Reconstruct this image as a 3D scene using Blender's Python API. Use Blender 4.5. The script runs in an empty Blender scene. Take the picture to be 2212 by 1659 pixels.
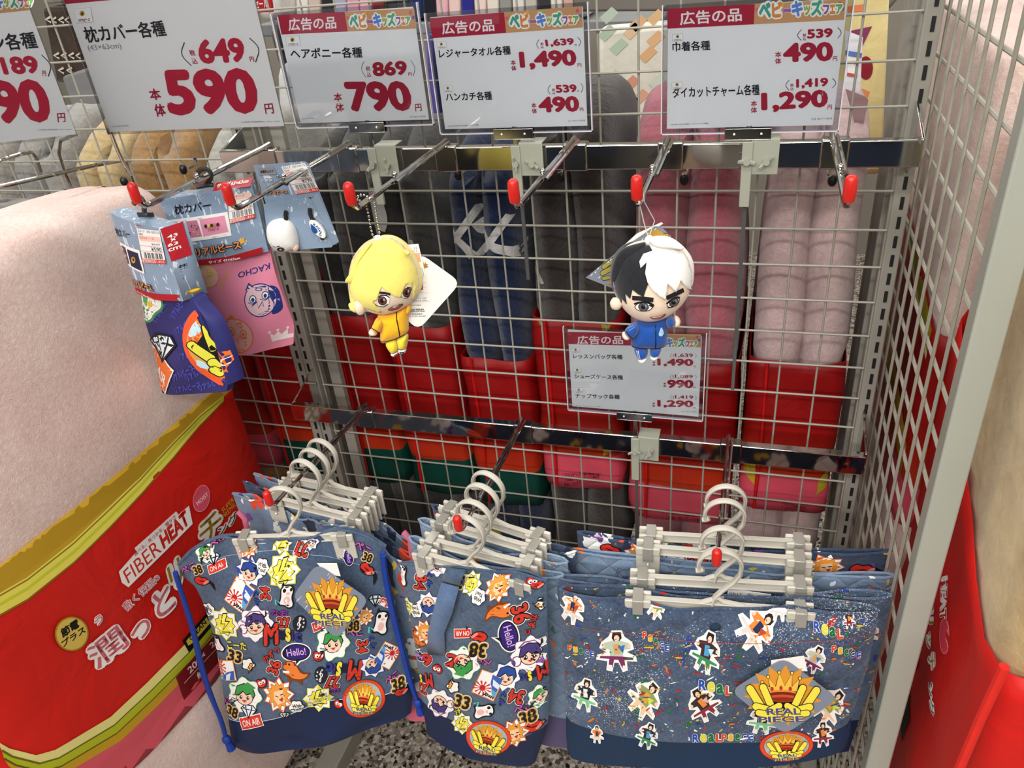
import bpy, bmesh, math, random
from mathutils import Vector, Matrix
from mathutils.bvhtree import BVHTree
from mathutils.geometry import tessellate_polygon, delaunay_2d_cdt
random.seed(7)
scn = bpy.context.scene
COL = scn.collection
# ---------------------------------------------------------------- camera, world, lights, exposure
FPX = 1668.21
RM = Matrix(((0.95536666, 0.28138744, -0.08997585), (0.0720024, -0.51716802, -0.85284987), (-0.28651388, 0.80830585, -0.51434565)))
CP = Vector((0.70202188, -1.01702802, 0.32576508))
cd = bpy.data.cameras.new('camera'); cam = bpy.data.objects.new('camera', cd); COL.objects.link(cam)
cd.sensor_width = 36; cd.lens = FPX * 36 / 2212; cd.clip_start = .02
m = Matrix((RM[0], -RM[1], -RM[2])).transposed().to_4x4(); m.translation = CP
cam.matrix_world = m; scn.camera = cam
FLOOR = -1.12
scn.view_settings.view_transform = 'Standard'; scn.view_settings.look = 'None'
scn.view_settings.gamma = 1; scn.view_settings.use_curve_mapping = False
scn.view_settings.exposure = 0.22
w = bpy.data.worlds.new('store'); scn.world = w; w.use_nodes = True
w.node_tree.nodes['Background'].inputs[0].default_value = (1, .97, .93, 1)
w.node_tree.nodes['Background'].inputs[1].default_value = .26
def area(name, loc, rot, sx, sy, e, col=(1, .975, .94)):
    l = bpy.data.lights.new(name, 'AREA'); l.shape = 'RECTANGLE'; l.size = sx; l.size_y = sy; l.energy = e; l.color = col
    o = bpy.data.objects.new(name, l); COL.objects.link(o); o.location = loc; o.rotation_euler = rot; return o
area('ceiling_lamp', (.3, -1.2, 1.75), (0, 0, 0), 3.2, .3, 30)
area('ceiling_lamp', (.5, -2.6, 1.75), (0, 0, 0), 3.6, .3, 95)
area('ceiling_lamp', (.3, -4.2, 1.75), (0, 0, 0), 3.6, .3, 130)
area('ceiling_lamp', (.2, .9, 1.75), (0, 0, 0), 3.2, .3, 22)
area('ceiling_lamp', (-1.2, 2.0, 1.75), (0, 0, 0), 3.2, .3, 30)
area('ceiling_lamp', (2.2, 1.0, 1.75), (0, 0, 0), .3, 3.2, 20)

# ---------------------------------------------------------------- picture pixel -> place
def ray(x, y): return RM.transposed() @ Vector(((x - 1106) / FPX, (y - 829.5) / FPX, 1))
def at(x, y, X=None, Y=None, Z=None):
    d = ray(x, y); i, v = (0, X) if X is not None else (1, Y) if Y is not None else (2, Z)
    return CP + d * ((v - CP[i]) / d[i])
class Frame:
    def __init__(s, P, ex, ey=(0, 0, 1)):
        s.P = Vector(P); s.ex = Vector(ex).normalized(); s.n = s.ex.cross(Vector(ey)).normalized(); s.ey = s.n.cross(s.ex)
    def uv(s, x, y):
        d = ray(x, y); q = CP + d * ((s.P - CP).dot(s.n) / d.dot(s.n)) - s.P
        return (q.dot(s.ex), q.dot(s.ey))
    def W(s, a, b, d=0): return s.P + s.ex * a + s.ey * b + s.n * d
def yawf(P, deg, tilt=0):
    a = math.radians(deg); t = math.radians(tilt); ex = Vector((math.cos(a), math.sin(a), 0))
    back = Vector((-math.sin(a), math.cos(a), 0))
    return Frame(P, ex, Vector((0, 0, 1)) * math.cos(t) + back * math.sin(t))

# ---------------------------------------------------------------- materials
def lin(h):
    h = h.lstrip('#'); r = []
    for i in (0, 2, 4):
        c = int(h[i:i + 2], 16) / 255; r.append(c / 12.92 if c <= .04045 else ((c + .055) / 1.055) ** 2.4)
    return (*r, 1)
MATS = {}
class N:
    def __init__(s, name):
        s.m = bpy.data.materials.new(name); s.m.use_nodes = True; s.t = s.m.node_tree; s.b = s.t.nodes['Principled BSDF']
    def n(s, ty, **k):
        o = s.t.nodes.new(ty)
        for a, v in k.items():
            if a.startswith('i_'): o.inputs[a[2:].replace('_', ' ')].default_value = v
            else: setattr(o, a, v)
        return o
    def l(s, a, b): s.t.links.new(a, b)
    def mathn(s, op, a, b=None, clamp=False):
        o = s.t.nodes.new('ShaderNodeMath'); o.operation = op; o.use_clamp = clamp
        for i, v in enumerate((a, b)):
            if v is None: continue
            if isinstance(v, (int, float)): o.inputs[i].default_value = v
            else: s.l(v, o.inputs[i])
        return o.outputs[0]
    def mix(s, f, a, b):
        o = s.t.nodes.new('ShaderNodeMix'); o.data_type = 'RGBA'
        for i, v in ((0, f), (6, a), (7, b)):
            if isinstance(v, (int, float)): o.inputs[i].default_value = v
            elif isinstance(v, tuple): o.inputs[i].default_value = v
            else: s.l(v, o.inputs[i])
        return o.outputs[2]
    def obj(s): return s.n('ShaderNodeTexCoord').outputs['Object']
    def noise(s, sc, det=4, vec=None, rough=.55, dist=0):
        o = s.n('ShaderNodeTexNoise'); o.inputs['Scale'].default_value = sc; o.inputs['Detail'].default_value = det
        o.inputs['Roughness'].default_value = rough; o.inputs['Distortion'].default_value = dist
        s.l(vec or s.obj(), o.inputs['Vector']); return o.outputs['Fac']
    def ramp(s, f, stops, const=False):
        o = s.n('ShaderNodeValToRGB'); r = o.color_ramp; r.interpolation = 'CONSTANT' if const else 'LINEAR'
        while len(r.elements) < len(stops): r.elements.new(.5)
        for e, (p, c) in zip(r.elements, stops): e.position = p; e.color = lin(c) if isinstance(c, str) else c
        s.l(f, o.inputs[0]); return o.outputs[0]
    def bump(s, h, st, dist=.002):
        o = s.n('ShaderNodeBump'); o.inputs['Strength'].default_value = st; o.inputs['Distance'].default_value = dist
        s.l(h, o.inputs['Height']); s.l(o.outputs[0], s.b.inputs['Normal'])
    def base(s, v, rough=.6, metal=0):
        if isinstance(v, str): s.b.inputs['Base Color'].default_value = lin(v)
        else: s.l(v, s.b.inputs['Base Color'])
        s.b.inputs['Roughness'].default_value = rough; s.b.inputs['Metallic'].default_value = metal
def cached(fn):
    def g(*a):
        k = (fn.__name__,) + a
        if k not in MATS: MATS[k] = fn(*a)
        return MATS[k]
    return g
@cached
def plain(h, rough=.5, metal=0.):
    q = N('paint'); q.base(h, rough, metal); return q.m
@cached
def ink(h):
    q = N('print'); q.base(h, .55); q.b.inputs['Specular IOR Level'].default_value = .25; return q.m
@cached
def chrome(h='#c9c7c2', r=.09):
    q = N('chrome'); q.base(h, r, 1.); n = q.noise(12, 2)
    q.l(q.mathn('MULTIPLY', n, r * 1.6), q.b.inputs['Roughness']); return q.m
@cached
def powder(h):
    q = N('powder_coat'); n = q.noise(9, 5)
    c = lin(h); d = tuple(v * .86 for v in c[:3]) + (1,)
    q.base(q.mix(n, c, d), .42); q.bump(q.noise(900, 2), .12, .0004); return q.m
@cached
def fur(h, h2, sc=70., st=.9):
    q = N('fleece'); a = q.noise(7, 4, dist=.6); b = q.noise(sc * 1.7, 6, rough=.75, dist=.5)
    f = q.mathn('ADD', q.mathn('MULTIPLY', a, .55), q.mathn('MULTIPLY', b, .45))
    q.base(q.ramp(f, [(.34, h2), (.62, h)]), .95); q.b.inputs['Sheen Weight'].default_value = .35
    q.b.inputs['Sheen Roughness'].default_value = .5; q.b.inputs['Specular IOR Level'].default_value = .1
    hh = q.mathn('ADD', b, q.mathn('MULTIPLY', q.noise(11, 4), .8)); q.bump(hh, st * .7, .005); return q.m
@cached
def satin(h, st=.35):
    q = N('sleeve_cloth'); n = q.noise(11, 5, dist=.4); c = lin(h); d = tuple(v * .78 for v in c[:3]) + (1,)
    q.base(q.mix(n, c, d), .5); q.b.inputs['Specular IOR Level'].default_value = .3
    q.bump(q.mathn('ADD', q.noise(9, 3, dist=1.), q.mathn('MULTIPLY', q.noise(700, 2), .06)), st, .01); return q.m
@cached
def sleevemat(low, z0, kind):
    """red printed cloth sleeve: orange band fading up into red above a pink or green hem"""
    q = N('sleeve_print'); sp = q.n('ShaderNodeSeparateXYZ'); q.l(q.obj(), sp.inputs[0])
    z = q.mathn('SUBTRACT', sp.outputs[2], z0); f = q.mathn('MULTIPLY', z, 2.5)
    c = q.ramp(f, [(0, low), (.2, '#a82c0c'), (.38, '#960f08'), (.5, '#8c0a0b')])  # reds darkened to stand in for the shade behind the mesh
    hem = q.mathn('LESS_THAN', f, .185 if kind == 'pink' else .2)
    q.base(q.mix(hem, c, lin(low)), .5); q.b.inputs['Specular IOR Level'].default_value = .3
    q.bump(q.mathn('ADD', q.noise(9, 3, dist=1.), q.mathn('MULTIPLY', q.noise(700, 2), .06)), .35, .01); return q.m
@cached
def banded_sleeve(gold, pink):
    q = N('banded_sleeve_cloth'); sp = q.n('ShaderNodeSeparateXYZ'); q.l(q.obj(), sp.inputs[0]); z = sp.outputs[2]
    c = q.mix(q.mathn('GREATER_THAN', z, gold), lin('#cf1d12'), lin('#c29a26')); c = q.mix(q.mathn('LESS_THAN', z, pink), c, lin('#dc5a66'))
    q.base(c, .5); q.b.inputs['Specular IOR Level'].default_value = .3
    q.bump(q.mathn('ADD', q.noise(9, 3, dist=1.), q.mathn('MULTIPLY', q.noise(700, 2), .06)), .5, .01); return q.m
@cached
def denim(h, h2, splat=0, quilt=0):
    q = N('printed_denim'); co = q.obj(); sp = q.n('ShaderNodeSeparateXYZ'); q.l(co, sp.inputs[0])
    wv = q.n('ShaderNodeTexWave'); wv.inputs['Scale'].default_value = 420; wv.inputs['Distortion'].default_value = 3; wv.bands_direction = 'DIAGONAL'; q.l(co, wv.inputs[0])
    n = q.noise(28, 6, rough=.7); n2 = q.noise(260, 3)
    f = q.mathn('ADD', q.mathn('MULTIPLY', n, .6), q.mathn('MULTIPLY', n2, .4))
    c = q.ramp(f, [(.36, h2), (.66, h)])
    if splat:
        cols = [('#a8271f', 31, .1), ('#c8702a', 45, .09), ('#1f5b3c', 22, .13), ('#23408f', 26, .15), ('#d9b43a', 60, .08), ('#e2e6ea', 56, .09)]
        if splat == 2: cols = [('#d8702a', 24, .14), ('#20406f', 15, .07), ('#d6c83c', 26, .12), ('#dfe6ea', 33, .13), ('#3a6a5a', 22, .08), ('#5a3a7a', 19, .07)]
        if splat == 3: cols = [('#d8482a', 17, .24), ('#f2f2ee', 20, .3), ('#e8c43c', 23, .2), ('#17203f', 19, .2), ('#6a3a8a', 27, .18), ('#f2f2ee', 31, .22)]
        for i, (cc, s, t) in enumerate(cols):
            mp = q.n('ShaderNodeMapping'); mp.inputs['Location'].default_value = (i * 3.1, i * 1.7, i * 2.3); q.l(co, mp.inputs[0])
            mp.inputs['Rotation'].default_value = (0, i * .5, 0); mp.inputs['Scale'].default_value = (1, 1, .45 + .3 * (i % 3))
            wn = q.n('ShaderNodeTexNoise'); wn.inputs['Scale'].default_value = 60; q.l(mp.outputs[0], wn.inputs['Vector'])
            mx = q.n('ShaderNodeMix'); mx.data_type = 'VECTOR'; mx.inputs[0].default_value = .03
            q.l(mp.outputs[0], mx.inputs[4]); q.l(wn.outputs['Color'], mx.inputs[5])
            v = q.n('ShaderNodeTexVoronoi'); v.inputs['Scale'].default_value = s; v.inputs['Randomness'].default_value = 1; q.l(mx.outputs[1], v.inputs['Vector'])
            thr = q.mathn('MULTIPLY', q.noise(6.5, 2, vec=mp.outputs[0]), t * 2.1)
            c = q.mix(q.mathn('LESS_THAN', v.outputs['Distance'], thr), c, lin(cc))
        if splat == 1:
            v = q.n('ShaderNodeTexNoise'); v.inputs['Scale'].default_value = 600; v.inputs['Detail'].default_value = 2; q.l(co, v.inputs['Vector'])
            big = q.noise(8, 3); s_ = q.mathn('GREATER_THAN', q.mathn('ADD', v.outputs['Fac'], q.mathn('MULTIPLY', big, .6)), 1.0)
            c = q.mix(q.mathn('MULTIPLY', s_, .8), c, lin('#dfe6ee'))
    q.base(c, .85); q.b.inputs['Sheen Weight'].default_value = .15; q.b.inputs['Specular IOR Level'].default_value = .2
    hh = q.mathn('MULTIPLY', wv.outputs['Fac'], .25)
    if quilt:
        a = q.mathn('ADD', sp.outputs[0], sp.outputs[2]); b = q.mathn('SUBTRACT', sp.outputs[0], sp.outputs[2])
        k = math.pi / .042
        s1 = q.mathn('ABSOLUTE', q.mathn('SINE', q.mathn('MULTIPLY', a, k))); s2 = q.mathn('ABSOLUTE', q.mathn('SINE', q.mathn('MULTIPLY', b, k)))
        mm = q.mathn('POWER', q.mathn('MINIMUM', s1, s2), .45); hh = q.mathn('ADD', hh, q.mathn('MULTIPLY', mm, 4))
    q.bump(hh, .55, .0014); return q.m
@cached
def plastic_clear(h='#eef0f2'):
    q = N('clear_plastic'); t = q.t; t.nodes.remove(q.b)
    tr = q.n('ShaderNodeBsdfTransparent'); tr.inputs[0].default_value = lin(h); gl = q.n('ShaderNodeBsdfGlossy'); gl.inputs['Roughness'].default_value = .04
    fr = q.n('ShaderNodeFresnel'); fr.inputs[0].default_value = 1.45; mx = q.n('ShaderNodeMixShader')
    q.l(fr.outputs[0], mx.inputs[0]); q.l(tr.outputs[0], mx.inputs[1]); q.l(gl.outputs[0], mx.inputs[2])
    q.l(mx.outputs[0], t.nodes['Material Output'].inputs[0]); return q.m
@cached
def card_print():
    """pale blue-grey cardboard with scattered white paint flecks"""
    q = N('denim_print_card'); co = q.obj(); c = q.mix(q.noise(300, 3), lin('#7d93ad'), lin('#90a2b6'))
    for i, (s, t) in enumerate(((120, .655), (150, .66), (60, .67))):
        mp = q.n('ShaderNodeMapping'); mp.inputs['Rotation'].default_value = (0, .7 + 1.3 * i, 0); mp.inputs['Scale'].default_value = (1, 1, .22 if i < 2 else .7); q.l(co, mp.inputs[0])
        c = q.mix(q.mathn('MULTIPLY', q.mathn('GREATER_THAN', q.noise(s, 2, vec=mp.outputs[0], dist=.8), t), .8), c, lin('#dfe6ee'))
    q.base(c, .45); return q.m
@cached
def made_up_goods():  # blotches of made-up goods, there only to show in the chrome
    q = N('made_up_goods_blotches'); v = q.n('ShaderNodeTexVoronoi'); v.inputs['Scale'].default_value = 5; v.distance = 'CHEBYCHEV'; q.l(q.obj(), v.inputs['Vector'])
    sp = q.n('ShaderNodeSeparateColor'); q.l(v.outputs['Color'], sp.inputs[0])
    q.base(q.ramp(sp.outputs[0], [(0, '#15171c'), (.25, '#26324a'), (.45, '#54504c'), (.6, '#1c1a1c'), (.72, '#6a655c'), (.82, '#4a2424'), (.9, '#a89c54'), (.95, '#8f8c86')], True), .8); return q.m
@cached
def terrazzo():
    q = N('speckled_stone_floor'); v = q.n('ShaderNodeTexVoronoi'); v.inputs['Scale'].default_value = 150; q.l(q.obj(), v.inputs['Vector'])
    sp = q.n('ShaderNodeSeparateColor'); q.l(v.outputs['Color'], sp.inputs[0])
    n = q.noise(110, 5, rough=.7)
    f = q.mathn('ADD', q.mathn('MULTIPLY', sp.outputs[0], .6), q.mathn('MULTIPLY', n, .5))
    q.base(q.ramp(f, [(0, '#1c1a18'), (.3, '#57504a'), (.42, '#82796e'), (.56, '#9a9184'), (.74, '#b9b2a6')], True), .3); return q.m

# ---------------------------------------------------------------- geometry
WM = {}
class G:
    def __init__(s): s.v = []; s.f = []; s.mi = []
    def add(s, vs, fs, mi=0):
        o = len(s.v); s.v += [Vector(p) for p in vs]; s.f += [tuple(o + i for i in f) for f in fs]; s.mi += [mi] * len(fs); return s
    def box(s, c, d, M=None, mi=0):
        c = Vector(c); q = [Vector((x * d[0] / 2, y * d[1] / 2, z * d[2] / 2)) for x in (-1, 1) for y in (-1, 1) for z in (-1, 1)]
        q = [c + ((M @ p) if M else p) for p in q]
        return s.add(q, [(0, 1, 3, 2), (4, 6, 7, 5), (0, 4, 5, 1), (2, 3, 7, 6), (0, 2, 6, 4), (1, 5, 7, 3)], mi)
    def tube(s, pts, r, n=8, mi=0, closed=False, flat=1.):
        pts = [Vector(p) for p in pts]; K = len(pts); vs = []; up = None
        for i, p in enumerate(pts):
            a = pts[i - 1] if (i or closed) else p; b = pts[(i + 1) % K] if (i < K - 1 or closed) else p
            t = (b - a).normalized()
            if up is None: up = Vector((0, 0, 1)) if abs(t.z) < .9 else Vector((0, 1, 0))
            x = t.cross(up).normalized(); up = x.cross(t).normalized(); rr = r[i] if isinstance(r, (list, tuple)) else r
            vs += [p + (x * math.cos(2 * math.pi * j / n) * flat + up * math.sin(2 * math.pi * j / n)) * rr for j in range(n)]
        fs = []
        for i in range(K if closed else K - 1):
            for j in range(n):
                k = (i + 1) % K; fs.append((i * n + j, i * n + (j + 1) % n, k * n + (j + 1) % n, k * n + j))
        if not closed: fs += [tuple(range(n))[::-1], tuple((K - 1) * n + j for j in range(n))]
        return s.add(vs, fs, mi)
    def prism(s, F, poly, d0, d1, mi=0):
        """2D outline in a frame, from depth d0 to d1"""
        n = len(poly); vs = [F.W(a, b, d0) for a, b in poly] + [F.W(a, b, d1) for a, b in poly]
        tri = tessellate_polygon([[Vector((a, b, 0)) for a, b in poly]])
        fs = [tuple(t) for t in tri] + [tuple(n + i for i in t[::-1]) for t in tri] + [(i, (i + 1) % n, n + (i + 1) % n, n + i) for i in range(n)]
        return s.add(vs, fs, mi)
    def ell(s, c, r, nu=20, nv=12, mi=0, M=None):
        vs = []; c = Vector(c)
        for i in range(nv + 1):
            th = math.pi * i / nv
            for j in range(nu):
                p = Vector((r[0] * math.sin(th) * math.cos(2 * math.pi * j / nu), r[1] * math.sin(th) * math.sin(2 * math.pi * j / nu), r[2] * math.cos(th)))
                vs.append(c + ((M @ p) if M else p))
        fs = [(i * nu + j, (i + 1) * nu + j, (i + 1) * nu + (j + 1) % nu, i * nu + (j + 1) % nu) for i in range(nv) for j in range(nu)]
        return s.add(vs, fs, mi)
    def puff(s, F, poly, tf, tb, K=7, off=0, mi=0, sq=1.):
        """outline blown up like a stuffed cushion"""
        poly = smooth_closed(poly, 3) if sq else poly; n = len(poly)
        cx = sum(p[0] for p in poly) / n; cy = sum(p[1] for p in poly) / n; rings = []
        for k in range(-K, K + 1):
            t = math.pi / 2 * k / K; c = max(.02, math.cos(t)) ** .8; d = off + (tf if t > 0 else tb) * math.sin(t)
            rings.append([F.W(cx + (a - cx) * c, cy + (b - cy) * c, d) for a, b in poly])
        vs = [p for r in rings for p in r]; R = len(rings)
        fs = [(i * n + j, i * n + (j + 1) % n, (i + 1) * n + (j + 1) % n, (i + 1) * n + j) for i in range(R - 1) for j in range(n)]
        fs += [tuple(range(n))[::-1], tuple((R - 1) * n + j for j in range(n))]
        return s.add(vs, fs, mi)
    def bvh(s): return BVHTree.FromPolygons(s.v, s.f)
def smooth_closed(p, it):
    for _ in range(it):
        q = []
        for i in range(len(p)):
            a, b = p[i], p[(i + 1) % len(p)]; q += [(a[0] * .75 + b[0] * .25, a[1] * .75 + b[1] * .25), (a[0] * .25 + b[0] * .75, a[1] * .25 + b[1] * .75)]
        p = q
        if len(p) > 70: break
    return p
def smooth_open(p, it=2):
    for _ in range(it):
        q = [p[0]]
        for a, b in zip(p, p[1:]): q += [tuple(x * .75 + y * .25 for x, y in zip(a, b)), tuple(x * .25 + y * .75 for x, y in zip(a, b))]
        p = q + [p[-1]]
    return p
def meta(o, label=None, cat=None, group=None, kind=None):
    for k, v in (('label', label), ('category', cat), ('group', group), ('kind', kind)):
        if v: o[k] = v
    return o
def obj(name, g, mats, parent=None, smooth=.6, bevel=0, solid=0, sub=0, label=None, local=False, **k):
    mats = mats if isinstance(mats, (list, tuple)) else [mats]
    me = bpy.data.meshes.new(name); pm = WM.get(parent.name, Matrix()) if parent else None
    loc = Vector()
    if parent: inv = pm.inverted() if not local else Matrix()
    else:
        if not local:
            loc = Vector([sum(p[i] for p in g.v) / len(g.v) for i in range(3)]); loc.z = min(p.z for p in g.v)
        inv = Matrix.Translation(-loc)
    me.from_pydata([inv @ p for p in g.v], [], g.f)
    for q in mats: me.materials.append(q)
    me.polygons.foreach_set('material_index', g.mi)
    bm = bmesh.new(); bm.from_mesh(me)
    if k.pop('recalc', True): bmesh.ops.recalc_face_normals(bm, faces=bm.faces)
    bm.to_mesh(me); bm.free()
    if smooth:
        me.polygons.foreach_set('use_smooth', [True] * len(me.polygons)); me.set_sharp_from_angle(angle=smooth)
    o = bpy.data.objects.new(name, me); COL.objects.link(o); o.location = loc
    WM[o.name] = (pm.copy() if parent else Matrix.Translation(loc))
    if parent: o.parent = parent
    if bevel: b = o.modifiers.new('bevel', 'BEVEL'); b.width = bevel; b.segments = 2; b.limit_method = 'ANGLE'
    if solid: b = o.modifiers.new('thickness', 'SOLIDIFY'); b.thickness = solid; b.offset = -1
    if sub: b = o.modifiers.new('soft', 'SUBSURF'); b.levels = sub; b.render_levels = sub
    if label and parent: o['label'] = label
    elif not parent: meta(o, label, k.get('cat'), k.get('group'), k.get('kind'))
    return o
def thing(name, label, cat, loc=(0, 0, 0), group=None, rotz=0, kind=None):
    o = bpy.data.objects.new(name, None); COL.objects.link(o); o.location = loc; o.rotation_euler = (0, 0, rotz); o.empty_display_size = .02
    WM[o.name] = Matrix.Translation(Vector(loc)) @ Matrix.Rotation(rotz, 4, 'Z')
    return meta(o, label, cat, group, kind)
def dup(root, loc, rotz, label, keep=None):
    """copy of a thing with copies of its parts and their sub-parts"""
    def cp(o, par):
        c = o.copy(); COL.objects.link(c); c.parent = par
        for ch in [x for x in list(kids.get(o.name, []))]: cp(ch, c)
        return c
    kids = {}
    for x in COL.objects:
        if x.parent: kids.setdefault(x.parent.name, []).append(x)
    r = cp(root, None); r.location = loc; r.rotation_euler = (0, 0, rotz); r['label'] = label
    WM[r.name] = Matrix.Translation(Vector(loc)) @ Matrix.Rotation(rotz, 4, 'Z')
    return r
def share(name, me_obj, parent, loc, rot=(0, 0, 0)):
    o = me_obj.copy(); COL.objects.link(o); o.name = name; o.parent = parent; o.location = loc; o.rotation_euler = rot; return o

# ---------------------------------------------------------------- flat print on surfaces
TXT = {}
def text2d(s, bold):
    """outline text made heavier by stacking shifted copies; returned in its own 0..1 box"""
    if s not in TXT:
        c = bpy.data.curves.new('t', 'FONT'); c.body = s; c.resolution_u = 3; o = bpy.data.objects.new('t', c); COL.objects.link(o)
        dg = bpy.context.evaluated_depsgraph_get(); me = bpy.data.meshes.new_from_object(o.evaluated_get(dg)); me.calc_loop_triangles()
        v = [(q.co.x, q.co.y) for q in me.vertices]; t = [tuple(x.vertices) for x in me.loop_triangles]
        bpy.data.objects.remove(o); bpy.data.curves.remove(c); bpy.data.meshes.remove(me); TXT[s] = (v, t)
    v, t = TXT[s]; k = (s, bold)
    if k not in TXT:
        b = max(0, bold); sh = [(0, 0)]
        if b > 0: n = 16 if b > .08 else 8 if b > .016 else 4; sh = [(b * math.cos(6.2832 * i / n), b * math.sin(6.2832 * i / n)) for i in range(n)] + ([(0, 0)] if b > .05 else [])
        if b > .08: sh += [(b * .5 * math.cos(6.2832 * i / 8), b * .5 * math.sin(6.2832 * i / 8)) for i in range(8)]
        V = []; T = []; Z = []
        for zi, (dx, dy) in enumerate(sh): o_ = len(V); Z += [zi * 2e-6] * len(v); V += [(x + dx, y + dy) for x, y in v]; T += [tuple(i + o_ for i in q) for q in t]
        x0 = min(p[0] for p in V); x1 = max(p[0] for p in V); y0 = min(p[1] for p in V); y1 = max(p[1] for p in V)
        TXT[k] = ([((p[0] - x0) / (x1 - x0), (p[1] - y0) / (y1 - y0)) for p in V], T, Z)
    return TXT[k]
class Art:
    def __init__(s, F, bvh=None, d0=.0006, L=None, eps=.00005):
        s.F = F; s.bvh = bvh; s.d0 = d0; s.L = L; s.eps = eps; s.k = 0; s.kinc = 1; s.gap = 1; s.gap = 1; s.T = lambda x, y: F.uv(x, y); s.g = G(); s.mats = []; s.keys = {}
    def mi(s, c):
        if c not in s.keys: s.keys[c] = len(s.mats); s.mats.append(ink(c) if isinstance(c, str) else c)
        return s.keys[c]
    def emit(s, pts, tris, col, raised=0, Z=None):
        pts = list(pts); tris = [tuple(t) for t in tris]
        if s.L:
            for _ in range(9):
                cut = {}; nt = []; done = True
                for t in tris:
                    e = [(math.dist(pts[t[i]], pts[t[(i + 1) % 3]]), i) for i in range(3)]; mx, i = max(e)
                    if mx > s.L:
                        done = False; a, b, c = t[i], t[(i + 1) % 3], t[(i + 2) % 3]; k = (min(a, b), max(a, b))
                        if k not in cut: cut[k] = len(pts); pts.append(((pts[a][0] + pts[b][0]) / 2, (pts[a][1] + pts[b][1]) / 2))
                        nt += [(a, cut[k], c), (cut[k], b, c)]
                    else: nt.append(t)
                tris = nt
                if done: break
        D = s.d0 + s.k * s.eps + raised; s.k += s.kinc; vs = []; ok = []; nz = len(Z) if Z else 0
        for i_, (a, b) in enumerate(pts):
            d = D + (Z[i_] if i_ < nz else 1e-5 if nz else 0)
            if s.bvh:
                h = s.bvh.ray_cast(s.F.W(a, b, .3), -s.F.n)
                ok.append(h[0] is not None); vs.append(h[0] + s.F.n * d if h[0] is not None else s.F.W(a, b, 0))
            else: ok.append(True); vs.append(s.F.W(a, b, d))
        tris = [t for t in tris if ok[t[0]] and ok[t[1]] and ok[t[2]]]
        s.g.add(vs, tris, s.mi(col)); return s
    def poly(s, p, col):
        q = [s.T(*a) for a in p]; return s.emit(q, tessellate_polygon([[Vector((a, b, 0)) for a, b in q]]), col)
    def tri2(s, bl, br, tl, txt, col, bold=.02):
        v, t, Z = text2d(txt, bold)
        q = [s.T(bl[0] + x * (br[0] - bl[0]) + y * (tl[0] - bl[0]), bl[1] + x * (br[1] - bl[1]) + y * (tl[1] - bl[1])) for x, y in v]
        return s.emit(q, t, col, Z=Z)
    def text(s, txt, bl, br, tl, col, bold=.02): k = s.k; s.tri2(bl, br, tl, txt, col, bold); s.k = k + .3 * s.kinc; return s
    def otext(s, txt, bl, br, tl, col, out, bold=.03, w=.07):
        e = w * .5; ux, uy = br[0] - bl[0], br[1] - bl[1]; vx, vy = tl[0] - bl[0], tl[1] - bl[1]; n = max(1, len(txt)); h = math.hypot(vx, vy); L = math.hypot(ux, uy)
        ex, ey = e * h / L, e
        B = lambda a, b: (bl[0] + a * ux + b * vx, bl[1] + a * uy + b * vy)
        k = s.k; s.tri2(B(-ex, -ey), B(1 + ex, -ey), B(-ex, 1 + ey), txt, out, bold + w); s.k = k + s.gap; s.tri2(bl, br, tl, txt, col, bold); s.k = k + .4; return s
    def line(s, p, w, col, closed=False):
        q = [s.T(*a) for a in p]; w2 = w / 2; pts = []; K = len(q)
        for i in range(K):
            a = q[i - 1] if (i or closed) else q[i]; b = q[(i + 1) % K] if (i < K - 1 or closed) else q[i]
            dx, dy = b[0] - a[0], b[1] - a[1]; l = math.hypot(dx, dy) or 1; nx, ny = -dy / l * w2, dx / l * w2
            pts += [(q[i][0] + nx, q[i][1] + ny), (q[i][0] - nx, q[i][1] - ny)]
        tr = []
        for i in range(K if closed else K - 1):
            j = (i + 1) % K; tr += [(2 * i, 2 * i + 1, 2 * j), (2 * i + 1, 2 * j + 1, 2 * j)]
        return s.emit(pts, tr, col)
    def ell(s, cx, cy, rx, ry, col, rot=0, n=20):
        c, q = math.cos(rot), math.sin(rot)
        return s.poly([(cx + rx * math.cos(t) * c - ry * math.sin(t) * q, cy + rx * math.cos(t) * q + ry * math.sin(t) * c) for t in [2 * math.pi * i / n for i in range(n)]], col)
    def cap(s, a, b, w, col, out=None, ow=3):
        """round-ended finger from a to b"""
        dx, dy = b[0] - a[0], b[1] - a[1]; l = math.hypot(dx, dy); th = math.atan2(dy, dx)
        def P(r): return [(b[0] + r * math.cos(th + t), b[1] + r * math.sin(th + t)) for t in [-math.pi / 2 + math.pi * i / 7 for i in range(8)]] + [(a[0] + r * math.cos(th + t), a[1] + r * math.sin(th + t)) for t in [math.pi / 2 + math.pi * i / 7 for i in range(8)]]
        if out: s.poly(P(w / 2 + ow), out)
        return s.poly(P(w / 2), col)
    def within(s, fn):
        """temporarily draw through another mapping"""
        old = s.T
        s.T = lambda x, y: old(*fn(x, y)); return old
    def sub(s, fn, cb):
        old = s.T; s.T = lambda x, y: old(*fn(x, y)); cb(s); s.T = old; return s
    def done(s, name, parent, label=None): return obj(name, s.g, s.mats, parent, smooth=0, label=label, recalc=False)
def crop(ox, oy, sc): return lambda x, y: (ox + x / sc, oy + y / sc)

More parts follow.
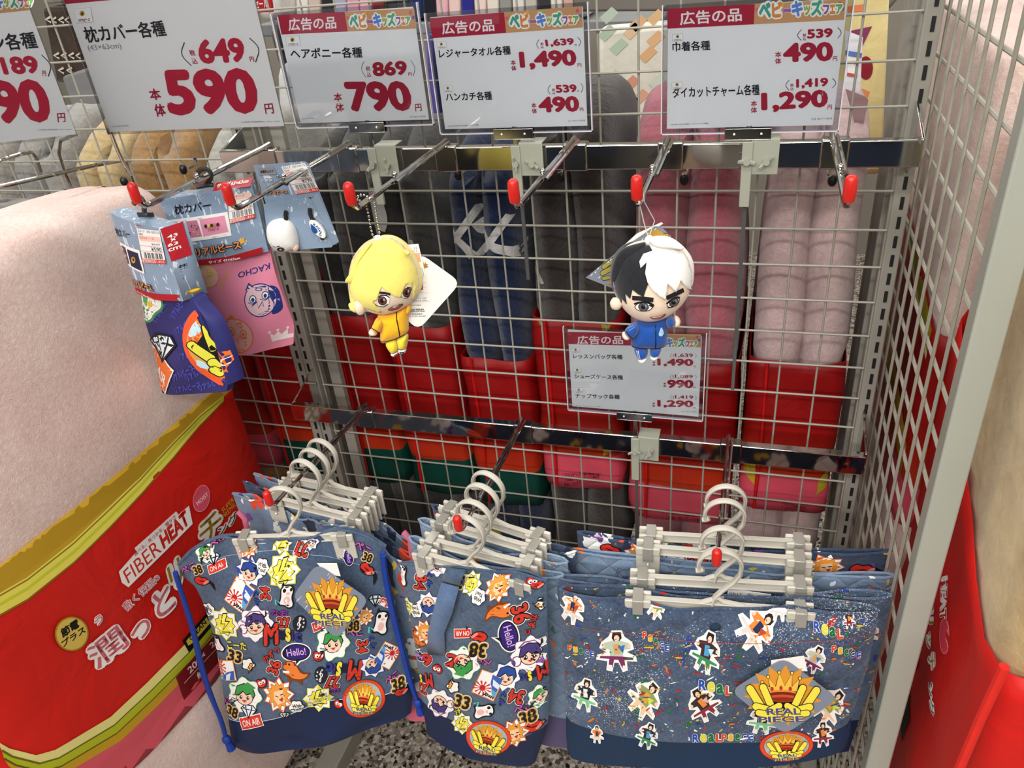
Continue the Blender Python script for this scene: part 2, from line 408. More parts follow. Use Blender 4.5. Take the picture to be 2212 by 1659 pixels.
# ---------------------------------------------------------------- floor
GR = powder('#97948a'); WIRE = powder('#a29f92'); DK = plain('#0b0b0c', .7)
g = G(); g.box((0, 0, FLOOR - .02), (9, 9, .04)); obj('floor', g, terrazzo(), kind='structure', smooth=0)
t = thing('trim_1', 'dark joint lines between the speckled stone floor tiles', None, (0, 0, FLOOR), kind='structure')
for x in (.17, .62): obj('tile_joint', G().box((x, 0, FLOOR + .0004), (.005, 6, .0008)), plain('#3b3830', .8), t, smooth=0)
for y in (-.45, .15): obj('tile_joint', G().box((0, y, FLOOR + .0004), (6, .005, .0008)), plain('#3b3830', .8), t, smooth=0)

# ---------------------------------------------------------------- wire mesh panels, uprights
def wire_obj(parent, a, b, r=.0019, name='wire', m=None):
    return obj(name, G().tube([a, b], r, 6), m or WIRE, parent)
def mesh_panel(label, x0, x1, xs, zs, y=0.):
    t = thing('wire_mesh_panel', label, 'mesh panel', (x0, y, zs[-1]), 'wire mesh panels')
    hz = G().tube([(x0, y - .0032, 0), (x1, y - .0032, 0)], .0016, 6); first = None
    for z in zs:
        if first is None: first = obj('wire', hz, WIRE, t); first.location.z = z - zs[-1] + 0; first.location.z = z; base = first
        else: share('wire', first, t, (0, 0, z))
    for ch in [o for o in COL.objects if o.parent == t]: ch.location.z -= 0
    v = None
    for x in xs + [x0, x1]:
        if v is None: v = obj('wire', G().tube([(0, y, zs[-1]), (0, y, zs[0])], .0015, 6), WIRE, t); v.location.x = x
        else: share('wire', v, t, (x, 0, 0))
    return t
ZS = [.5 - .05 * i for i in range(32)]
mesh_panel('grey wire mesh back panel of the middle bay behind the hooks', -.0123, .8598, [.05 * i for i in range(1, 17)], ZS)
mesh_panel('grey wire mesh back panel of the left bay behind the pink fleece', -1.0, -.0605, [-.12 - .05 * i for i in range(17)], ZS)
def upright(x, cols, w, label):
    t = thing('slotted_upright', label, 'upright post', (x, 0, FLOOR), 'slotted uprights')
    g = G(); g.box((x, .006, -.31), (w, .03, 1.62)); g.box((x, .045, -.31), (w * .45, .05, 1.62)); g.box((x, .07, -.31), (w, .012, 1.62))
    obj('post', g, GR, t, bevel=.002)
    for c in cols:
        sl = None
        for i in range(60):
            z = .49 - .025 * i - .003
            if sl is None: sl = obj('slot', G().box((c, -.0095, z), (.0042, .0012, .0155)), DK, t, smooth=0); z0 = z
            else: share('slot', sl, t, (0, 0, z - z0))
    if len(cols) > 1: obj('ridge', G().box((x, -.0105, -.31), (.003, .004, 1.62)), GR, t)
    return t
upright(-.036, [-.0447, -.028], .038, 'grey upright with two rows of slots beside the left ends of both chrome bars')
upright(.8695, [.8703], .019, 'grey upright with one row of black slots at the right ends of both chrome bars')
g = G(); g.box((-.036, -.16, FLOOR + .022), (.045, .32, .044)); o = obj('base_foot', g, GR, bevel=.003, label='grey metal base foot on the speckled floor under the left bag', cat='foot')
g = G(); g.box((.87, -.16, FLOOR + .022), (.03, .3, .044)); o = obj('base_foot', g, GR, bevel=.003, label='grey metal base foot on the floor inside the side panel', cat='foot')
# plates behind the left upright (panel frame)
g = G(); g.box((.006, .02, -.31), (.02, .012, 1.6)); obj('panel_frame', g, GR, label='flat grey frame strip behind the left edge of the middle mesh', cat='frame')

# side panel
SX = .889
t = thing('side_mesh_panel', 'grey wire mesh side panel with square front post, right of the bags', 'mesh panel', (SX, -.3, FLOOR))
v = None
for y in [.0194 - .049 * k for k in range(7)] + [.068 + .049 * k for k in range(5)]:
    if v is None: v = obj('wire', G().tube([(SX, 0, FLOOR + .03), (SX, 0, .5)], .002, 6), WIRE, t); v.location.y = y
    else: share('wire', v, t, (v.location.x, y, v.location.z))
h = None
for i in range(31):
    z = .4 - .0515 * i + .0 
    if h is None: h = obj('wire', G().tube([(SX + .0045, -.32, 0), (SX + .0045, .27, 0)], .0023, 6), powder('#b3b0a2'), t); h.location.z += z
    else: share('wire', h, t, (h.location.x, h.location.y, h.location.z - .0515 * i))
obj('front_post', G().box((.9, -.333, -.3), (.027, .024, 1.64)), powder('#a6a89c'), t, bevel=.002)
obj('rear_post', G().box((.893, .27, -.3), (.03, .03, 1.64)), GR, t, bevel=.002)

# ---------------------------------------------------------------- chrome bars with brackets
CH = chrome(); STEEL = chrome('#b4b1aa', .16); ZINC = powder('#a3a596')
def bar(z, label):
    t = thing('display_bar', label, 'bar', (.42, -.08, z - .03))
    obj('rail', G().box((.4238, -.0885, z - .015), (.8875, .014, .03)), CH, t, bevel=.0015)
    for x in (-.02, .8675):
        F = Frame((x, 0, 0), (0, 1, 0))
        obj('bracket', G().prism(F, [(-.088, z), (-.012, z + .022), (.004, z + .022), (.004, z - .052), (-.02, z - .058), (-.05, z - .034), (-.088, z - .031)], -.0015, .0015), CH, t, bevel=.0006)
    return t
bar(.0855, 'upper chrome bar carrying six short hooks and three sign clamps')
bar(-.3355, 'lower chrome bar carrying three bag hooks and one sign clamp')
RED = plain('#c8221c', .32)
def hook(x, zb, y1, label, grp, r=.0034, tipz=0.):
    t = thing('display_hook', label, 'hook', (x, -.088, zb), grp); z = zb + .0035
    zt = z + tipz; Y0 = -.078
    obj('rod', G().tube([(x, Y0, z + .001), (x, -.1, z), (x, y1 + .012, zt), (x, y1 + .004, zt + .001), (x - .0, y1 - .002, zt + .006), (x, y1 - .004, zt + .013)], r, 10), CH, t)
    obj('rod', G().tube([(x + r * 1.7, Y0 - .006, z), (x + r * 1.7, y1 + .09, z + tipz * .6)], r * .62, 8), CH, t)
    obj('stop', G().ell((x, y1 + .1, z + r * 1.7), (.0035, .0035, .0035), 10, 6), CH, t)
    g = G(); g.box((x + .004, -.0885, zb - .0145), (.03, .0175, .0335)); obj('clamp', g, STEEL, t, bevel=.002)
    g = G(); g.tube([(x, y1 - .0035, zt + .008), (x, y1 - .005, zt + .013), (x, y1 - .005, zt + .026), (x, y1 - .005, zt + .0285), (x, y1 - .005, zt + .03)], [.0052, .0056, .0054, .0042, .0018], 14)
    obj('end_cap', g, RED, t, label='glossy red plastic end cap'); return t
UH = [(.0517, -.339), (.1748, -.343), (.3148, -.34), (.4828, -.332), (.5967, -.322), (.7755, -.325)]
lab = ['hook with the two pillowcase packs hanging from it', 'short chrome hook carrying the blue hair tie card', 'chrome hook holding the ball chain of the yellow haired doll',
       'empty chrome hook pointing left, fourth from the left on the upper bar', 'chrome hook above the doll with black and white hair', 'empty chrome hook at the right end of the upper bar']
for (x, y1), l in zip(UH, lab): hook(x, .0855, y1, l, 'hooks on the upper chrome bar')
LH = [.1135, .3813, .6874]
for x, l in zip(LH, ('long dark hook holding the hangers of the drawstring bags', 'long dark hook holding the hangers of the four shoe bags', 'long dark hook holding the hangers of the four wide lesson bags')):
    hook(x, -.3355, -.357, l, 'hooks on the lower chrome bar', .003, .016)

# ---------------------------------------------------------------- folded fleece packages
def ringpts(x0, x1, y0, y1, lobes, n=13, e=2.05, R=None):
    """outline of the folded stack seen from above: two bulging folds at each end"""
    T = (x1 - x0) / lobes; R = R or T * .7; pts = []
    for L in range(lobes):
        for i in range(n):
            s_ = -1 + 2 * (i + (.12 if L else 0)) / (n - 1 + .24); s_ = max(-.992, min(.992, s_))
            pts.append((x0 + T * (L + .5) + s_ * T / 2, y0 + R * (1 - (1 - abs(s_) ** e) ** (1 / e))))
    M = 7; ya, yb = pts[-1][1], y1 - (pts[-1][1] - y0)
    for i in range(1, M): pts.append((x1 + .0015 * math.sin(math.pi * i / M), ya + (yb - ya) * i / M))
    f = [(x, y1 + y0 - y) for x, y in pts[:lobes * n]][::-1]; pts += f
    for i in range(1, M): pts.append((x0 - .0015 * math.sin(math.pi * i / M), yb + (ya - yb) * i / M))
    return pts
def package(name, label, x0, x1, y0, y1, z0, zt, furm, sleeve=None, dome=.1, ym=None, group=None, lobes=2, wob=.0022, seam=True, sy=None, seed=1, roundt=.045, szs=None, cat='blanket', taper=0):
    rnd = random.Random(seed); xm = (x0 + x1) / 2; ym = (y0 + y1) / 2 if ym is None else ym
    t = thing(name, label, cat, (xm, (y0 + y1) / 2, z0), group)
    P = ringpts(x0, x1, y0, y1, lobes); n = len(P); g = G(); K = 44; vs = []
    top = lambda y: zt - dome * ((y - ym) / ((y1 - y0) / 2)) ** 2
    ph = [rnd.uniform(0, 6.28) for _ in range(6)]
    for k in range(K + 1):
        f = k / K; ins = max(0, (f - .84) / .16); sc = math.sqrt(max(0, 1 - ins ** 2)) * .9 + .1 if ins else 1
        for i, (x, y) in enumerate(P):
            z = z0 + (top(y) - z0) * (1 - (1 - f) ** 1.0)
            if ins: z = top(y) - roundt * (1 - math.sin(math.acos(max(0, min(1, 1 - ins))) )) * 1.0
            w_ = wob * (math.sin(z * 23 + ph[0] + i * .4) + .12 * math.sin(z * 47 + ph[1] + i * .9) + .6 * math.sin(i * .8 + ph[2]))
            if sleeve and (sleeve[0] if szs is None else szs[0](x, y)) < z < (sleeve[1] if szs is None else szs[1](x, y)): w_ = min(w_, 0) - .005
            tp = 1 - taper * max(0, (f - .68) / .32) ** 1.8
            cx = xm + (x - xm) * sc * tp; cy = ym + (y - ym) * (sc * .35 + .65)
            dx, dy = x - xm, y - ym; l = math.hypot(dx, dy) or 1
            cr = wob * 1.6 * math.sin(z * 17 + ph[3]) if abs(x - xm) < (x1 - x0) * .12 else 0
            vs.append((cx + dx / l * w_ + cr, cy + dy / l * w_, z))
    fs = [(k * n + i, k * n + (i + 1) % n, (k + 1) * n + (i + 1) % n, (k + 1) * n + i) for k in range(K) for i in range(n)]
    fs += [tuple(range(n))[::-1]]; c = len(vs); vs.append((xm, ym, zt + .004)); fs += [(K * n + i, K * n + (i + 1) % n, c) for i in range(n)]
    g.add(vs, fs); body = obj('folded_fleece', g, furm, t, smooth=1.2); bv = None
    if sleeve:
        zs0, zs1, sm = sleeve; Q = ringpts(x0 - .0025, x1 + .0025, y0 - .005, y1 + .005, 1, 17, 3.6, (x1 - x0) * .2); n = len(Q); K = 14; vs = []
        for k in range(K + 1):
            for i, (x, y) in enumerate(Q):
                a = zs0 if szs is None else szs[0](x, y); b = zs1 if szs is None else szs[1](x, y); z = a + (b - a) * k / K
                w_ = .0022 * math.sin(z * 31 + ph[4] + i * .5) + .0016 * math.sin(z * 67 + i * .3 + ph[5]); dx, dy = x - xm, y - ym; l = math.hypot(dx, dy)
                vs.append((x + dx / l * w_, y + dy / l * w_, z))
        fs = [(k * n + i, k * n + (i + 1) % n, (k + 1) * n + (i + 1) % n, (k + 1) * n + i) for k in range(K) for i in range(n)]
        g = G().add(vs, fs); s_ = obj('cloth_sleeve', g, sm, t, smooth=1.2, solid=.0012, recalc=False); bv = g.bvh()
        if seam:
            i = 3; q = Q[i]; obj('sleeve_seam', G().tube([(q[0], q[1] - .003, zs0), (q[0] + .002, q[1] - .003, (zs0 + zs1) / 2), (q[0], q[1] - .003, zs1)], .0028, 6), satin('#c31411'), t)
    return t, g, bv
PK = '#c9485a'; GN = '#033f35'
def S(z0, z1, kind): return (z0, z1, sleevemat(PK if kind == 'pink' else GN, 0., kind))
rolls = [('grey', 'charcoal fleece roll with green-hemmed red sleeve directly right of the left upright', -.012, .088, .055, S(-.6, -.235, 'green'), fur('#42413d', '#292826')),  # dark fleece tones include the shade behind the mesh, put into the colour
         ('greyw', 'charcoal and white fleece roll with red and green sleeve behind the yellow haired doll', .098, .222, .062, S(-.61, -.25, 'green'), fur('#42413e', '#282725')),
         ('navy', 'navy fleece roll with white crossing stripes behind the mesh', .234, .358, .05, S(-.62, -.305, 'green'), fur('#0f2349', '#081530')),
         ('brown', 'dark brown fleece roll left of the doll with black and white hair', .366, .508, .115, S(-.56, -.225, 'pink'), fur('#3a322d', '#241f1c')),
         ('rose', 'dusty rose fleece roll with a deep diagonal crease behind the mesh', .52, .694, .1, S(-.61, -.29, 'pink'), fur('#b4636f', '#8a4452')),
         ('pale', 'pale pink double roll at the right end of the middle mesh', .708, .848, .09, S(-.56, -.275, 'pink'), fur('#dcc0bc', '#b39699'))]
fursrc = {}
for i, (k, l, x0, x1, zt, sl, fm) in enumerate(rolls):
    t, g, bv = package('fleece_blanket', l, x0 + .002, x1 - .002, .05, .4, sl[0] - (.16 if i < 3 else .2), zt, fm, (sl[0], sl[1], sleevemat(PK if i > 2 else GN, .16 if i < 3 else .2, 'pink' if i > 2 else 'green')), dome=.075, ym=.2, taper=.42, group='rolled fleece blankets behind the middle mesh', seed=i)
    fursrc[k] = (t, g, bv)
C5 = crop(840, 240, 2.115)
def pxl(F, c, pts): return [F.uv(*c(*p)) for p in pts]
a = Art(Frame((0, .06, 0), (1, 0, 0)), fursrc['navy'][2] and None)
def fleece_marks(key, strokes, col, name='woven_marking'):
    t = fursrc[key][0]; body = [o for o in COL.objects if o.parent == t and o.name.startswith('folded_fleece')][0]
    M = WM[t.name]; bv = BVHTree.FromPolygons([M @ v.co for v in body.data.vertices], [tuple(p.vertices) for p in body.data.polygons])
    A = Art(Frame((0, .07, 0), (1, 0, 0)), bv, d0=.0022, L=.006); A.T = lambda x, y: A.F.uv(*C5(x, y)); A.keys = {}
    for pts, w_ in strokes: A.line(smooth_open(pts, 2), w_, fur(col, '#a8a7a2'))
    obj(name, A.g, A.mats, t, smooth=0, recalc=False)
fleece_marks('navy', [([(222, 395), (245, 490), (320, 565), (370, 600), (400, 645)], .014), ([(415, 430), (370, 500), (320, 565), (245, 630)], .012),
    ([(410, 495), (440, 560), (470, 590), (600, 640), (628, 690)], .015), ([(560, 465), (520, 520), (470, 590), (418, 650)], .012)], '#e9e9e6')
fleece_marks('greyw', [([(-45, 330), (-30, 400), (-8, 480), (-18, 520)], .02), ([(120, 570), (135, 600), (150, 640)], .008)], '#c9c8c3')
fleece_marks('brown', [([(652, 712), (690, 738), (713, 772)], .009)], '#c9bdb0')
def sleeve_bits(key, gold, box=None):
    t, _, bv = fursrc[key]; A = Art(Frame((0, .05, 0), (1, 0, 0)), bv, d0=.0012, L=.008)
    for P in gold:
        A.poly(P, '#b08c22'); cx = sum(p[0] for p in P) / len(P); cy = sum(p[1] for p in P) / len(P); A.line([P[0], (cx, cy), P[len(P) // 2]], .003, '#8f9a1e')
    if box:
        tl, tr, br, bl = box; A.line([tl, tr, br, bl], .0008, '#5a1420', True); L = lambda a, b, f: (a[0] + (b[0] - a[0]) * f, a[1] + (b[1] - a[1]) * f)
        for i, s_ in enumerate(('プラスチック資源の節約の為', 'この袋は一部にリサイクル素材を', '使用しています。')):
            v = (i + .92) / 3.1; q0, q1 = L(tl, bl, v), L(tr, br, v); p0 = L(q0, q1, .06); p1 = L(q0, q1, .95 if i < 2 else .5); u = L(L(tl, bl, v - .23), L(tr, br, v - .23), .06); A.text(s_, p0, p1, u, '#5a1420', .02)
    A.done('sleeve_print', t)
sleeve_bits('pale', [[(1629, 708), (1640, 722), (1658, 726), (1656, 757), (1640, 742)], [(1810, 744), (1830, 738), (1826, 766), (1815, 785), (1807, 786)], [(1606, 984), (1632, 996), (1632, 1019), (1630, 1044), (1606, 1020)], [(1790, 1014), (1786, 1051), (1764, 1062), (1767, 1034)]], [(1690, 1082), (1742, 1092), (1742, 1110), (1690, 1102)])
sleeve_bits('brown', [[(1152, 660), (1166, 667), (1168, 701), (1153, 684)], [(1298, 664), (1333, 668), (1315, 711), (1302, 716)], [(1304, 950), (1322, 942), (1318, 975), (1305, 980)]], [(1216, 1018), (1300, 1019), (1300, 1037), (1216, 1046)])
sleeve_bits('rose', [], [(1432, 1098), (1527, 1106), (1525, 1135), (1434, 1128)])
PINKF = fur('#fbe4da', '#e2beb2', 90., .9)
# left bay rolls
LB = [(-.195, -.07, .085, fur('#b9b7ae', '#8c8a82'), 'light grey fleece roll left of the two-row upright'), (-.345, -.205, .1, fur('#b08a58', '#7a5a35'), 'tan brown fleece roll behind the pillowcase hook'),
      (-.46, -.355, .09, fur('#d1bb8e', '#a68e60'), 'cream fleece roll between the tan roll and the grey rolls'), (-.6, -.47, .1, fur('#a3a09b', '#77746f'), 'mid grey fleece roll above the furry grey blanket'),
      (-.75, -.61, .1, fur('#a9a39a', '#7c766f'), 'warm grey fleece roll under the leftmost price card'), (-.9, -.76, .1, fur('#c8ab74', '#94794a'), 'sandy fleece roll at the left picture edge')]
for i, (x0, x1, zt, fm, l) in enumerate(LB):
    package('fleece_blanket', l, x0 + .002, x1 - .002, .05, .4, -.74, zt, fm, (-.6, -.2, sleevemat(GN if i == 0 else PK, .14, 'green')), dome=.09, ym=.2, taper=.25, group='rolled fleece blankets behind the left mesh', seed=20 + i)
g = fur('#8f8c86', '#5f5c57', 45., 1.)
package('furry_blanket', 'shaggy dark grey blanket peeking out behind the big pale pink fleece at the left', -.46, -.29, -.5, -.12, -.9, .062, g, (-.8, -.3, satin('#b01010')), dome=.03, seed=5, wob=.006)

# the big pale pink fleece, front left, with its printed sleeve
YB = lambda tab: (lambda x, y: next((z0 + (z1 - z0) * (y - y0) / (y1 - y0) for (y0, z0), (y1, z1) in zip(tab, tab[1:]) if y0 <= y <= y1), tab[0][1] if y < tab[0][0] else tab[-1][1]))
topz = YB([(-.70, -.255), (-.57, -.263), (-.4, -.276), (-.2, -.274), (-.12, -.285)])
botz = YB([(-.70, -.64), (-.547, -.69), (-.38, -.722), (-.25, -.735), (-.12, -.73)])
t, g, bv = package('fleece_blanket', 'big pale pink fleece in a red sleeve lettered FIBER HEAT, front left', -.27, -.1125, -.7, -.1, -1.06, .066, PINKF,
    (-.73, -.27, banded_sleeve(-.302 + 1.06, -.655 + 1.06)), dome=.02, ym=-.36, group=None, seed=3, roundt=.09, szs=(botz, topz), seam=False, wob=.0045)
F = Frame((-.108, 0, 0), (0, 1, 0)); A = Art(F, bv, d0=.0008, L=.006, eps=.00009); A.gap = 4; c6 = crop(0, 1000, 2.517)
A.T = lambda x, y: F.uv(*c6(x, y)); BIG = 40
def band(p_top, p_bot, col, Tm=None): A.poly(p_top + p_bot[::-1], col)
gt = [(-90, 590), (0, 555), (130, 470), (400, 270), (600, 110), (722, -30), (929, -200), (1095, -345), (1228, -390)]
gy = [(-90, 770), (0, 735), (150, 650), (400, 400 + 62), (558, 340), (762, 151), (929, -60), (1050, -200), (1218, -372)]
yb = [(-90, 870), (0, 825), (150, 735), (400, 511), (560, 345), (762, 151), (929, -116), (1090, -270), (1218, -378)]
yb = [(-90, 870), (0, 828), (150, 742), (400, 540), (600, 345), (780, 160), (950, -30), (1090, -200), (1225, -335)]
gy = [(-90, 745), (0, 710), (150, 622), (400, 425), (600, 240), (770, 80), (940, -110), (1090, -265), (1222, -368)]
band([(x - 110, y - 130) for x, y in gt], gy, '#c29a26'); band(gy, yb, '#e6d95a')
A.line([(x + 4, y + 12) for x, y in gy], .002, '#8f7a18'); A.line(yb, .0025, '#8a6a12'); A.line([(x * .5 + u * .5, y * .5 + v * .5) for (x, y), (u, v) in zip(gy, yb)], .0035, '#c3cf2e')
lo = [(0, 1520), (60, 1555), (200, 1590), (300, 1560), (400, 1500), (600, 1380), (800, 1190), (1000, 985), (1120, 830), (1250, 660), (1420, 430)]
l2 = [(x + 18, y + 45) for x, y in lo]; l3 = [(x + 32, y + 90) for x, y in lo]; l4 = [(x + 55, y + 130) for x, y in lo]; l5 = [(x + 240, y + 230) for x, y in lo]
band(l4, [(x + 300, y + 330) for x, y in l4], '#dc5a66'); band(lo, l2, '#e9e08a'); band(l2, l3, '#b8bd24'); band(l3, l4, '#c79f22')
A.line(l2, .0022, '#6d6a1c'); A.line(l3, .0018, '#5d5a1c')
A.poly([(950, 1165), (1190, 900), (1270, 1000), (1005, 1290)], '#7a0b12'); A.line([(1000, 1198), (1200, 985)], .0012, '#e8d8d4')
A.text('200×', (1030, 1148), (1120, 1050), (1012, 1118), '#f1dcd8'); A.text('約', (1085, 1180), (1118, 1140), (1065, 1150), '#f1dcd8')
A.text('240', (1150, 1010), (1210, 945), (1130, 985), '#f1dcd8')
A.poly([(985, 965), (1180, 745), (1215, 800), (1018, 1030)], '#0f0f10'); A.poly([(1005, 968), (1020, 948), (1150, 800), (1180, 800), (1168, 830), (1040, 975), (1015, 992)], '#d5b93a'); A.text('CLEAN MY', (1030, 968), (1165, 815), (1018, 945), '#1a1a14', .02)
wt = '#f3ece6'
A.poly([(640, 590), (735, 480), (722, 462), (950, 262), (965, 280), (1022, 232), (1038, 330), (690, 675), (655, 650)], wt)
A.text('FIBER', (690, 655), (870, 478), (660, 590), '#c93427', .0); A.text('HEAT', (880, 470), (1025, 325), (855, 395), '#cf2a20', .05)
A.text('選べる、見つかる、暖かさ', (728, 508), (953, 298), (716, 490), '#b5332b', .01)
A.text('敷く保湿※', (690, 812), (880, 632), (650, 772), '#f4e9e4', .07); A.text('敷く保湿※', (690, 810), (878, 634), (652, 772), '#cf6a78', .01)
for (ch, bl, br, tl, c) in [('潤', (530, 1130), (705, 985), (455, 1020), '#cf6a78'), ('う', (520, 890), (560, 855), (500, 850), '#cf6a78'), ('っ', (740, 985), (830, 895), (700, 925), '#cf6a78'), ('と', (862, 855), (955, 768), (822, 728), '#cf6a78'),
        ('リ', (948, 705), (1012, 640), (900, 572), '#a5801c'), ('ッ', (1040, 560), (1110, 490), (1010, 510), '#a5801c'), ('チ', (1100, 470), (1220, 370), (1060, 340), '#a5801c'), ('ング', (1195, 400), (1300, 300), (1175, 360), '#17181c')]:
    cx = (bl[0] + br[0]) / 2 + (tl[0] - bl[0]) / 2; cy = (bl[1] + br[1]) / 2 + (tl[1] - bl[1]) / 2
    A.otext(ch, bl, br, tl, c, '#f6efe8', .01, .16)
A.ell(1088, 192, 45, 76, '#e9878c', .25); A.ell(1088, 192, 41, 71, '#d94f63', .25); A.text('MOIST', (1068, 232), (1128, 175), (1058, 214), wt, .0)
A.text('SUPER', (1205, 272), (1268, 205), (1195, 250), '#d4b23a', .0); A.text('PREMIUM', (1212, 308), (1305, 205), (1202, 285), '#d4b23a', .0)
A.ell(383, 928, 92, 94, '#a88520', 0, 32); A.ell(383, 928, 84, 86, '#d9bb55', 0, 32); A.text('節電', (332, 955), (425, 890), (318, 905), '#1a160c', .04); A.text('プラス', (335, 1005), (460, 918), (322, 968), '#1a160c', .03)
A.done('sleeve_print', t)
# right hand packages seen through and beside the side panel
topz = YB([(-.05, -.185), (.05, -.165), (.15, -.145), (.5, -.1)])
t, g, bv = package('fleece_blanket', 'pale pink fleece in a red and pink sleeve behind the side panel', .935, 1.075, -.03, .56, -.86, .175, PINKF, (-.5, -.18, sleevemat(PK, .36, 'pink')), dome=.02, seed=9, szs=(lambda x, y: -.5 - .1 * min(1, max(0, y)), topz), seam=False)
Q = Frame((.93, 0, 0), (0, -1, 0)); A = Art(Q, bv, d0=.0008, L=.02); A.T = lambda x, y: Q.uv(x, y)
A.T = lambda x, y: (-x, y)
for (o0, o1, c) in ((.0, .03, '#b9941f'), (.03, .05, '#8f9a1e'), (.05, .06, '#e0d6a0')): A.poly([(y, -.17 - o0 + .25 * max(0, y + .02)) for y in (-.01, .06, .12, .2, .3)] + [(y, -.17 - o1 + .25 * max(0, y + .02)) for y in (.3, .2, .12, .06, -.01)], c)
for (o0, o1, c) in ((.0, .025, '#c9a32a'), (.025, .05, '#9a7d1c')): A.poly([(y, -.37 - o0 + .2 * y) for y in (-.01, .1, .3)] + [(y, -.37 - o1 + .2 * y) for y in (.3, .1, -.01)], c)
A.done('sleeve_print', t)
obj('sleeve_seam', G().tube([(.958, -.033, -.185), (.958, -.035, -.34), (.958, -.034, -.5)], .003, 6), satin('#c31411'), t)
topz = YB([(-.48, -.285), (-.42, -.31), (-.376, -.298), (-.314, -.262), (-.235, -.224), (-.07, -.12)])
t, g, bv = package('fleece_blanket', 'beige fleece in a red sleeve at the right edge in front of the side panel', .945, 1.09, -.475, -.07, -.95, .13, fur('#d8bd86', '#a98a52', 26., .8), (-.8, -.28, satin('#d01a14')), dome=.02, seed=12, szs=(lambda x, y: -.8, topz), seam=False)
Q = Frame((.938, 0, 0), (0, -1, 0)); A = Art(Q, bv, d0=.0008, L=.02); cc = crop(1780, 1300, 4.62); A.T = lambda x, y: Q.uv(*cc(x, y))
for (ch, bl, br, tl, c) in [('リ', (1030, 60), (1020, 240), (1090, 40), '#a5801c'), ('ッ', (1010, 300), (1010, 480), (1055, 290), '#8a7a50'), ('チ', (1030, 520), (1030, 700), (1100, 480), '#a5801c'), ('ング', (1020, 800), (1030, 1150), (1075, 790), '#17181c')]: A.otext(ch, bl, br, tl, c, '#f6efe8', .01, .14)
A.otext('HEAT', (1150, -250), (1150, 200), (1200, -270), '#b5332b', '#f3ece6', .02, .08)
A.ell(1185, 340, 40, 180, '#e9878c'); A.ell(1185, 340, 34, 172, '#cf3a4c')
A.poly([(770, 1400), (840, 1180), (845, 750), (905, 640), (905, 540), (880, 560), (760, 1120)], '#111'  '111')
A.done('sleeve_print', t)
obj('sleeve_seam', G().tube([at(2170, 1440, Y=-.484), at(2119, 1550, Y=-.484), at(2068, 1670, Y=-.484)], .0045, 8), satin('#e02a20'), t)
# taupe quilt packs, yellow quilt, far right
g = plain('#8b7c6e', .6)
for i in range(5):
    x = 1.25 + .13 * i; o = obj('quilt_pack', G().box((x, .62 - .05 * i, .1), (.1, .3, .34)), fur('#8d7f72', '#6a5d52'), bevel=.03, label='taupe quilt in clear wrap hanging behind the side panel, ' + ['nearest the upright', 'second from the upright', 'in the middle of the row', 'fourth in the row', 'at the picture edge'][i], cat='quilt', group='taupe wrapped quilts')
obj('quilt_stack', G().box((1.32, .0, -.1), (.36, .42, .44)), fur('#dcc98a', '#bda767'), bevel=.05, label='pale yellow quilt behind the pink fleece at the right edge', cat='quilt')

# ---------------------------------------------------------------- the fixture across the aisle
BOARD = plain('#6c6a66', .6)
def backpack(name, label, cat, quad, Y, th, mat, group=None, bevel=.006, kind=None):
    F = Frame((0, Y, 0), (1, 0, 0)); return obj(name, G().prism(F, [F.uv(*p) for p in quad], 0, -th), mat, label=label, cat=cat, group=group, bevel=bevel, kind=kind)
obj('wall_back', G().box((0, 2.6, .3), (8, .05, 3.2)), plain('#8f887c', .9), kind='structure', smooth=0)
backpack('shelf_board', 'grey shelf board above the three middle price cards', 'shelf', [(560, 52), (1430, 42), (1430, 66), (560, 80)], 1.5, .4, plain('#8d9192', .5))
backpack('shelf_board', 'dark greige canopy edge at the top right behind the price card', 'shelf', [(1235, -60), (1990, -60), (1920, 22), (1236, 26)], .95, .3, plain('#77716a', .5))
rnd = random.Random(4)
cl = ['#f0ece4', '#d9c7b8', '#2b2b30', '#b7b4cf', '#e9a6bb', '#f3b7c4', '#8a2f35', '#1e2029', '#222834', '#1c2f66', '#171a2a', '#f0b9c2', '#f3d3cc', '#2b2f8f', '#f5ddd2', '#efe5d6', '#9a9a94', '#e8e4dc', '#c8c0b4', '#3a3a3e', '#ece6da', '#d8b0a0', '#e6e2da']
words = ['white', 'beige', 'black', 'lilac', 'rose', 'pink', 'dark red', 'black', 'slate', 'royal blue', 'near black', 'blush', 'peach', 'violet blue', 'cream', 'ivory', 'grey', 'off-white', 'stone', 'charcoal', 'ecru', 'salmon', 'pale']
for i, (c, wd) in enumerate(zip(cl, words)):
    x = 640 + 27.5 * i; h = rnd.uniform(30, 60)
    backpack('folded_garment', wd + ' folded garment on the far shelf, ' + ('leftmost of the row' if i == 0 else 'right of the ' + words[i - 1] + ' one'), 'garment', [(x, 44 - i * .3), (x + 25, 43.5 - i * .3), (x + 22, -h), (x - 4, -h)], 1.5, .2, fur(c, c, 30., .3), 'folded garments on the far shelf', .01)
for x, l in ((918, 'violet curtain strip hanging between the second and third price cards'), (934, 'dark blue curtain strip hanging between two price cards')):
    F = Frame((0, 1.2, 0), (1, 0, 0)); backpack('hanging_cloth', l, 'cloth', [(x, 75), (x + 15, 75), (x + 30, 300), (x + 14, 300)], 1.2, .03, fur('#6d63b8' if x < 930 else '#2a2b6a', '#4a4190' if x < 930 else '#1d1e52', 20., .4))
backpack('white_quilt', 'white quilted mattress pad stacked behind the second price card', 'quilt', [(590, 140), (715, 110), (740, 320), (600, 330)], .7, .3, fur('#f2f0ea', '#c9d4d8', 18., .6), bevel=.03)
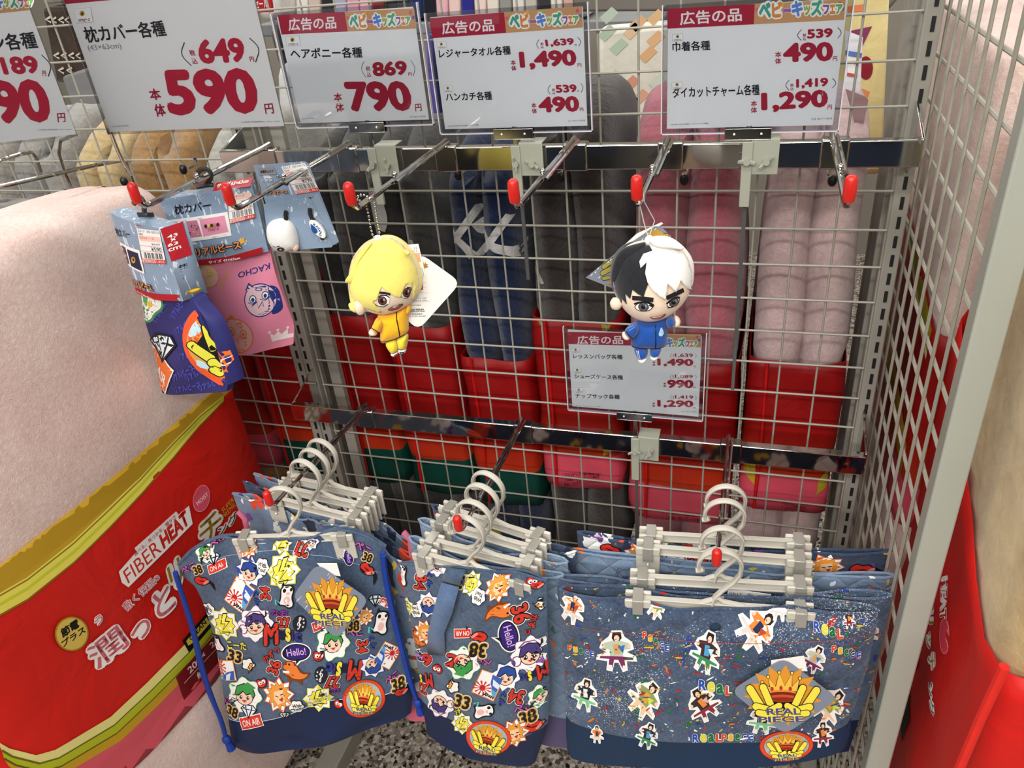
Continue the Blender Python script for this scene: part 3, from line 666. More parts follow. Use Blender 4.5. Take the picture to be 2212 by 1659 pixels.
backpack('white_quilt', 'white folded quilt on the far shelf beside the red sign', 'quilt', [(545, -40), (600, -40), (604, 42), (560, 46)], 1.4, .3, fur('#efece6', '#cfcbc4', 18., .6), bevel=.02)
backpack('white_quilt', 'dark quilt with a white rim behind the left upright', 'quilt', [(575, 60), (625, 60), (640, 140), (600, 150)], 1.0, .3, fur('#4a423c', '#2a2522', 18., .6), bevel=.02)
F = Frame((0, 1.1, 0), (1, 0, 0)); A = Art(F, d0=.002)
t = thing('shop_sign', 'small red sign with white letters at the top between the two front price cards', 'sign', F.W(*F.uv(570, 40)))
obj('sign_board', G().prism(F, [F.uv(*p) for p in [(543, -20), (582, -20), (588, 26), (552, 28)]], 0, -.01), plain('#b8202a', .4), t); A.text('セール', (553, 18), (580, 16), (550, 0), '#f2f0ee'); A.done('lettering', t)
# geometric quilt and yellow quilt with printed shapes
def quilt(label, quad, Y, base, shapes, name='printed_quilt'):
    F = Frame((0, Y, 0), (1, 0, 0)); P = [F.uv(*p) for p in quad]
    t = thing(name, label, 'quilt', F.W(*P[3])); obj('quilt_body', G().prism(F, P, 0, -.06), base, t, bevel=.012)
    for s_ in shapes: A = Art(F, d0=.002); A.poly(s_[1], s_[0]); A.done('printed_block', t)
cq = crop(1240, 0, 2.379); sh = []
for k, (x, y, c) in enumerate([(170, 170, '#b9cdb6'), (230, 240, '#b9cdb6'), (330, 120, '#e6b98a'), (300, 160, '#e9c9a0'), (380, 280, '#e2b482'), (290, 430, '#d79a7e'), (340, 500, '#dba98f'), (290, 530, '#b9cdb6'), (200, 400, '#c2d3be'), (420, 200, '#e6b98a'), (240, 620, '#c2d3be'), (310, 640, '#b9cdb6'), (430, 420, '#cfd9c8'), (420, 90, '#e6c08f'), (300, 700, '#c2d3be'), (180, 80, '#c2d3be')]):
    for dx in (0,): sh.append((c, [cq(x - 48, y + 10), cq(x + 14, y - 46), cq(x + 50, y - 16), cq(x - 12, y + 44)]))
quilt('pastel quilt with green and orange diagonal blocks behind the gap between price cards', [(1292, 62), (1560, 40), (1560, 420), (1296, 420)], .75, fur('#eceadb', '#d5d2c0', 16., .6), sh)
cy = crop(1780, 0, 2.9375)
quilt('pale yellow quilt with purple triangle and dark red oval at the top right', [(1800, -60), (1925, -60), (1905, 380), (1790, 380)], .62, fur('#f0e3a4', '#d8c888', 14., .6),
    [('#e88a58', [cy(150, 40), cy(250, 25), cy(250, 70), cy(150, 75)]), ('#8a3c66', [cy(165, 195), cy(305, 165), cy(240, 300)]), ('#8f2230', [cy(265 + 45 * math.cos(k / 16 * 6.283), cy0 + 75 * math.sin(k / 16 * 6.283)) for k in range(16) for cy0 in (430,)]), ('#e8925c', [cy(240, 560), cy(290, 580), cy(250, 680), cy(230, 640)]), ('#8f2230', [cy(250, 690), cy(262, 690), cy(240, 790), cy(232, 770)])])
backpack('chevron_textile', 'dark brown woven textile with cream chevrons at the top left', 'textile', [(88, 16), (190, 16), (215, 170), (120, 180)], .9, .2, fur('#54453a', '#352a22', 20., .6), bevel=.01)
F = Frame((0, .895, 0), (1, 0, 0)); A = Art(F, d0=.003)
for yy, x0 in ((42, 100), (43, 128), (120, 118), (120, 134), (120, 150), (152, 128), (152, 146)): A.line([(x0 + 11, yy - 6), (x0, yy), (x0 + 12, yy + 6)], .006, '#e6dccb')
for yy, x0 in ((43, 114), (43, 142), (120, 166)): A.line([(x0 + 9, yy - 6), (x0, yy), (x0 + 10, yy + 6)], .005, '#e6dccb')
t = [o for o in COL.objects if o.name.startswith('chevron_textile')][0]; A.done('woven_chevrons', t)
backpack('striped_textile', 'cream and dark striped textiles stacked at the top left corner', 'textile', [(88, -60), (150, -60), (150, 4), (92, 10)], .9, .2, fur('#d8d4c6', '#4a463e', 9., .5), bevel=.01)
backpack('grey_box', 'plain grey storage box under the chevron textiles', 'box', [(132, 166), (190, 146), (245, 150), (262, 215), (160, 252)], .45, .3, plain('#7f8082', .6))
backpack('swing_tag', 'mauve hang tag of the pale pink roll near the right upright', 'tag', [(1826, 192), (1868, 208), (1876, 216), (1862, 285), (1850, 282)], .1, .001, plain('#a58488', .5), bevel=0)
F = Frame((0, .12, 0), (1, 0, 0)); A = Art(F, d0=.002)
t = thing('care_card', 'white product card with blue band and price label right of the last price card', 'card', F.W(*F.uv(1845, 180)))
obj('card', G().prism(F, [F.uv(*p) for p in [(1826, 66), (1864, 80), (1858, 198), (1824, 192)]], 0, -.0015), plain('#e9eaf0', .5), t)
A.poly([(1826, 108), (1862, 114), (1861, 124), (1826, 118)], '#5f7fc0'); A.poly([(1831, 122), (1854, 126), (1851, 166), (1830, 162)], '#f6f4f2'); A.poly([(1830, 156), (1852, 160), (1851, 166), (1829, 163)], '#d8564e'); A.text('1,980', (1833, 138), (1852, 140), (1833, 131), '#303038'); A.done('card_print', t)

# bent chrome prongs and black-tipped hooks around the left bay
def wirehook(label, pts, r=.003, tip=None, grp=None):
    t = thing('chrome_prong', label, 'hook', pts[0], grp); obj('rod', G().tube(smooth_open([tuple(p) for p in pts], 1), r, 8), CH, t)
    if tip: obj('end_cap', G().ell(tip, (.006, .006, .008), 10, 8), plain('#111111', .35), t)
wirehook('long chrome prong crossing above the big pink fleece', [at(-20, 408, X=-.33), at(258, 345, X=-.33), at(276, 352, X=-.33), at(292, 402, X=-.33)], .0032)
wirehook('short chrome prong at the left picture edge above the furry blanket', [at(-20, 352, X=-.47), at(62, 328, X=-.47), at(75, 332, X=-.47), at(88, 372, X=-.47)], .003)
for l, P, tp in [('dark prong with black tip left of the tan roll', [(236, 278), (262, 345), (285, 380)], (268, 392)), ('bent chrome prong with black tip beside the cream roll', [(165, 290), (120, 308), (150, 400), (165, 408)], (146, 418)),
                 ('small chrome hook with black tips behind the pillowcase hook', [(420, 340), (424, 352), (408, 362)], (396, 366))]:
    wirehook(l, [at(*p, Y=-.02) for p in P], .0028, at(*tp, Y=-.02), 'black-tipped prongs of the left bay')
for l, P, tp in [('small black-tipped hook on the rose roll under the chrome bar', [(1487, 338), (1487, 372), (1474, 378)], (1478, 388)), ('small black-tipped hook at the top of the pale pink crease', [(1786, 352), (1790, 376), (1795, 380)], (1798, 390)),
                 ('tiny chrome hook on the navy roll under the bar', [(990, 358), (1000, 372), (1008, 366)], (990, 378)), ('tiny chrome hook on the brown roll under the bar', [(1212, 352), (1216, 370), (1206, 374)], (1212, 382))]:
    wirehook(l, [at(*p, Y=.035) for p in P], .0026, at(*tp, Y=.035), 'black-tipped hooks of the rolls')

obj('added_reflection_wall', G().box((.4, -2.3, -.35), (6, .05, 1.5)), made_up_goods(), kind='structure', smooth=0)  # unseen wall of made-up goods, added for the chrome bars to reflect

# ---------------------------------------------------------------- price cards
MAG = '#a81d3a'; RD = '#a31a36'; INK = '#17171f'
def evline(A, bl, br, tl):
    """multi-coloured balloon lettering with white outline"""
    txt = 'ベビーキッズフェア'; n = 9; cols = ['#3f9f8f', '#d98a45', '#a565a8', '#5b86d6', '#8fae4a', '#45a585', '#8a55a0', '#d98a45', '#6fae5a']
    ws = [1.35, 1.15, .9, 1.25, .75, 1.25, .7, .6, .8]; tot = sum(ws); x = 0; P = []
    for w_ in ws: P.append((x / tot, (x + w_ * .93) / tot, w_)); x += w_
    V = lambda a, b: (bl[0] + a * (br[0] - bl[0]) + b * (tl[0] - bl[0]), bl[1] + a * (br[1] - bl[1]) + b * (tl[1] - bl[1]))
    B = []
    for (a0, a1, w_), ch in zip(P, txt):
        h = 1 if w_ > 1 else .62; o = 0 if w_ > 1 else (.12 if w_ > .85 else .05)
        if ch == 'ー': h, o = .25, .3
        B.append((ch, V(a0, o), V(a1, o), V(a0, o + h)))
    for ch, a, b, c in B: A.otext(ch, a, b, c, '#f8f6f0', '#f8f6f0', .06, .2)
    for (ch, a, b, c), k in zip(B, cols): A.text(ch, a, b, c, k, .06)
def logo(A, x0, y0, x1, y1, sk=0):
    w, h = x1 - x0, y1 - y0
    A.poly([(x0, y0), (x1, y0 - w * .07), (x1 + sk, y1 - w * .07), (x0 + sk, y1)], '#b9bcc0'); A.poly([(x0 + 2, y0 + 2), (x1 - 2, y0 - w * .07 + 2), (x1 - 2 + sk, y1 - w * .07 - 2), (x0 + 2 + sk, y1 - 2)], '#eff0f1')
    A.ell(x0 + w * .5, y0 + h * .33, w * .15, w * .16, '#b5982e'); A.ell(x0 + w * .5, y0 + h * .36, w * .07, w * .08, '#3a3216')
    A.text('リアルピース', (x0 + w * .16 + sk * .8, y0 + h * .92), (x1 - w * .16 + sk * .8, y0 + h * .85), (x0 + w * .16 + sk * .7, y0 + h * .7), '#8a2a22', .04)
def paren(A, x0, y0, x1, y1, x2, y2, w_=.0006): A.line(smooth_open([(x0, y0), (x1, y1), (x2, y2)], 3), w_, '#333a4a')
def layered(fn):
    def g(A, *a, **k): k0, i0 = A.k, A.kinc; A.kinc = 1; fn(A, *a, **k); A.k, A.kinc = k0, i0
    return g
logo = layered(logo); evline = layered(evline)
def price_sign(label, F, corners, c, fill, stem=None, rim=.0065, grp=None):
    """corners of the paper card in crop pixels: TL TR BR BL"""
    Q = [F.uv(*c(*p)) for p in corners]; t = thing('price_sign', label, 'sign', F.W((Q[2][0] + Q[3][0]) / 2, min(Q[2][1], Q[3][1])), grp)
    x0 = (Q[0][0] + Q[3][0]) / 2; x1 = (Q[1][0] + Q[2][0]) / 2; y1 = (Q[0][1] + Q[1][1]) / 2; y0 = (Q[2][1] + Q[3][1]) / 2
    obj('card', G().prism(F, [(x0, y0), (x1, y0), (x1, y1), (x0, y1)], -.0003, .0003), plain('#e9eaec', .6), t, smooth=0)
    A = Art(F, d0=.0004, eps=.00005); A.T = lambda x, y: F.uv(*c(x, y)); fill(A, corners); 
    A.done('card_print', t)
    if stem:
        def rr(a, b, c_, d, r=.004): return [(a + r, b), (c_ - r, b), (c_, b + r), (c_, d - r), (c_ - r, d), (a + r, d), (a, d - r), (a, b + r)]
        hold = rr(x0 - rim, y0 - rim, x1 + rim, y1 + rim * .7)
        obj('holder_back', G().prism(F, hold, -.0016, -.0008), plastic_clear('#e6e7ea'), t, smooth=0)
        obj('holder_front', G().prism(F, hold, .0022, .003), plastic_clear('#f7f8f9'), t, smooth=0)
        g = G()
        for a, b, c_, d in ((x0 - rim, y0 - rim, x1 + rim, y0 - rim + .0012), (x0 - rim, y0 - rim, x0 - rim + .0012, y1 + rim * .7), (x1 + rim - .0012, y0 - rim, x1 + rim, y1 + rim * .7)): g.box(F.W((a + c_) / 2, (b + d) / 2, .0007), (c_ - a, .0052, d - b))
        obj('holder_rim', g, plain('#c9c6cf', .15), t, smooth=0, label='thin clear plastic rim')
        sx, kz, low, side = stem; z0 = y0 - rim - .002
        g = G(); g.box(F.W(sx, y0 - rim, .0045), (.05, .0016, .012)); g.box(F.W(sx, y0 - rim, -.003), (.05, .0016, .012)); g.box(F.W(sx, y0 - rim - .0065, .0007), (.05, .009, .0012))
        obj('bracket', g, STEEL, t, bevel=.0005)
        for dx in (-.0145, .0145): obj('rivet', G().ell(F.W(sx + dx, y0 - rim, .0058), (.0013, .0008, .0013), 8, 6), plain('#e8e8e6', .2), t)
        obj('stem', G().box(F.W(sx + .001, (z0 + kz) / 2, .0007), (.0055, .003, z0 - kz + .02)), STEEL, t, bevel=.0004)
        obj('stem', G().box(F.W(sx + .002, (kz - .06 + low) / 2, .0), (.0046, .003, kz - .06 - low)), plain('#6f7272', .3, .6), t, bevel=.0004, label='dark lower stem below the clamp')
        g = G(); g.box(F.W(sx + .02, kz - .014, -.0042 + .008), (.03, .0016, .04)); g.box(F.W(sx + .02, kz + .0062, -.008), (.03, .025, .0016)); g.box(F.W(sx + .001, kz - .034, .0045), (.0115, .0045, .075))
        obj('clamp', g, ZINC, t, bevel=.0008)
        for dx in (.001, .022):
            n = obj('wing_nut', G().tube([F.W(sx + dx, kz - .018, .004), F.W(sx + dx, kz - .018, .012)], .0038, 12), ZINC, t)
            for s_, an in ((1, .5 + side), (-1, .5 + side)):
                d = (math.cos(an + (0 if dx < .01 else .9)) * s_, math.sin(an + (0 if dx < .01 else .9)) * s_)
                obj('wing', G().tube([F.W(sx + dx, kz - .018, .008), F.W(sx + dx + d[0] * .006, kz - .018 + d[1] * .006, .011), F.W(sx + dx + d[0] * .0095, kz - .018 + d[1] * .0095, .013)], [.0022, .0026, .0018], 8, flat=.5), ZINC, n)
    return t
def header(A, K, hb, split):
    """K corners; hb fraction of height; split fraction where the event banner starts"""
    TL, TR, BR, BL = K; L = lambda a, b, f: (a[0] + (b[0] - a[0]) * f, a[1] + (b[1] - a[1]) * f)
    l, r = L(TL, BL, hb), L(TR, BR, hb); ms, ml = L(TL, TR, split), L(l, r, split)
    A.poly([TL, ms, ml, l], MAG); A.poly([ms, TR, r, ml], '#c9986a')
    for f, q, c in ((.03, .3, '#d96a6a'), (.05, .55, '#e2a23f'), (.94, .2, '#c65a8a'), (.97, .45, '#5f6fc0'), (.5, .12, '#9ab85a'), (.3, .1, '#d9b04a')):
        a = L(ms, TR, f); b = L(ml, r, f); p = L(a, b, q); A.ell(p[0], p[1], (TR[0] - TL[0]) * .011, (BL[1] - TL[1]) * .018, c)
    A.k = 4; A.kinc = .1
FS = Frame((0, -.1, 0), (1, 0, 0)); c2 = crop(580, 0, 3.0722); c3 = crop(1280, 0, 2.3697); cs6 = crop(1220, 460, 3.606); c1 = crop(0, 0, 3.5677)
def s3(A, K):
    header(A, K, .18, .49); A.text('広告の品', (136, 206), (453, 190), (131, 122), '#f3e9ea', .022); evline(A, (545, 188), (952, 168), (532, 98)); logo(A, 114, 242, 206, 306, 8)
    A.text('ヘアポニー各種', (150, 392), (626, 382), (143, 320), INK, .02); paren(A, 634, 408, 612, 460, 650, 515); paren(A, 945, 400, 978, 450, 960, 505)
    A.text('税', (650, 472), (678, 470), (645, 440), RD, .015); A.text('込', (655, 512), (684, 510), (652, 480), RD, .015); A.text('869', (697, 508), (926, 496), (684, 412), RD, .045); A.text('円', (930, 503), (952, 501), (928, 481), RD, .02)
    A.text('本', (438, 674), (492, 670), (432, 618), RD, .024); A.text('体', (450, 744), (505, 740), (442, 686), RD, .024); A.text('790', (540, 742), (968, 736), (497, 540), RD, .048); A.text('円', (977, 740), (1019, 736), (972, 690), RD, .015)
    A.text('C-8  0211〜0218', (935, 780), (1042, 776), (933, 770), '#55585c', 0); A.text('SA-211(231-対象)', (225, 792), (305, 788), (223, 784), '#55585c', 0)
def s4(A, K):
    header(A, K, .18, .49); A.text('広告の品', (1155, 230), (1502, 206), (1147, 146), '#f3e9ea', .022); evline(A, (1605, 188), (2068, 164), (1595, 96)); logo(A, 1116, 277, 1180, 322, 5); logo(A, 1160, 569, 1222, 612, 4)
    A.text('レジャータオル各種', (1134, 386), (1610, 362), (1128, 326), INK, .02); A.text('ハンカチ各種', (1180, 672), (1486, 662), (1174, 614), INK, .02)
    for (x, y, s_) in ((1806, 300, 1), (1883, 605, .95)): A.text('税', (x, y), (x + 20, y - 1), (x - 2, y - 18), RD, .02); A.text('込', (x + 2, y + 20), (x + 22, y + 19), (x, y + 3), RD, .02)
    A.text('1,639', (1843, 314), (2032, 302), (1834, 262), RD, .045); A.text('539', (1910, 616), (2050, 611), (1902, 563), RD, .045); A.text('円', (2033, 305), (2046, 304), (2032, 292), RD, .02); A.text('円', (2050, 610), (2062, 609), (2049, 598), RD, .02)
    paren(A, 1795, 262, 1776, 295, 1795, 322); paren(A, 2052, 246, 2078, 275, 2058, 308); paren(A, 1872, 562, 1850, 595, 1872, 625); paren(A, 2072, 550, 2092, 580, 2075, 612)
    A.text('1,490', (1672, 466), (2050, 450), (1660, 342), RD, .048); A.text('490', (1795, 748), (2066, 740), (1787, 642), RD, .048)
    for x, y in ((1610, 432), (1747, 716)): A.text('本', (x, y), (x + 34, y - 2), (x - 4, y - 34), RD, .024); A.text('体', (x + 4, y + 38), (x + 38, y + 36), (x, y + 4), RD, .024)
    A.text('円', (2053, 444), (2078, 442), (2050, 420), RD, .015); A.text('円', (2068, 738), (2092, 736), (2065, 714), RD, .015); A.text('C-7  0211〜0218', (1990, 808), (2100, 803), (1989, 798), '#55585c', 0); A.text('SA-210-309(302207010用ハンカチ売場)', (1193, 843), (1395, 834), (1192, 832), '#55585c', 0)
def s5(A, K):
    header(A, K, .165, .49); A.text('広告の品', (448, 130), (765, 108), (445, 60), '#f3e9ea', .022); evline(A, (852, 94), (1284, 74), (850, 12)); logo(A, 408, 174, 463, 211, 0); logo(A, 405, 420, 460, 457, 0)
    A.text('巾着各種', (410, 264), (603, 256), (408, 214), INK, .02); A.text('ダイカットチャーム各種', (411, 502), (856, 486), (408, 446), INK, .02)
    A.text('539', (1098, 198), (1230, 190), (1097, 150), RD, .045); A.text('490', (975, 320), (1232, 312), (974, 220), RD, .048); A.text('1,419', (1042, 455), (1206, 447), (1042, 404), RD, .045); A.text('1,290', (864, 578), (1206, 560), (862, 474), RD, .048)
    for x, y in ((1076, 188), (1012, 444)): A.text('税', (x, y), (x + 17, y - 1), (x, y - 16), RD, .02); A.text('込', (x, y + 18), (x + 17, y + 17), (x, y + 2), RD, .02)
    paren(A, 1070, 150, 1044, 180, 1068, 206); paren(A, 1255, 140, 1278, 165, 1255, 196); paren(A, 1008, 408, 984, 435, 1006, 462); paren(A, 1228, 400, 1250, 425, 1226, 450)
    for x, y in ((934, 294), (810, 545)): A.text('本', (x, y), (x + 32, y - 2), (x, y - 30), RD, .024); A.text('体', (x, y + 34), (x + 32, y + 32), (x, y + 4), RD, .024)
    A.text('円', (1230, 312), (1252, 311), (1230, 288), RD, .015); A.text('円', (1203, 560), (1225, 559), (1204, 536), RD, .015); A.text('C-8  0211〜0218', (1120, 614), (1224, 610), (1120, 604), '#55585c', 0); A.text('SA-304-317(310998レッスンバッグ売場)', (402, 642), (592, 636), (402, 633), '#55585c', 0)
def s6(A, K):
    header(A, K, .16, .49); A.text('広告の品', (98, 1022), (455, 1022), (95, 954), '#f3e9ea', .022); evline(A, (630, 1042), (1040, 1044), (630, 970))
    for x, y in ((54, 1050), (66, 1208), (79, 1362)): logo(A, x, y, x + 62, y + 38, 2)
    A.text('レッスンバッグ各種', (66, 1132), (452, 1140), (62, 1094), INK, .02); A.text('シューズケース各種', (77, 1288), (455, 1298), (73, 1252), INK, .02); A.text('ナップサック各種', (84, 1440), (429, 1450), (82, 1404), INK, .02)
    A.text('1,639', (859, 1124), (1000, 1126), (858, 1092), RD, .024); A.text('1,490', (722, 1194), (1003, 1198), (720, 1132), RD, .048); A.text('1,089', (859, 1288), (1000, 1291), (858, 1257), RD, .024); A.text('990', (798, 1362), (1003, 1364), (797, 1297), RD, .048); A.text('1,419', (859, 1448), (1002, 1451), (858, 1417), RD, .024); A.text('1,290', (722, 1514), (1003, 1520), (720, 1454), RD, .048)
    for x, y in ((684, 1170), (768, 1335), (682, 1490)): A.text('本', (x, y), (x + 22, y), (x, y - 16), RD, .04); A.text('体', (x, y + 19), (x + 22, y + 19), (x, y + 3), RD, .04)
    for x, y in ((1003, 1202), (1001, 1365), (1000, 1523)): A.text('円', (x, y), (x + 17, y), (x, y - 14), RD, .02)
    for x, y in ((825, 1092), (823, 1257), (825, 1417)): paren(A, x + 8, y, x - 4, y + 20, x + 6, y + 36, .0004); paren(A, 1016, y + 2, 1028, y + 20, 1016, y + 36, .0004); A.text('税', (x + 16, y + 17), (x + 27, y + 17), (x + 16, y + 6), RD, .02); A.text('込', (x + 16, y + 30), (x + 27, y + 30), (x + 16, y + 19), RD, .02)
    A.text('C-8  0211〜0218', (906, 1548), (1025, 1552), (906, 1541), '#55585c', 0); A.text('SA-311(310998レッスンバッグ売場)', (85, 1504), (278, 1511), (85, 1497), '#55585c', 0)
def s2(A, K):
    TL, TR, BR, BL = K; L = lambda a, b, f: (a[0] + (b[0] - a[0]) * f, a[1] + (b[1] - a[1]) * f)
    header(A, K, .178, .49); A.text('広告の品', (600, -28), (1080, -60), (570, -140), '#f3e9ea', .022); logo(A, 572, 66, 702, 178, 20)
    A.text('枕カバー各種', (672, 332), (1292, 276), (634, 208), '#26262e', .02); A.text('(43×63cm)', (690, 402), (945, 382), (672, 348), '#8f9298', -.008)
    paren(A, 1424, 325, 1390, 420, 1478, 506, .0008); paren(A, 1925, 292, 2010, 370, 1972, 478, .0008); A.text('税', (1470, 430), (1512, 427), (1455, 385), RD, .015); A.text('込', (1488, 494), (1530, 490), (1476, 448), RD, .015)
    A.text('649', (1548, 494), (1905, 476), (1510, 304), '#b8233f', .045); A.text('円', (1932, 474), (1964, 472), (1922, 436), RD, .02); A.text('590', (1306, 890), (2016, 874), (1240, 534), '#b8233f', .048)
    A.text('本', (1165, 772), (1250, 766), (1144, 684), RD, .024); A.text('体', (1205, 900), (1286, 893), (1184, 802), RD, .024); A.text('円', (2050, 878), (2116, 872), (2036, 800), RD, .015)
    A.text('SA-81523(1)対象', (870, 978), (996, 974), (866, 966), '#8a8c90', 0); A.text('C-00(夢の寝室撮影)()   0211〜0218', (1862, 948), (2160, 940), (1858, 934), '#8a8c90', 0)
def s1(A, K):
    header(A, K, .178, .49); evline(A, (-220, 72), (275, 58), (-245, -30)); A.text('敷パッド・マシン各種', (-900, 470), (300, 370), (-940, 340), '#26262e', .02)
    A.text('1,189', (-110, 602), (322, 582), (-160, 446), '#b8233f', .045); A.text('円', (332, 584), (358, 582), (325, 545), RD, .02); paren(A, 322, 422, 402, 500, 374, 588, .0008)
    A.text('990', (-230, 965), (422, 940), (-320, 628), '#b8233f', .048); A.text('円', (448, 942), (508, 938), (440, 872), RD, .015); A.text('C-30(夢の寝室撮影)  0211〜0218', (295, 1006), (552, 1002), (292, 994), '#8a8c90', 0)
price_sign('price card 869/790 in clear holder on a stem over the second chrome hook', FS, [(62, 100), (968, 55), (1060, 795), (205, 815)], c2, s3, (FS.uv(800, 300)[0], .0855, .03, .2))
price_sign('price card 1,490 and 490 in clear holder above the navy fleece roll', FS, [(1068, 120), (2080, 40), (2122, 830), (1180, 860)], c2, s4, (FS.uv(1113, 310)[0], .0855, -.09, 1.2))
price_sign('price card 490 and 1,290 in clear holder above the two pink rolls', FS, [(383, 45), (1296, -5), (1240, 638), (385, 660)], c3, s5, (FS.uv(1614, 310)[0], .0855, -.24, -.6))
price_sign('three-line price card 1,490, 990, 1,290 partly behind the doll with blue tracksuit', FS, [(22, 925), (1063, 945), (1048, 1572), (62, 1518)], cs6, s6, (FS.uv(1371, 905)[0], -.3355, -.75, -.3))
FB = yawf((.125, -.423, .3), 1.5)
def tlc(F, c, BL, w_, h): a, b = F.uv(*c(*BL)); return [(a, b + h), (a + w_, b + h), (a + w_, b), (a, b)]
def price_sign_big(label, F, c, BLp, fill):
    a, b = F.uv(*c(*BLp)); w_, h = .182, .128; U = lambda u, v: (a + u * w_, b + v * h)
    # invert corner places to crop pixels by projecting the card corners
    def px(u, v):
        q = RM @ (F.W(*U(u, v)) - CP); X, Y = 1106 + FPX * q.x / q.z, 829.5 + FPX * q.y / q.z; o = c(0, 0); s_ = 1 / (c(1, 0)[0] - o[0]); return ((X - o[0]) * s_, (Y - o[1]) * s_)
    K = [px(0, 1), px(1, 1), px(1, 0), px(0, 0)]
    t = price_sign(label, F, K, c, fill)
    obj('film_sleeve', G().prism(F, [U(-.012, -.015), U(1.012, -.015), U(1.012, 1.015), U(-.012, 1.015)], .0014, .0018), plastic_clear('#f4f4f4'), t, smooth=0)
    obj('hanging_clip', G().box(F.W(a + .5 * w_, b + h + .012, 0), (.03, .004, .03)), plain('#d9d9d6', .3), t, bevel=.001)
    obj('hanging_rod', G().tube([F.W(a + .5 * w_, b + h + .02, 0), F.W(a + .5 * w_, b + h + .35, 0)], .003, 8), CH, t)
    return t
price_sign_big('large white price card 649/590, second from the left at the top', FB, c1, (850, 1016), s2)
FC = yawf((.083, -.417, .24), 21); 
def left_card():
    q = FC.uv(*c1(586, 1034)); F2 = FC; 
    a = q[0] - .182; P = F2.W(a, q[1]); v = RM @ (P - CP); X, Y = 1106 + FPX * v.x / v.z, 829.5 + FPX * v.y / v.z
    price_sign_big('white price card 1,189/990 cut by the left edge of the picture', F2, c1, (X * 3.5677, Y * 3.5677), s1)
left_card()

# ---------------------------------------------------------------- clip hangers
HP = plain('#c3beb1', .38); CLR = plastic_clear('#c9c6bd'); WB = .0685
def hanger(label, x, y, yaw, half, grp):
    """ring sits on the rod; z=0 at ring centre; bar 0.085 below"""
    t = thing('clip_hanger', label, 'hanger', (x, y, -.3205), grp, math.radians(yaw))
    arc = [(-.0235 * math.cos(a), 0, .0235 * math.sin(a)) for a in [math.radians(-18 + 12 * i) for i in range(17)]]
    path = arc + [(.0225, 0, -.011), (.016, 0, -.024), (.004, 0, -.038), (-.004, 0, -.05), (-.006, 0, -.062)]
    g = G(); g.tube([Vector(p) for p in path], .0044, 8, flat=.62); g.tube([(-.0265, 0, -.009), (-.0222, 0, -.0085), (-.018, 0, -.006)], .0034, 8)
    obj('hook', g, HP, t, local=True)
    obj('hook_rib', G().tube([Vector((p[0] * .999, -.0042, p[2])) for p in path[1:-2]], .0008, 5), plain('#a8a397', .5), t, local=True)
    g = G(); g.box((0, 0, -.065), (2 * half, .0035, .0115)); g.box((0, 0, -.0595), (2 * half, .0072, .0018)); g.box((0, 0, -.0708), (2 * half, .0072, .0018))
    g.tube([(-.02, 0, -.061), (-.006, 0, -.054), (0, 0, -.05), (.006, 0, -.056), (.03, 0, -.061)], .0035, 6)
    obj('bar', g, HP, t, bevel=.0005, local=True)
    for s_ in (-1, 1):
        g = G()
        for d in (-1, 1):
            g.box((s_ * (half - .004), d * .0062, -.079), (.031, .003, .045)); g.box((s_ * (half - .004), d * .008, -.062), (.031, .003, .012))
        c = obj('clip', g, HP, t, bevel=.0016, local=True)
        g = G(); g.box((s_ * (half - .004), 0, -.0555), (.0125, .022, .0016)); g.box((s_ * (half - .004), -.011, -.066), (.0125, .0014, .022)); g.box((s_ * (half - .004), .011, -.066), (.0125, .0014, .022))
        sp = obj('spring_band', g, plain('#a9a69c', .14, .35), c, bevel=.0004, local=True)
        obj('rivet', G().ell((s_ * (half - .004), -.0098, -.083), (.0016, .0018, .0016), 8, 6), plain('#efeeea', .2), c, local=True)
    return t
MD = {'M': (.3813, [-.262, -.288, -.321, -.35], [-13, -10.5, -7, -8.3], .0745), 'L': (.1135, [-.23, -.254, -.28, -.341], [-6, -6.5, -7, 13.9], .0745), 'R': (.6874, [-.236, -.264, -.313, -.351], [6, 4.1, 6.9, 5.8], .096)}
names = {'M': 'shoe bag', 'L': 'drawstring bag', 'R': 'lesson bag'}; ordn = ['rearmost', 'third from the front', 'second from the front', 'front']
xs_off = {'M': -.003, 'L': -.016, 'R': 0}
HG = {}
for k, (x, ys, yw, half) in MD.items():
    for i in range(4):
        HG[k, i] = hanger(f'{ordn[i]} grey plastic clip hanger of the {names[k]}s on the {dict(M="middle", L="left", R="right")[k]} hook', x + .004, ys[i], yw[i], half, 'grey clip hangers on the lower hooks')
HZ = -.3205 - .079

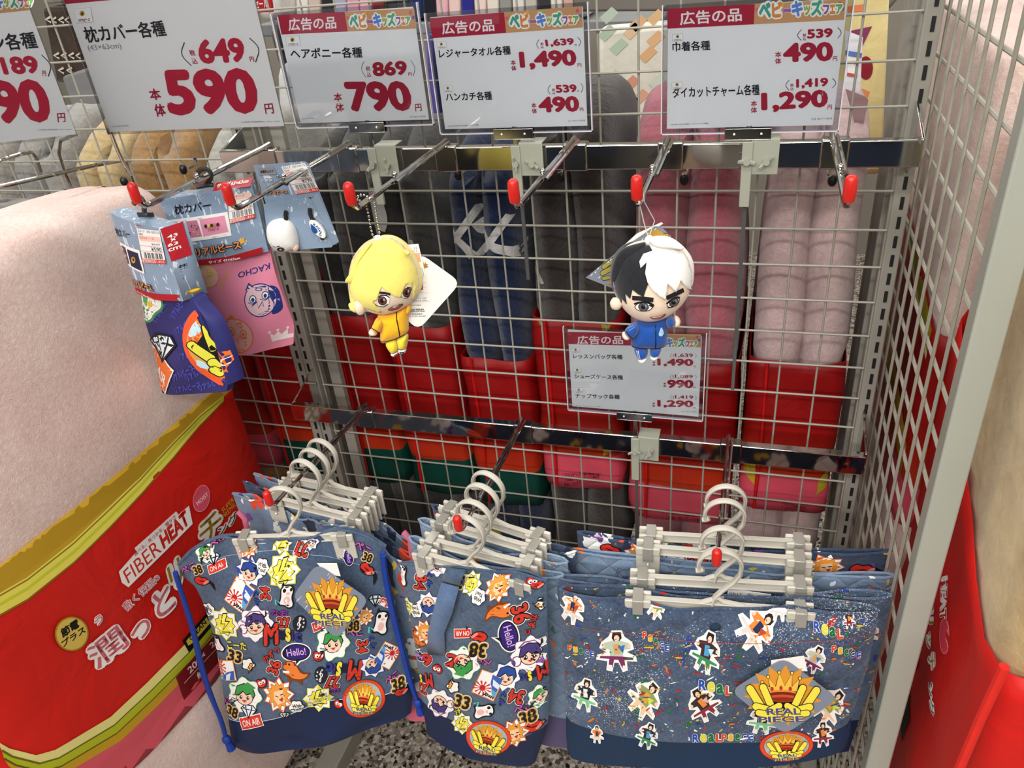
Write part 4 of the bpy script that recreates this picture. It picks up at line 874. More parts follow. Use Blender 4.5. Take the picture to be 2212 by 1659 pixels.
# ---------------------------------------------------------------- printed stickers
BK = '#14141a'; WT = '#f2f0ea'; SKIN = '#f0cbb0'
def star(cx, cy, r, n, inner=.72, rot=0, sq=1, jag=0):
    return [(cx + (r if i % 2 == 0 else r * inner) * math.cos(rot + math.pi * i / n), cy + sq * (r if i % 2 == 0 else r * inner) * math.sin(rot + math.pi * i / n)) for i in range(2 * n)]
def blob(cx, cy, r, n, k=.12): return [(cx + r * (1 + k * math.cos(n * t)) * math.cos(t), cy + r * (1 + k * math.cos(n * t)) * math.sin(t)) for t in [2 * math.pi * i / (n * 5) for i in range(n * 5)]]
def face(A, hair):
    A.ell(0, .08, .52, .5, BK); A.ell(0, .08, .48, .46, SKIN); A.poly([(-.6, .1), (-.5, -.45), (-.1, -.66), (.4, -.55), (.62, -.1), (.5, .2), (.35, -.1), (.1, .02), (-.1, -.15), (-.35, .12)], BK)
    A.poly([(-.55, .06), (-.46, -.42), (-.1, -.6), (.37, -.5), (.56, -.1), (.48, .1), (.33, -.16), (.1, -.04), (-.12, -.22), (-.38, .05)], hair)
    A.ell(-.2, .16, .08, .1, BK); A.ell(.2, .14, .08, .1, BK); A.ell(-.18, .13, .03, .04, WT); A.ell(.22, .11, .03, .04, WT); A.poly([(-.14, .3), (.16, .27), (.05, .42)], '#b8352c')
def st_burst(edge, hair, n=8):
    def f(A): A.poly(star(0, 0, 1, n, .74), edge); A.poly(star(0, 0, .93, n, .73), WT); face(A, hair)
    return f
def st_flame(A): A.poly(star(0, 0, 1, 9, .72), '#d8642a'); A.poly(star(0, 0, .93, 9, .7), WT); A.poly(star(0, 0, .78, 12, .7), BK); A.poly(star(0, 0, .74, 12, .7), '#e8963a'); A.poly([(-.25, -.2), (.3, -.3), (.35, .35), (-.1, .5), (-.3, .2)], '#f2c79a'); A.line([(-.2, .02), (0, .08)], .0016, BK); A.line([(.12, -.02), (.3, -.06)], .0016, BK); A.poly([(0, .2), (.28, .1), (.2, .36)], '#b8352c')
def st_bolt(A): A.poly(star(0, 0, 1, 8, .76), '#d8d23a'); A.poly(star(0, 0, .93, 8, .75), WT); A.poly(star(0, .05, .7, 9, .78), BK); A.poly(star(0, .05, .66, 9, .76), '#e9dd4e'); A.poly([(-.1, -.62), (.25, -.7), (.08, -.2), (.36, -.22), (-.2, .45), (-.02, .02), (-.3, .05)], BK); A.poly([(-.08, -.56), (.18, -.62), (0, -.14), (.26, -.15), (-.12, .3), (.04, -.03), (-.22, 0)], '#f4ee62'); A.ell(-.33, .28, .1, .07, WT); A.ell(.34, .22, .1, .07, WT); A.line([(-.25, .5), (.3, .45)], .0016, BK)
def st_cloud(edge, hair, n=7):
    def f(A): A.poly(blob(0, 0, .98, n), edge); A.poly(blob(0, 0, .92, n), WT); face(A, hair)
    return f
def st_purple(A): A.poly(blob(0, 0, .95, 8), '#8a5a9a'); A.poly(blob(0, 0, .91, 8), WT); A.line([(-.7 + .25 * math.cos(t), .3 + .28 * math.sin(t)) for t in [i * .7 for i in range(9)]], .0018, '#8a4a8a'); A.line([(-.6, -.4), (-.3, -.7), (.2, -.72), (.5, -.4)], .0022, '#8a4a8a'); face(A, '#4a3a78'); A.text('♪', (.45, -.35), (.65, -.35), (.45, -.75), BK, .01)
def st_green(A): A.poly(blob(0, 0, .96, 7), '#4f9a55'); A.poly(blob(0, 0, .91, 7), WT); face(A, '#3f9a4a'); [A.line([(-.3 - .09 * i, .35 + .05 * i), (-.75, .3 + .15 * i)], .0016, BK) for i in range(4)]; A.poly([(-.4, -.3), (.1, -.75), (.6, -.5), (.3, -.3)], '#3f9a4a')
def st_with(A): A.poly(blob(0, 0, .9, 6, .1), BK); A.poly(blob(0, 0, .82, 6, .1), WT); A.text('With', (-.5, 0), (.5, 0), (-.5, -.45), BK, .03); A.text('You!', (-.45, .5), (.5, .5), (-.45, .08), BK, .03)
def st_hello(A): A.ell(0, 0, 1.04, .62, WT, 0, 26); A.poly([(-.1, .4), (-.3, .98), (.35, .5)], WT); A.ell(0, 0, .96, .55, BK, 0, 26); A.ell(0, 0, .88, .48, '#33206e', 0, 26); A.poly([(-.08, .4), (-.2, .78), (.22, .46)], BK); A.text('Hello!', (-.66, .2), (.66, .2), (-.66, -.26), '#d9b0e6', .01)
def st_onair(A): A.poly([(-1, -.5), (1, -.5), (1, .5), (-1, .5)], WT); A.poly([(-.94, -.44), (.94, -.44), (.94, .44), (-.94, .44)], '#d2382a'); A.text('ON AIR', (-.78, .24), (.78, .24), (-.78, -.24), WT, .01)
def st_gem(A, w_=.0018):
    A.poly([(-.95, -.15), (-.5, -.6), (.5, -.6), (.95, -.15), (0, .9)], BK); A.poly([(-.8, -.16), (-.45, -.5), (.45, -.5), (.8, -.16), (0, .72)], '#dfeaf2')
    A.line([(-.8, -.12), (.8, -.12)], w_, BK); A.line([(-.35, -.5), (-.3, -.12), (0, .7)], w_, BK); A.line([(.35, -.5), (.3, -.12), (0, .7)], w_, BK)
def st_num(s_, c1_, c2_=None):
    def f(A):
        A.text(s_, (-.84, .76), (.84, .76), (-.84, -.76), '#e6ddd0', .14); A.k += .7; A.text(s_, (-.78, .7), (.78, .7), (-.78, -.7), c1_ if c2_ else BK, .1); A.k += .7
        A.text(s_, (-.7, .62), (.7, .62), (-.7, -.62), c2_ or c1_, .035)
    return f
def st_word(s_, c, out=BK):
    def f(A): A.otext(s_, (-.95, .4), (.95, .4), (-.95, -.4), c, out, .03, .08)
    return f
def st_music(A): [A.otext(ch, (x, y), (x2, y), (x, y - h), c, o, .04, .09) for ch, x, x2, y, h, c, o in (('M', -1, -.25, .45, 1.2, '#d2382a', BK), ('u', -.2, .12, .2, .5, '#1c1c3a', '#1c1c3a'), ('s', .12, .4, .3, .8, '#e8dc4a', BK), ('i', .46, .56, .2, .6, '#4a2a78', BK), ('c', .62, 1, .25, .5, '#2c3a8a', BK))]
def st_lips(A): A.poly(smooth_closed([(-.9, .1), (-.4, -.55), (0, -.3), (.4, -.5), (.9, .1), (.3, .6), (-.4, .6)], 2), BK); A.poly(smooth_closed([(-.8, .1), (-.38, -.45), (0, -.2), (.38, -.4), (.78, .1), (.28, .5), (-.38, .5)], 2), '#d43226'); A.poly([(-.4, .05), (.1, -.02), (.4, .1), (0, .2)], '#7a1612'); A.poly([(.45, .1), (.75, -.25), (1.3, .1), (1.5, .8), (1.2, .6), (.9, .2)], BK); A.cap((.3, .3), (.65, -.05), .26, '#e88a78')
def st_card(A): A.poly([(-.8, -.85), (.8, -.85), (.8, .85), (-.8, .85)], '#e0853a'); A.poly([(-.74, -.79), (.74, -.79), (.74, .79), (-.74, .79)], WT); A.ell(-.25, .3, .2, .2, '#c92a2a'); [A.poly([(-.25, .3), (-.25 + .62 * math.cos(t), .3 + .48 * math.sin(t)), (-.25 + .62 * math.cos(t + .2), .3 + .48 * math.sin(t + .2))], '#c92a2a') for t in [i * .52 for i in range(12)]]; A.poly([(.0, -.75), (.72, -.7), (.7, .3), (.35, .1), (.1, -.2)], '#3d5db0'); A.poly([(.15, -.5), (.72, -.3), (.72, .0), (.3, -.1)], '#d8e6ee'); A.poly([(.3, .1), (.72, .2), (.72, .6), (.45, .4)], '#5aa3c8'); A.text('JAPAN', (-.1, .76), (.7, .76), (-.1, .5), BK, .04)
def st_cow(A): A.poly(smooth_closed([(-.6, -.8), (.1, -.95), (.5, -.6), (.35, 0), (.6, .6), (.2, .9), (-.2, .6), (-.7, .7), (-.5, 0)], 2), BK); A.poly(smooth_closed([(-.5, -.7), (.08, -.84), (.38, -.55), (.25, 0), (.48, .56), (.18, .76), (-.2, .48), (-.56, .56), (-.4, 0)], 2), '#f3ede8'); A.ell(-.02, .2, .22, .3, '#eab6b0'); A.ell(-.25, -.5, .12, .14, BK); A.ell(.22, -.55, .09, .12, BK); A.ell(.02, -.3, .14, .09, '#eab6b0'); A.poly([(-.5, -.8), (-.42, -1.1), (-.25, -.85)], BK); A.line([(-.5, .4), (-.85, .2), (-.8, .6)], .0028, '#5ac0b8')
def st_dino(A): A.poly(smooth_closed([(-1, -.05), (-.6, -.6), (-.1, -.5), (.35, .05), (1.0, -.15), (.7, .3), (.45, .45), (.5, .8), (.2, .55), (-.2, .55), (-.3, .8), (-.45, .4), (-.9, .3), (-.5, .1)], 2), '#7a3a14'); A.poly(smooth_closed([(-.92, -.06), (-.58, -.52), (-.12, -.42), (.33, .13), (.86, -.03), (.6, .28), (.38, .4), (.1, .45), (-.2, .45), (-.4, .3), (-.8, .25), (-.45, .08)], 2), '#e07a34'); A.ell(-.48, -.3, .07, .07, BK); A.poly([(-.85, .1), (-.45, .05), (-.4, .2), (-.8, .2)], WT)
def st_zap(A): A.poly(blob(-.1, -.2, .7, 5, .15), BK); A.poly(blob(-.1, -.2, .6, 5, .15), WT); A.poly([(.1, -.4), (.6, -.5), (.3, 0), (.5, .0), (-.2, .9), (0, .25), (-.2, .25)], BK); A.poly([(.14, -.32), (.45, -.38), (.2, .06), (.34, .08), (-.06, .6), (.1, .18), (-.08, .18)], '#e89a3a')
def st_eyes(A): A.poly(smooth_closed([(-.8, -.3), (-.2, -.7), (.1, -.3), (.6, -.6), (.95, 0), (.2, .8), (-.7, .5)], 2), BK); A.poly(smooth_closed([(-.7, -.26), (-.2, -.58), (.1, -.2), (.58, -.46), (.82, 0), (.18, .66), (-.6, .42)], 2), '#d43226'); A.ell(-.2, 0, .26, .24, WT); A.ell(.35, -.05, .26, .24, WT); A.ell(-.14, .06, .1, .1, BK); A.ell(.3, .02, .1, .1, BK)
def st_clef(A): A.ell(0, 0, .8, 1, BK); A.ell(0, 0, .74, .94, '#20222e'); A.line(smooth_open([(-.1, .7), (-.25, .55), (.05, .5), (-.05, -.7), (.15, -.8), (.2, -.5), (-.3, 0), (-.05, .3), (.2, .1), (-.02, -.05)], 2), .0013, WT); [A.poly(star(x, y, .14, 5, .45, -1.57), WT) for x, y in ((.45, -.5), (.5, -.1), (.4, .35))]
ST = {'gem': st_gem, 'onair': st_onair, 'hello': st_hello, 'with': st_with, 'music': st_music, 'lips': st_lips, 'card': st_card, 'cow': st_cow, 'dino': st_dino, 'zap': st_zap, 'eyes': st_eyes, 'clef': st_clef, 'bolt': st_bolt, 'flame': st_flame,
      'green': st_green, 'purple': st_purple, 'blue': st_burst('#34489a', '#2a4a9a'), '34': st_num('34', '#c9382a'), '27': st_num('27', '#c9382a'), '33': st_num('33', '#d0a040', '#1a1a1c'), '36': st_num('36', '#c9382a'), '38': st_num('38', '#d0a040', '#1a1a1c'), '2': st_num('2', '#d0302a'), '6': st_num('6', '#d0302a'),
      'nao': st_word('なお', '#8a3a9a'), 'kota': st_word('こーた', '#e8dc4a'), 'kazu': st_word('かずっ', '#c9382a'), 'kun': st_word('くん', '#2f4aa8'), 'chi': st_word('ぺこ', '#c65aa8')}
def stick(A, kind, cx, cy, r, deg=0, f=None):
    c, s_ = math.cos(math.radians(deg)), math.sin(math.radians(deg)); fn = f or ST[kind]
    k0 = A.k; A.sub(lambda x, y: (cx + r * (x * c - y * s_), cy + r * (x * s_ + y * c)), fn); A.k = k0 + .5
def emblem(A, w_=.0011, small=False):
    """crown above two raised hands, REAL PIECE lettering; drawn in the lesson tag's own crop coordinates"""
    A.poly(star(1352, 1092, 222, 15, .7, .17, .8), '#e0952f')
    A.poly([(1232, 1040), (1470, 1030), (1440, 1165), (1262, 1170)], BK)
    cr = [(1262, 1070), (1235, 1018), (1278, 1045), (1268, 988), (1310, 1040), (1330, 960), (1362, 1035), (1402, 962), (1402, 1038), (1446, 990), (1432, 1068)]
    A.poly(cr, '#f0c04a'); A.line(cr, w_, BK, True)
    for x, y in ((1235, 1016), (1268, 984), (1330, 958), (1402, 960), (1446, 990)): A.ell(x, y, 11, 11, BK); A.ell(x, y, 8, 8, '#f3d24e')
    for x, y in ((1290, 1052), (1340, 1046), (1392, 1050)): A.ell(x, y, 9, 12, '#b8302a')
    for x, y, rx, ry, c in ((1348, 1082, 92, 24, '#e58a3a'), (1348, 1082, 78, 15, '#7a1f1a'), (1348, 1104, 88, 22, '#c8521f'), (1348, 1110, 70, 13, '#8a2a1c')): A.ell(x, y, rx, ry, c)
    Y = '#efe04a'
    for a, b, wd in (((1166, 1050), (1232, 1158), 42), ((1240, 1040), (1286, 1150), 38), ((1538, 1056), (1472, 1158), 42), ((1462, 1042), (1414, 1150), 38), ((1200, 1150), (1330, 1185), 40), ((1500, 1150), (1372, 1185), 40), ((1215, 1185), (1300, 1200), 34), ((1485, 1185), (1400, 1200), 34), ((1330, 1142), (1275, 1172), 34), ((1375, 1142), (1430, 1172), 34)):
        A.cap(a, b, wd, Y, BK, 4)
    A.otext('REAL', (1262, 1196), (1452, 1192), (1258, 1158), '#4a4688', '#efe04a', .03, .05); A.otext('PIECE', (1215, 1240), (1470, 1234), (1212, 1206), '#4a4688', '#efe04a', .03, .05)
def rdiamond(pts, r):
    out = []
    for i, p in enumerate(pts):
        a, b = pts[i - 1], pts[(i + 1) % len(pts)]; d1 = math.dist(p, a); d2 = math.dist(p, b)
        q1 = (p[0] + (a[0] - p[0]) * r / d1, p[1] + (a[1] - p[1]) * r / d1); q2 = (p[0] + (b[0] - p[0]) * r / d2, p[1] + (b[1] - p[1]) * r / d2)
        for t in (0, .25, .5, .75, 1): out.append(((1 - t) ** 2 * q1[0] + 2 * t * (1 - t) * p[0] + t * t * q2[0], (1 - t) ** 2 * q1[1] + 2 * t * (1 - t) * p[1] + t * t * q2[1]))
    return out
def hang_tag(parent, F, c, quad, emb, d, label, white=None):
    """tag card in crop pixels; emb maps emblem coordinates to crop pixels"""
    P = [F.uv(*c(*p)) for p in rdiamond(quad, math.dist(quad[0], quad[1]) * .15)]
    if white: obj('tag_back', G().prism(F, [F.uv(*c(*p)) for p in white], d - .0022, d - .0018), plain('#f0efe9', .6), parent, smooth=0)
    o = obj('hang_tag', G().prism(F, P, d - .0008, d), plain('#7d8797', .45), parent, smooth=0, label=label)
    A = Art(F, d0=d + .0002, eps=.00005); A.T = lambda x, y: F.uv(*c(x, y)); rnd = random.Random(2)
    cx = sum(q[0] for q in quad) / 4; cy = sum(q[1] for q in quad) / 4; R = math.dist(quad[0], (cx, cy))
    A.kinc = .05
    for i in range(60):
        a = rnd.uniform(0, 6.28); r = rnd.uniform(.3, .78) * R; x, y = cx + r * math.cos(a), cy + r * math.sin(a); L_ = rnd.uniform(4, 22) * R / 200
        if abs(x - cx) + abs(y - cy) < R * .82: A.line([(x, y), (x + L_ * math.cos(2.2), y + L_ * math.sin(2.2))], .0007, '#dfe4ea')
    A.kinc = 1; A.sub(emb, lambda q: emblem(q)); A.done('tag_print', o); return o
def patch(parent, F, bv, c, cx, cy, rx, ry, rot, emb):
    A = Art(F, bv, d0=.0022, L=.01, eps=.00008); A.T = lambda x, y: F.uv(*c(x, y))
    A.ell(cx, cy, rx, ry, '#b8321a', rot, 36); A.ell(cx, cy, rx * .97, ry * .97, '#e0481f', rot, 36); A.ell(cx, cy, rx * .86, ry * .86, '#b8321a', rot, 36); A.ell(cx, cy, rx * .83, ry * .83, '#9fb0b8', rot, 36)
    A.sub(emb, lambda q: emblem(q, .0008)); A.done('round_patch', parent, 'round orange-rimmed patch with crown and hands')

# ---------------------------------------------------------------- bags
def resample(poly, n):
    d = [0]
    for a, b in zip(poly, poly[1:]): d.append(d[-1] + math.dist(a, b))
    out = []
    for i in range(n + 1):
        t = d[-1] * i / n; k = 0
        while k < len(d) - 2 and d[k + 1] < t: k += 1
        f = (t - d[k]) / ((d[k + 1] - d[k]) or 1); out.append((poly[k][0] + (poly[k + 1][0] - poly[k][0]) * f, poly[k][1] + (poly[k + 1][1] - poly[k][1]) * f))
    return out
def bag_sheet(F, rows, nu, sub, front, back, topopen):
    """rows: list of polylines (frame coords) top to bottom; returns (front G, back G)"""
    R = [resample(smooth_open(r, 2) if len(r) > 2 else r, nu) for r in rows]; full = []
    for a, b in zip(R, R[1:]):
        for k in range(sub): f = k / sub; full.append([(p[0] * (1 - f) + q[0] * f, p[1] * (1 - f) + q[1] * f) for p, q in zip(a, b)])
    full.append(R[-1]); nv = len(full) - 1
    for _ in range(2):
        full = [full[0]] + [[((a[0] + 2 * b[0] + c[0]) / 4, (a[1] + 2 * b[1] + c[1]) / 4) for a, b, c in zip(full[i - 1], full[i], full[i + 1])] for i in range(1, nv)] + [full[-1]]
    vf = []; vb = []
    for j, row in enumerate(full):
        v = j / nv
        for i, p in enumerate(row): u = i / nu; vf.append(F.W(*p, front(u, v, *p))); vb.append(F.W(*p, back(u, v, *p)))
    fs = [(j * (nu + 1) + i, (j + 1) * (nu + 1) + i, (j + 1) * (nu + 1) + i + 1, j * (nu + 1) + i + 1) for j in range(nv) for i in range(nu)]
    return vf, vb, fs, nv, full
def make_bag(t, F, rows, nu, sub, front, back, mf, mb, seam_row, names=('body', 'bottom_panel'), solid=.0012):
    vf, vb, fs, nv, full = bag_sheet(F, rows, nu, sub, front, back, True); sv = seam_row * sub
    for part, r0, r1, mat in ((names[0], 0, sv, mf), (names[1], sv, nv, mb)):
        if r1 <= r0: continue
        g = G(); W_ = nu + 1; a = r0 * W_; b = (r1 + 1) * W_; H = r1 - r0
        cells = [(j * W_ + i, (j + 1) * W_ + i, (j + 1) * W_ + i + 1, j * W_ + i + 1) for j in range(H) for i in range(nu)]
        g.add(vf[a:b], cells); g.add(vb[a:b], [c[::-1] for c in cells]); n0 = (H + 1) * W_
        side = [(j * W_, n0 + j * W_, n0 + (j + 1) * W_, (j + 1) * W_) for j in range(H)] + [(j * W_ + nu, (j + 1) * W_ + nu, n0 + (j + 1) * W_ + nu, n0 + j * W_ + nu) for j in range(H)]
        if r1 == nv: side += [(H * W_ + i, n0 + H * W_ + i, n0 + H * W_ + i + 1, H * W_ + i + 1) for i in range(nu)]
        o = len(g.f); g.f += side; g.mi += [0] * len(side)
        obj(part, g, mat, t, smooth=.9, recalc=False)
    bv = BVHTree.FromPolygons(vf, fs); return bv, full, (vf, vb, nv)
def rim(t, vf, vb, nu, mat, r=.0016, name='top_hem'):
    g = G(); g.tube([p for p in vf[:nu + 1]], r, 6); g.tube([p for p in vb[:nu + 1]], r, 6); obj(name, g, mat, t)
NAVY = satin('#1a284a', .3); TEAL = satin('#1b3350', .3); D1 = denim('#566a84', '#36465e'); D1Q = denim('#54677f', '#37465c', 0, 1)
COBALT = satin('#1d3f9a', .2)
# --- front drawstring bag
cL = crop(380, 980, 2.5138); x, ys, yw, half = MD['L']
def hframe(k, i, tilt=0): x, ys, yw, h = MD[k]; return yawf((x + .004, ys[i], HZ - .012), yw[i], tilt)
F = hframe('L', 3); U = lambda *p: [F.uv(*cL(*q)) for q in p]
rows = [U((12, 600), (90, 515), (240, 447), (400, 452), (580, 462), (770, 440), (895, 405), (1010, 425), (1140, 500)),
        U((28, 660), (300, 560), (600, 540), (850, 520), (1135, 590)), U((105, 720), (600, 640), (1165, 690)), U((145, 800), (1185, 800)), U((205, 980), (1235, 1000)), U((240, 1180), (1275, 1160)),
        U((262, 1330), (500, 1340), (900, 1240), (1288, 1200)), U((285, 1432), (420, 1412), (560, 1372), (800, 1285), (930, 1262), (1150, 1262), (1292, 1205)), U((290, 1480), (600, 1440), (900, 1370), (1285, 1320)), U((302, 1555), (345, 1580), (440, 1590), (560, 1570), (760, 1520), (960, 1472), (1170, 1432), (1278, 1405))]
def fr(u, v, a, b):
    e = math.sin(math.pi * min(1, max(0, u))) ** .55; top = math.exp(-v / .05)
    pin = 1 - .8 * (math.exp(-((u - .33) / .09) ** 2) + math.exp(-((u - .72) / .09) ** 2)) * math.exp(-v / .12)
    return e * (.004 + .02 * (1 - math.exp(-v / .25))) * pin + e * (.0035 * math.sin(9 * u + 16 * v) * min(1, v * 3) + .003 * math.sin(22 * u - 9 * v) * (1 - v) + .0022 * math.sin(40 * u + 5 * v) * math.exp(-v / .15)) + (.008 * e * math.exp(-((v - .97) / .03) ** 2) * math.sin(13 * u))
def bk(u, v, a, b): e = math.sin(math.pi * min(1, max(0, u))) ** .55; return -e * (.004 + .012 * (1 - math.exp(-v / .2)))
t = thing('drawstring_bag', 'front drawstring bag with cartoon stickers on blue denim and navy bottom', 'bag', F.W(0, -.4), 'drawstring bags on the left hook')
bv, full, (vf, vb, nv) = make_bag(t, F, rows, 44, 6, fr, bk, D1, NAVY, 7); rim(t, vf, vb, 44, D1, .002)
def casing(u_): return
A = Art(F, bv, d0=.0006, L=.012); A.T = lambda x, y: F.uv(*cL(x, y))
A.line([(15 + 1120 * i / 30, 655 - 150 * math.sin(math.pi * i / 30) ** .8) for i in range(1, 30)], .0007, '#a9b4c6')
LST = [('lips', 150, 668, 50, 5), ('onair', 235, 592, 45, -18), ('gem', 212, 553, 36, -10), ('green', 165, 520, 48, -30), ('chi', 75, 610, 45, -30), ('38', 130, 610, 34, -25), ('blue', 412, 612, 78, 10), ('with', 482, 578, 42, 5), ('bolt', 602, 594, 84, 0), ('card', 365, 728, 72, 28), ('34', 505, 708, 44, -95), ('kun', 458, 738, 38, 70), ('cow', 628, 722, 66, 5),
       ('with', 184, 834, 38, 35), ('bolt', 282, 890, 84, -5), ('purple', 455, 870, 86, 0), ('nao', 585, 810, 45, -5), ('27', 606, 865, 46, -4), ('clef', 690, 870, 42, 0), ('music', 600, 945, 92, 0), ('onair', 806, 880, 46, -18), ('gem', 842, 900, 40, -15), ('green', 870, 968, 82, 0), ('kota', 348, 998, 52, -3), ('33', 336, 1062, 50, 8), ('kazu', 535, 1040, 48, -38), ('36', 553, 1108, 46, -70), ('hello', 672, 1026, 74, -12),
       ('zap', 415, 1112, 48, 0), ('dino', 672, 1122, 78, 5), ('eyes', 795, 1030, 38, -5), ('music', 930, 1095, 86, 188), ('27', 870, 1165, 48, 184), ('nao', 865, 1215, 42, 184), ('clef', 810, 1125, 40, 180), ('34', 1028, 990, 44, 92), ('kun', 1078, 975, 36, 70), ('blue', 1082, 1102, 66, 170), ('card', 1155, 1062, 62, 215), ('cow', 1125, 890, 66, 10), ('chi', 985, 915, 42, 0), ('38', 980, 880, 40, 0), ('flame', 1040, 840, 42, 0), ('lips', 1045, 605, 52, 40), ('chi', 1018, 495, 46, 30), ('38', 1045, 545, 34, 20), ('gem', 1090, 765, 38, 0),
       ('green', 388, 1272, 88, 5), ('eyes', 482, 1196, 38, -30), ('flame', 580, 1245, 84, -10), ('bolt', 795, 1255, 76, 0), ('with', 680, 1300, 40, 0), ('gem', 412, 1352, 46, 0), ('onair', 428, 1405, 60, -20), ('38', 316, 1375, 44, 12), ('chi', 285, 1325, 34, -50), ('38', 1215, 1215, 46, -10), ('chi', 1180, 1180, 38, -30), ('card', 275, 1150, 66, 80), ('cow', 238, 1010, 52, -30), ('onair', 1150, 790, 36, 30), ('27', 690, 490, 50, 182), ('flame', 400, 490, 50, 0), ('chi', 225, 468, 40, -40), ('blue', 745, 455, 40, 10), ('bolt', 580, 462, 55, 5), ('gem', 615, 1345, 30, 0), ('hello', 945, 540, 40, 80), ('lips', 1230, 1255, 40, 0), ('eyes', 900, 1290, 30, 20)]
for s_ in LST: stick(A, s_[0], s_[1], s_[2], s_[3] * 1.1, s_[4])
seamp = [F.W(*full[42][i], fr(i / 44, .77, 0, 0) + .0012) for i in range(45)]
A.done('sticker_print', t)
obj('stitch_line', G().tube(seamp, .0007, 4), plain('#a9b4c6'), t)
hang_tag(t, F, cL, [(800, 498), (1078, 690), (905, 905), (668, 678)], lambda x, y: (878 + (x - 1350) * .66 + (y - 1090) * .03, 705 + (y - 1090) * .82 + (x - 1350) * .04), .036, 'diamond hang tag with crown and hands, REAL PIECE', [(800, 500), (905, 500), (925, 570), (850, 560)])
patch(t, F, bv, cL, 1036, 1270, 113, 93, .1, lambda x, y: (1036 + (x - 1350) * .4 + (y - 1090) * .02, 1268 + (y - 1090) * .47 + (x - 1350) * .06))
for nm, P in (('left', [(15, 610), (60, 760), (110, 930), (150, 1130), (205, 1290), (255, 1400), (280, 1490)]), ('right', [(1130, 505), (1140, 620), (1165, 760), (1195, 900), (1230, 1030), (1275, 1200), (1310, 1290)])):
    for k in (0, 1):
        q = [F.W(*F.uv(*cL(x + k * (18 - abs(i - 3) * 3), y + k * 4)), .012 + .004 * k) for i, (x, y) in enumerate(P)]
        obj('drawcord', G().tube([tuple(p) for p in smooth_open([tuple(p) for p in q], 2)], .0036, 8), COBALT, t, label='cobalt blue drawcord')
    e = q[-1]; obj('cord_knot', G().ell(e - Vector((0, 0, .006)), (.008, .007, .01), 12, 8), COBALT, t)
    obj('cord_tassel', G().tube([e - Vector((0, 0, .01)), e - Vector((-.002, 0, .03))], [.005, .008], 9), COBALT, t)
# --- front shoe bag
cM = crop(860, 1000, 2.5175); F = hframe('M', 3); U = lambda *p: [F.uv(*cM(*q)) for q in p]
rows = [U((8, 545), (100, 540), (300, 548), (400, 560), (560, 585), (700, 590), (806, 640)), U((20, 640), (400, 660), (810, 720)), U((55, 800), (812, 880)), U((90, 980), (818, 1060)), U((110, 1150), (825, 1230)),
        U((122, 1262), (250, 1310), (420, 1392), (600, 1440), (700, 1448), (816, 1418)), U((140, 1370), (400, 1460), (650, 1520), (790, 1500)), U((156, 1455), (230, 1466), (480, 1550), (735, 1626), (748, 1622))]
def fr(u, v, a, b):
    e = math.sin(math.pi * min(1, max(0, u))) ** .5; pin = 1 - .8 * (math.exp(-((u - .17) / .08) ** 2) + math.exp(-((u - .8) / .08) ** 2)) * math.exp(-v / .1)
    return e * (.006 + .018 * (1 - math.exp(-v / .2))) * pin + .002 * e * math.sin(8 * u + 11 * v)
t = thing('shoe_bag', 'front quilted shoe bag with cartoon stickers and a denim strap', 'bag', F.W(0, -.36), 'shoe bags on the middle hook')
bv, full, (vf, vb, nv) = make_bag(t, F, rows, 36, 6, fr, bk, D1Q, NAVY, 5); rim(t, vf, vb, 36, D1)
A = Art(F, bv, d0=.0008, L=.012); A.T = lambda x, y: F.uv(*cM(x, y))
for s_ in [('purple', 232, 532, 52, 0), ('34', 140, 625, 48, 95), ('kun', 190, 606, 38, 80), ('blue', 188, 735, 66, 185), ('with', 118, 775, 40, 170), ('dino', 122, 925, 66, 20), ('hello', 122, 1020, 44, 190), ('6', 182, 1028, 44, 170), ('eyes', 250, 1062, 36, 190), ('dino', 575, 765, 76, 155), ('36', 688, 782, 62, 75), ('kazu', 742, 848, 50, 110), ('zap', 782, 750, 44, 100), ('hello', 630, 892, 78, 78),
           ('lips', 482, 880, 50, 190), ('38', 475, 948, 58, 188), ('chi', 505, 1015, 40, 180), ('green', 395, 1018, 84, 170), ('2', 340, 1005, 50, 10), ('onair', 392, 860, 44, 175), ('purple', 738, 1002, 88, 0), ('blue', 620, 1102, 78, 15), ('card', 525, 1142, 74, 25), ('music', 755, 1105, 62, 170), ('34', 672, 1212, 52, 195), ('kun', 600, 1218, 36, 100), ('chi', 708, 1275, 44, -10), ('38', 732, 1328, 54, -8), ('lips', 758, 1382, 56, 0),
           ('green', 790, 1232, 56, 0), ('33', 388, 1230, 54, 15), ('kota', 350, 1260, 40, 60), ('purple', 262, 1248, 74, 200), ('cow', 500, 1285, 62, 80), ('bolt', 385, 1350, 56, 0), ('flame', 665, 1400, 72, 0), ('flame', 172, 880, 62, 0), ('flame', 565, 640, 66, 0), ('with', 468, 680, 40, 200), ('bolt', 420, 622, 52, 180), ('cow', 30, 600, 60, 0), ('zap', 335, 1135, 46, 180), ('music', 160, 1130, 56, 170), ('27', 150, 1190, 44, 180), ('eyes', 740, 625, 40, 0), ('lips', 765, 640, 40, 20), ('bolt', 55, 760, 50, 60), ('music', 335, 560, 44, 0), ('38', 345, 610, 44, 190)]: stick(A, s_[0], s_[1], s_[2], s_[3] * 1.1, s_[4])
A.done('sticker_print', t)
hb = denim('#5f7698', '#4d6283')
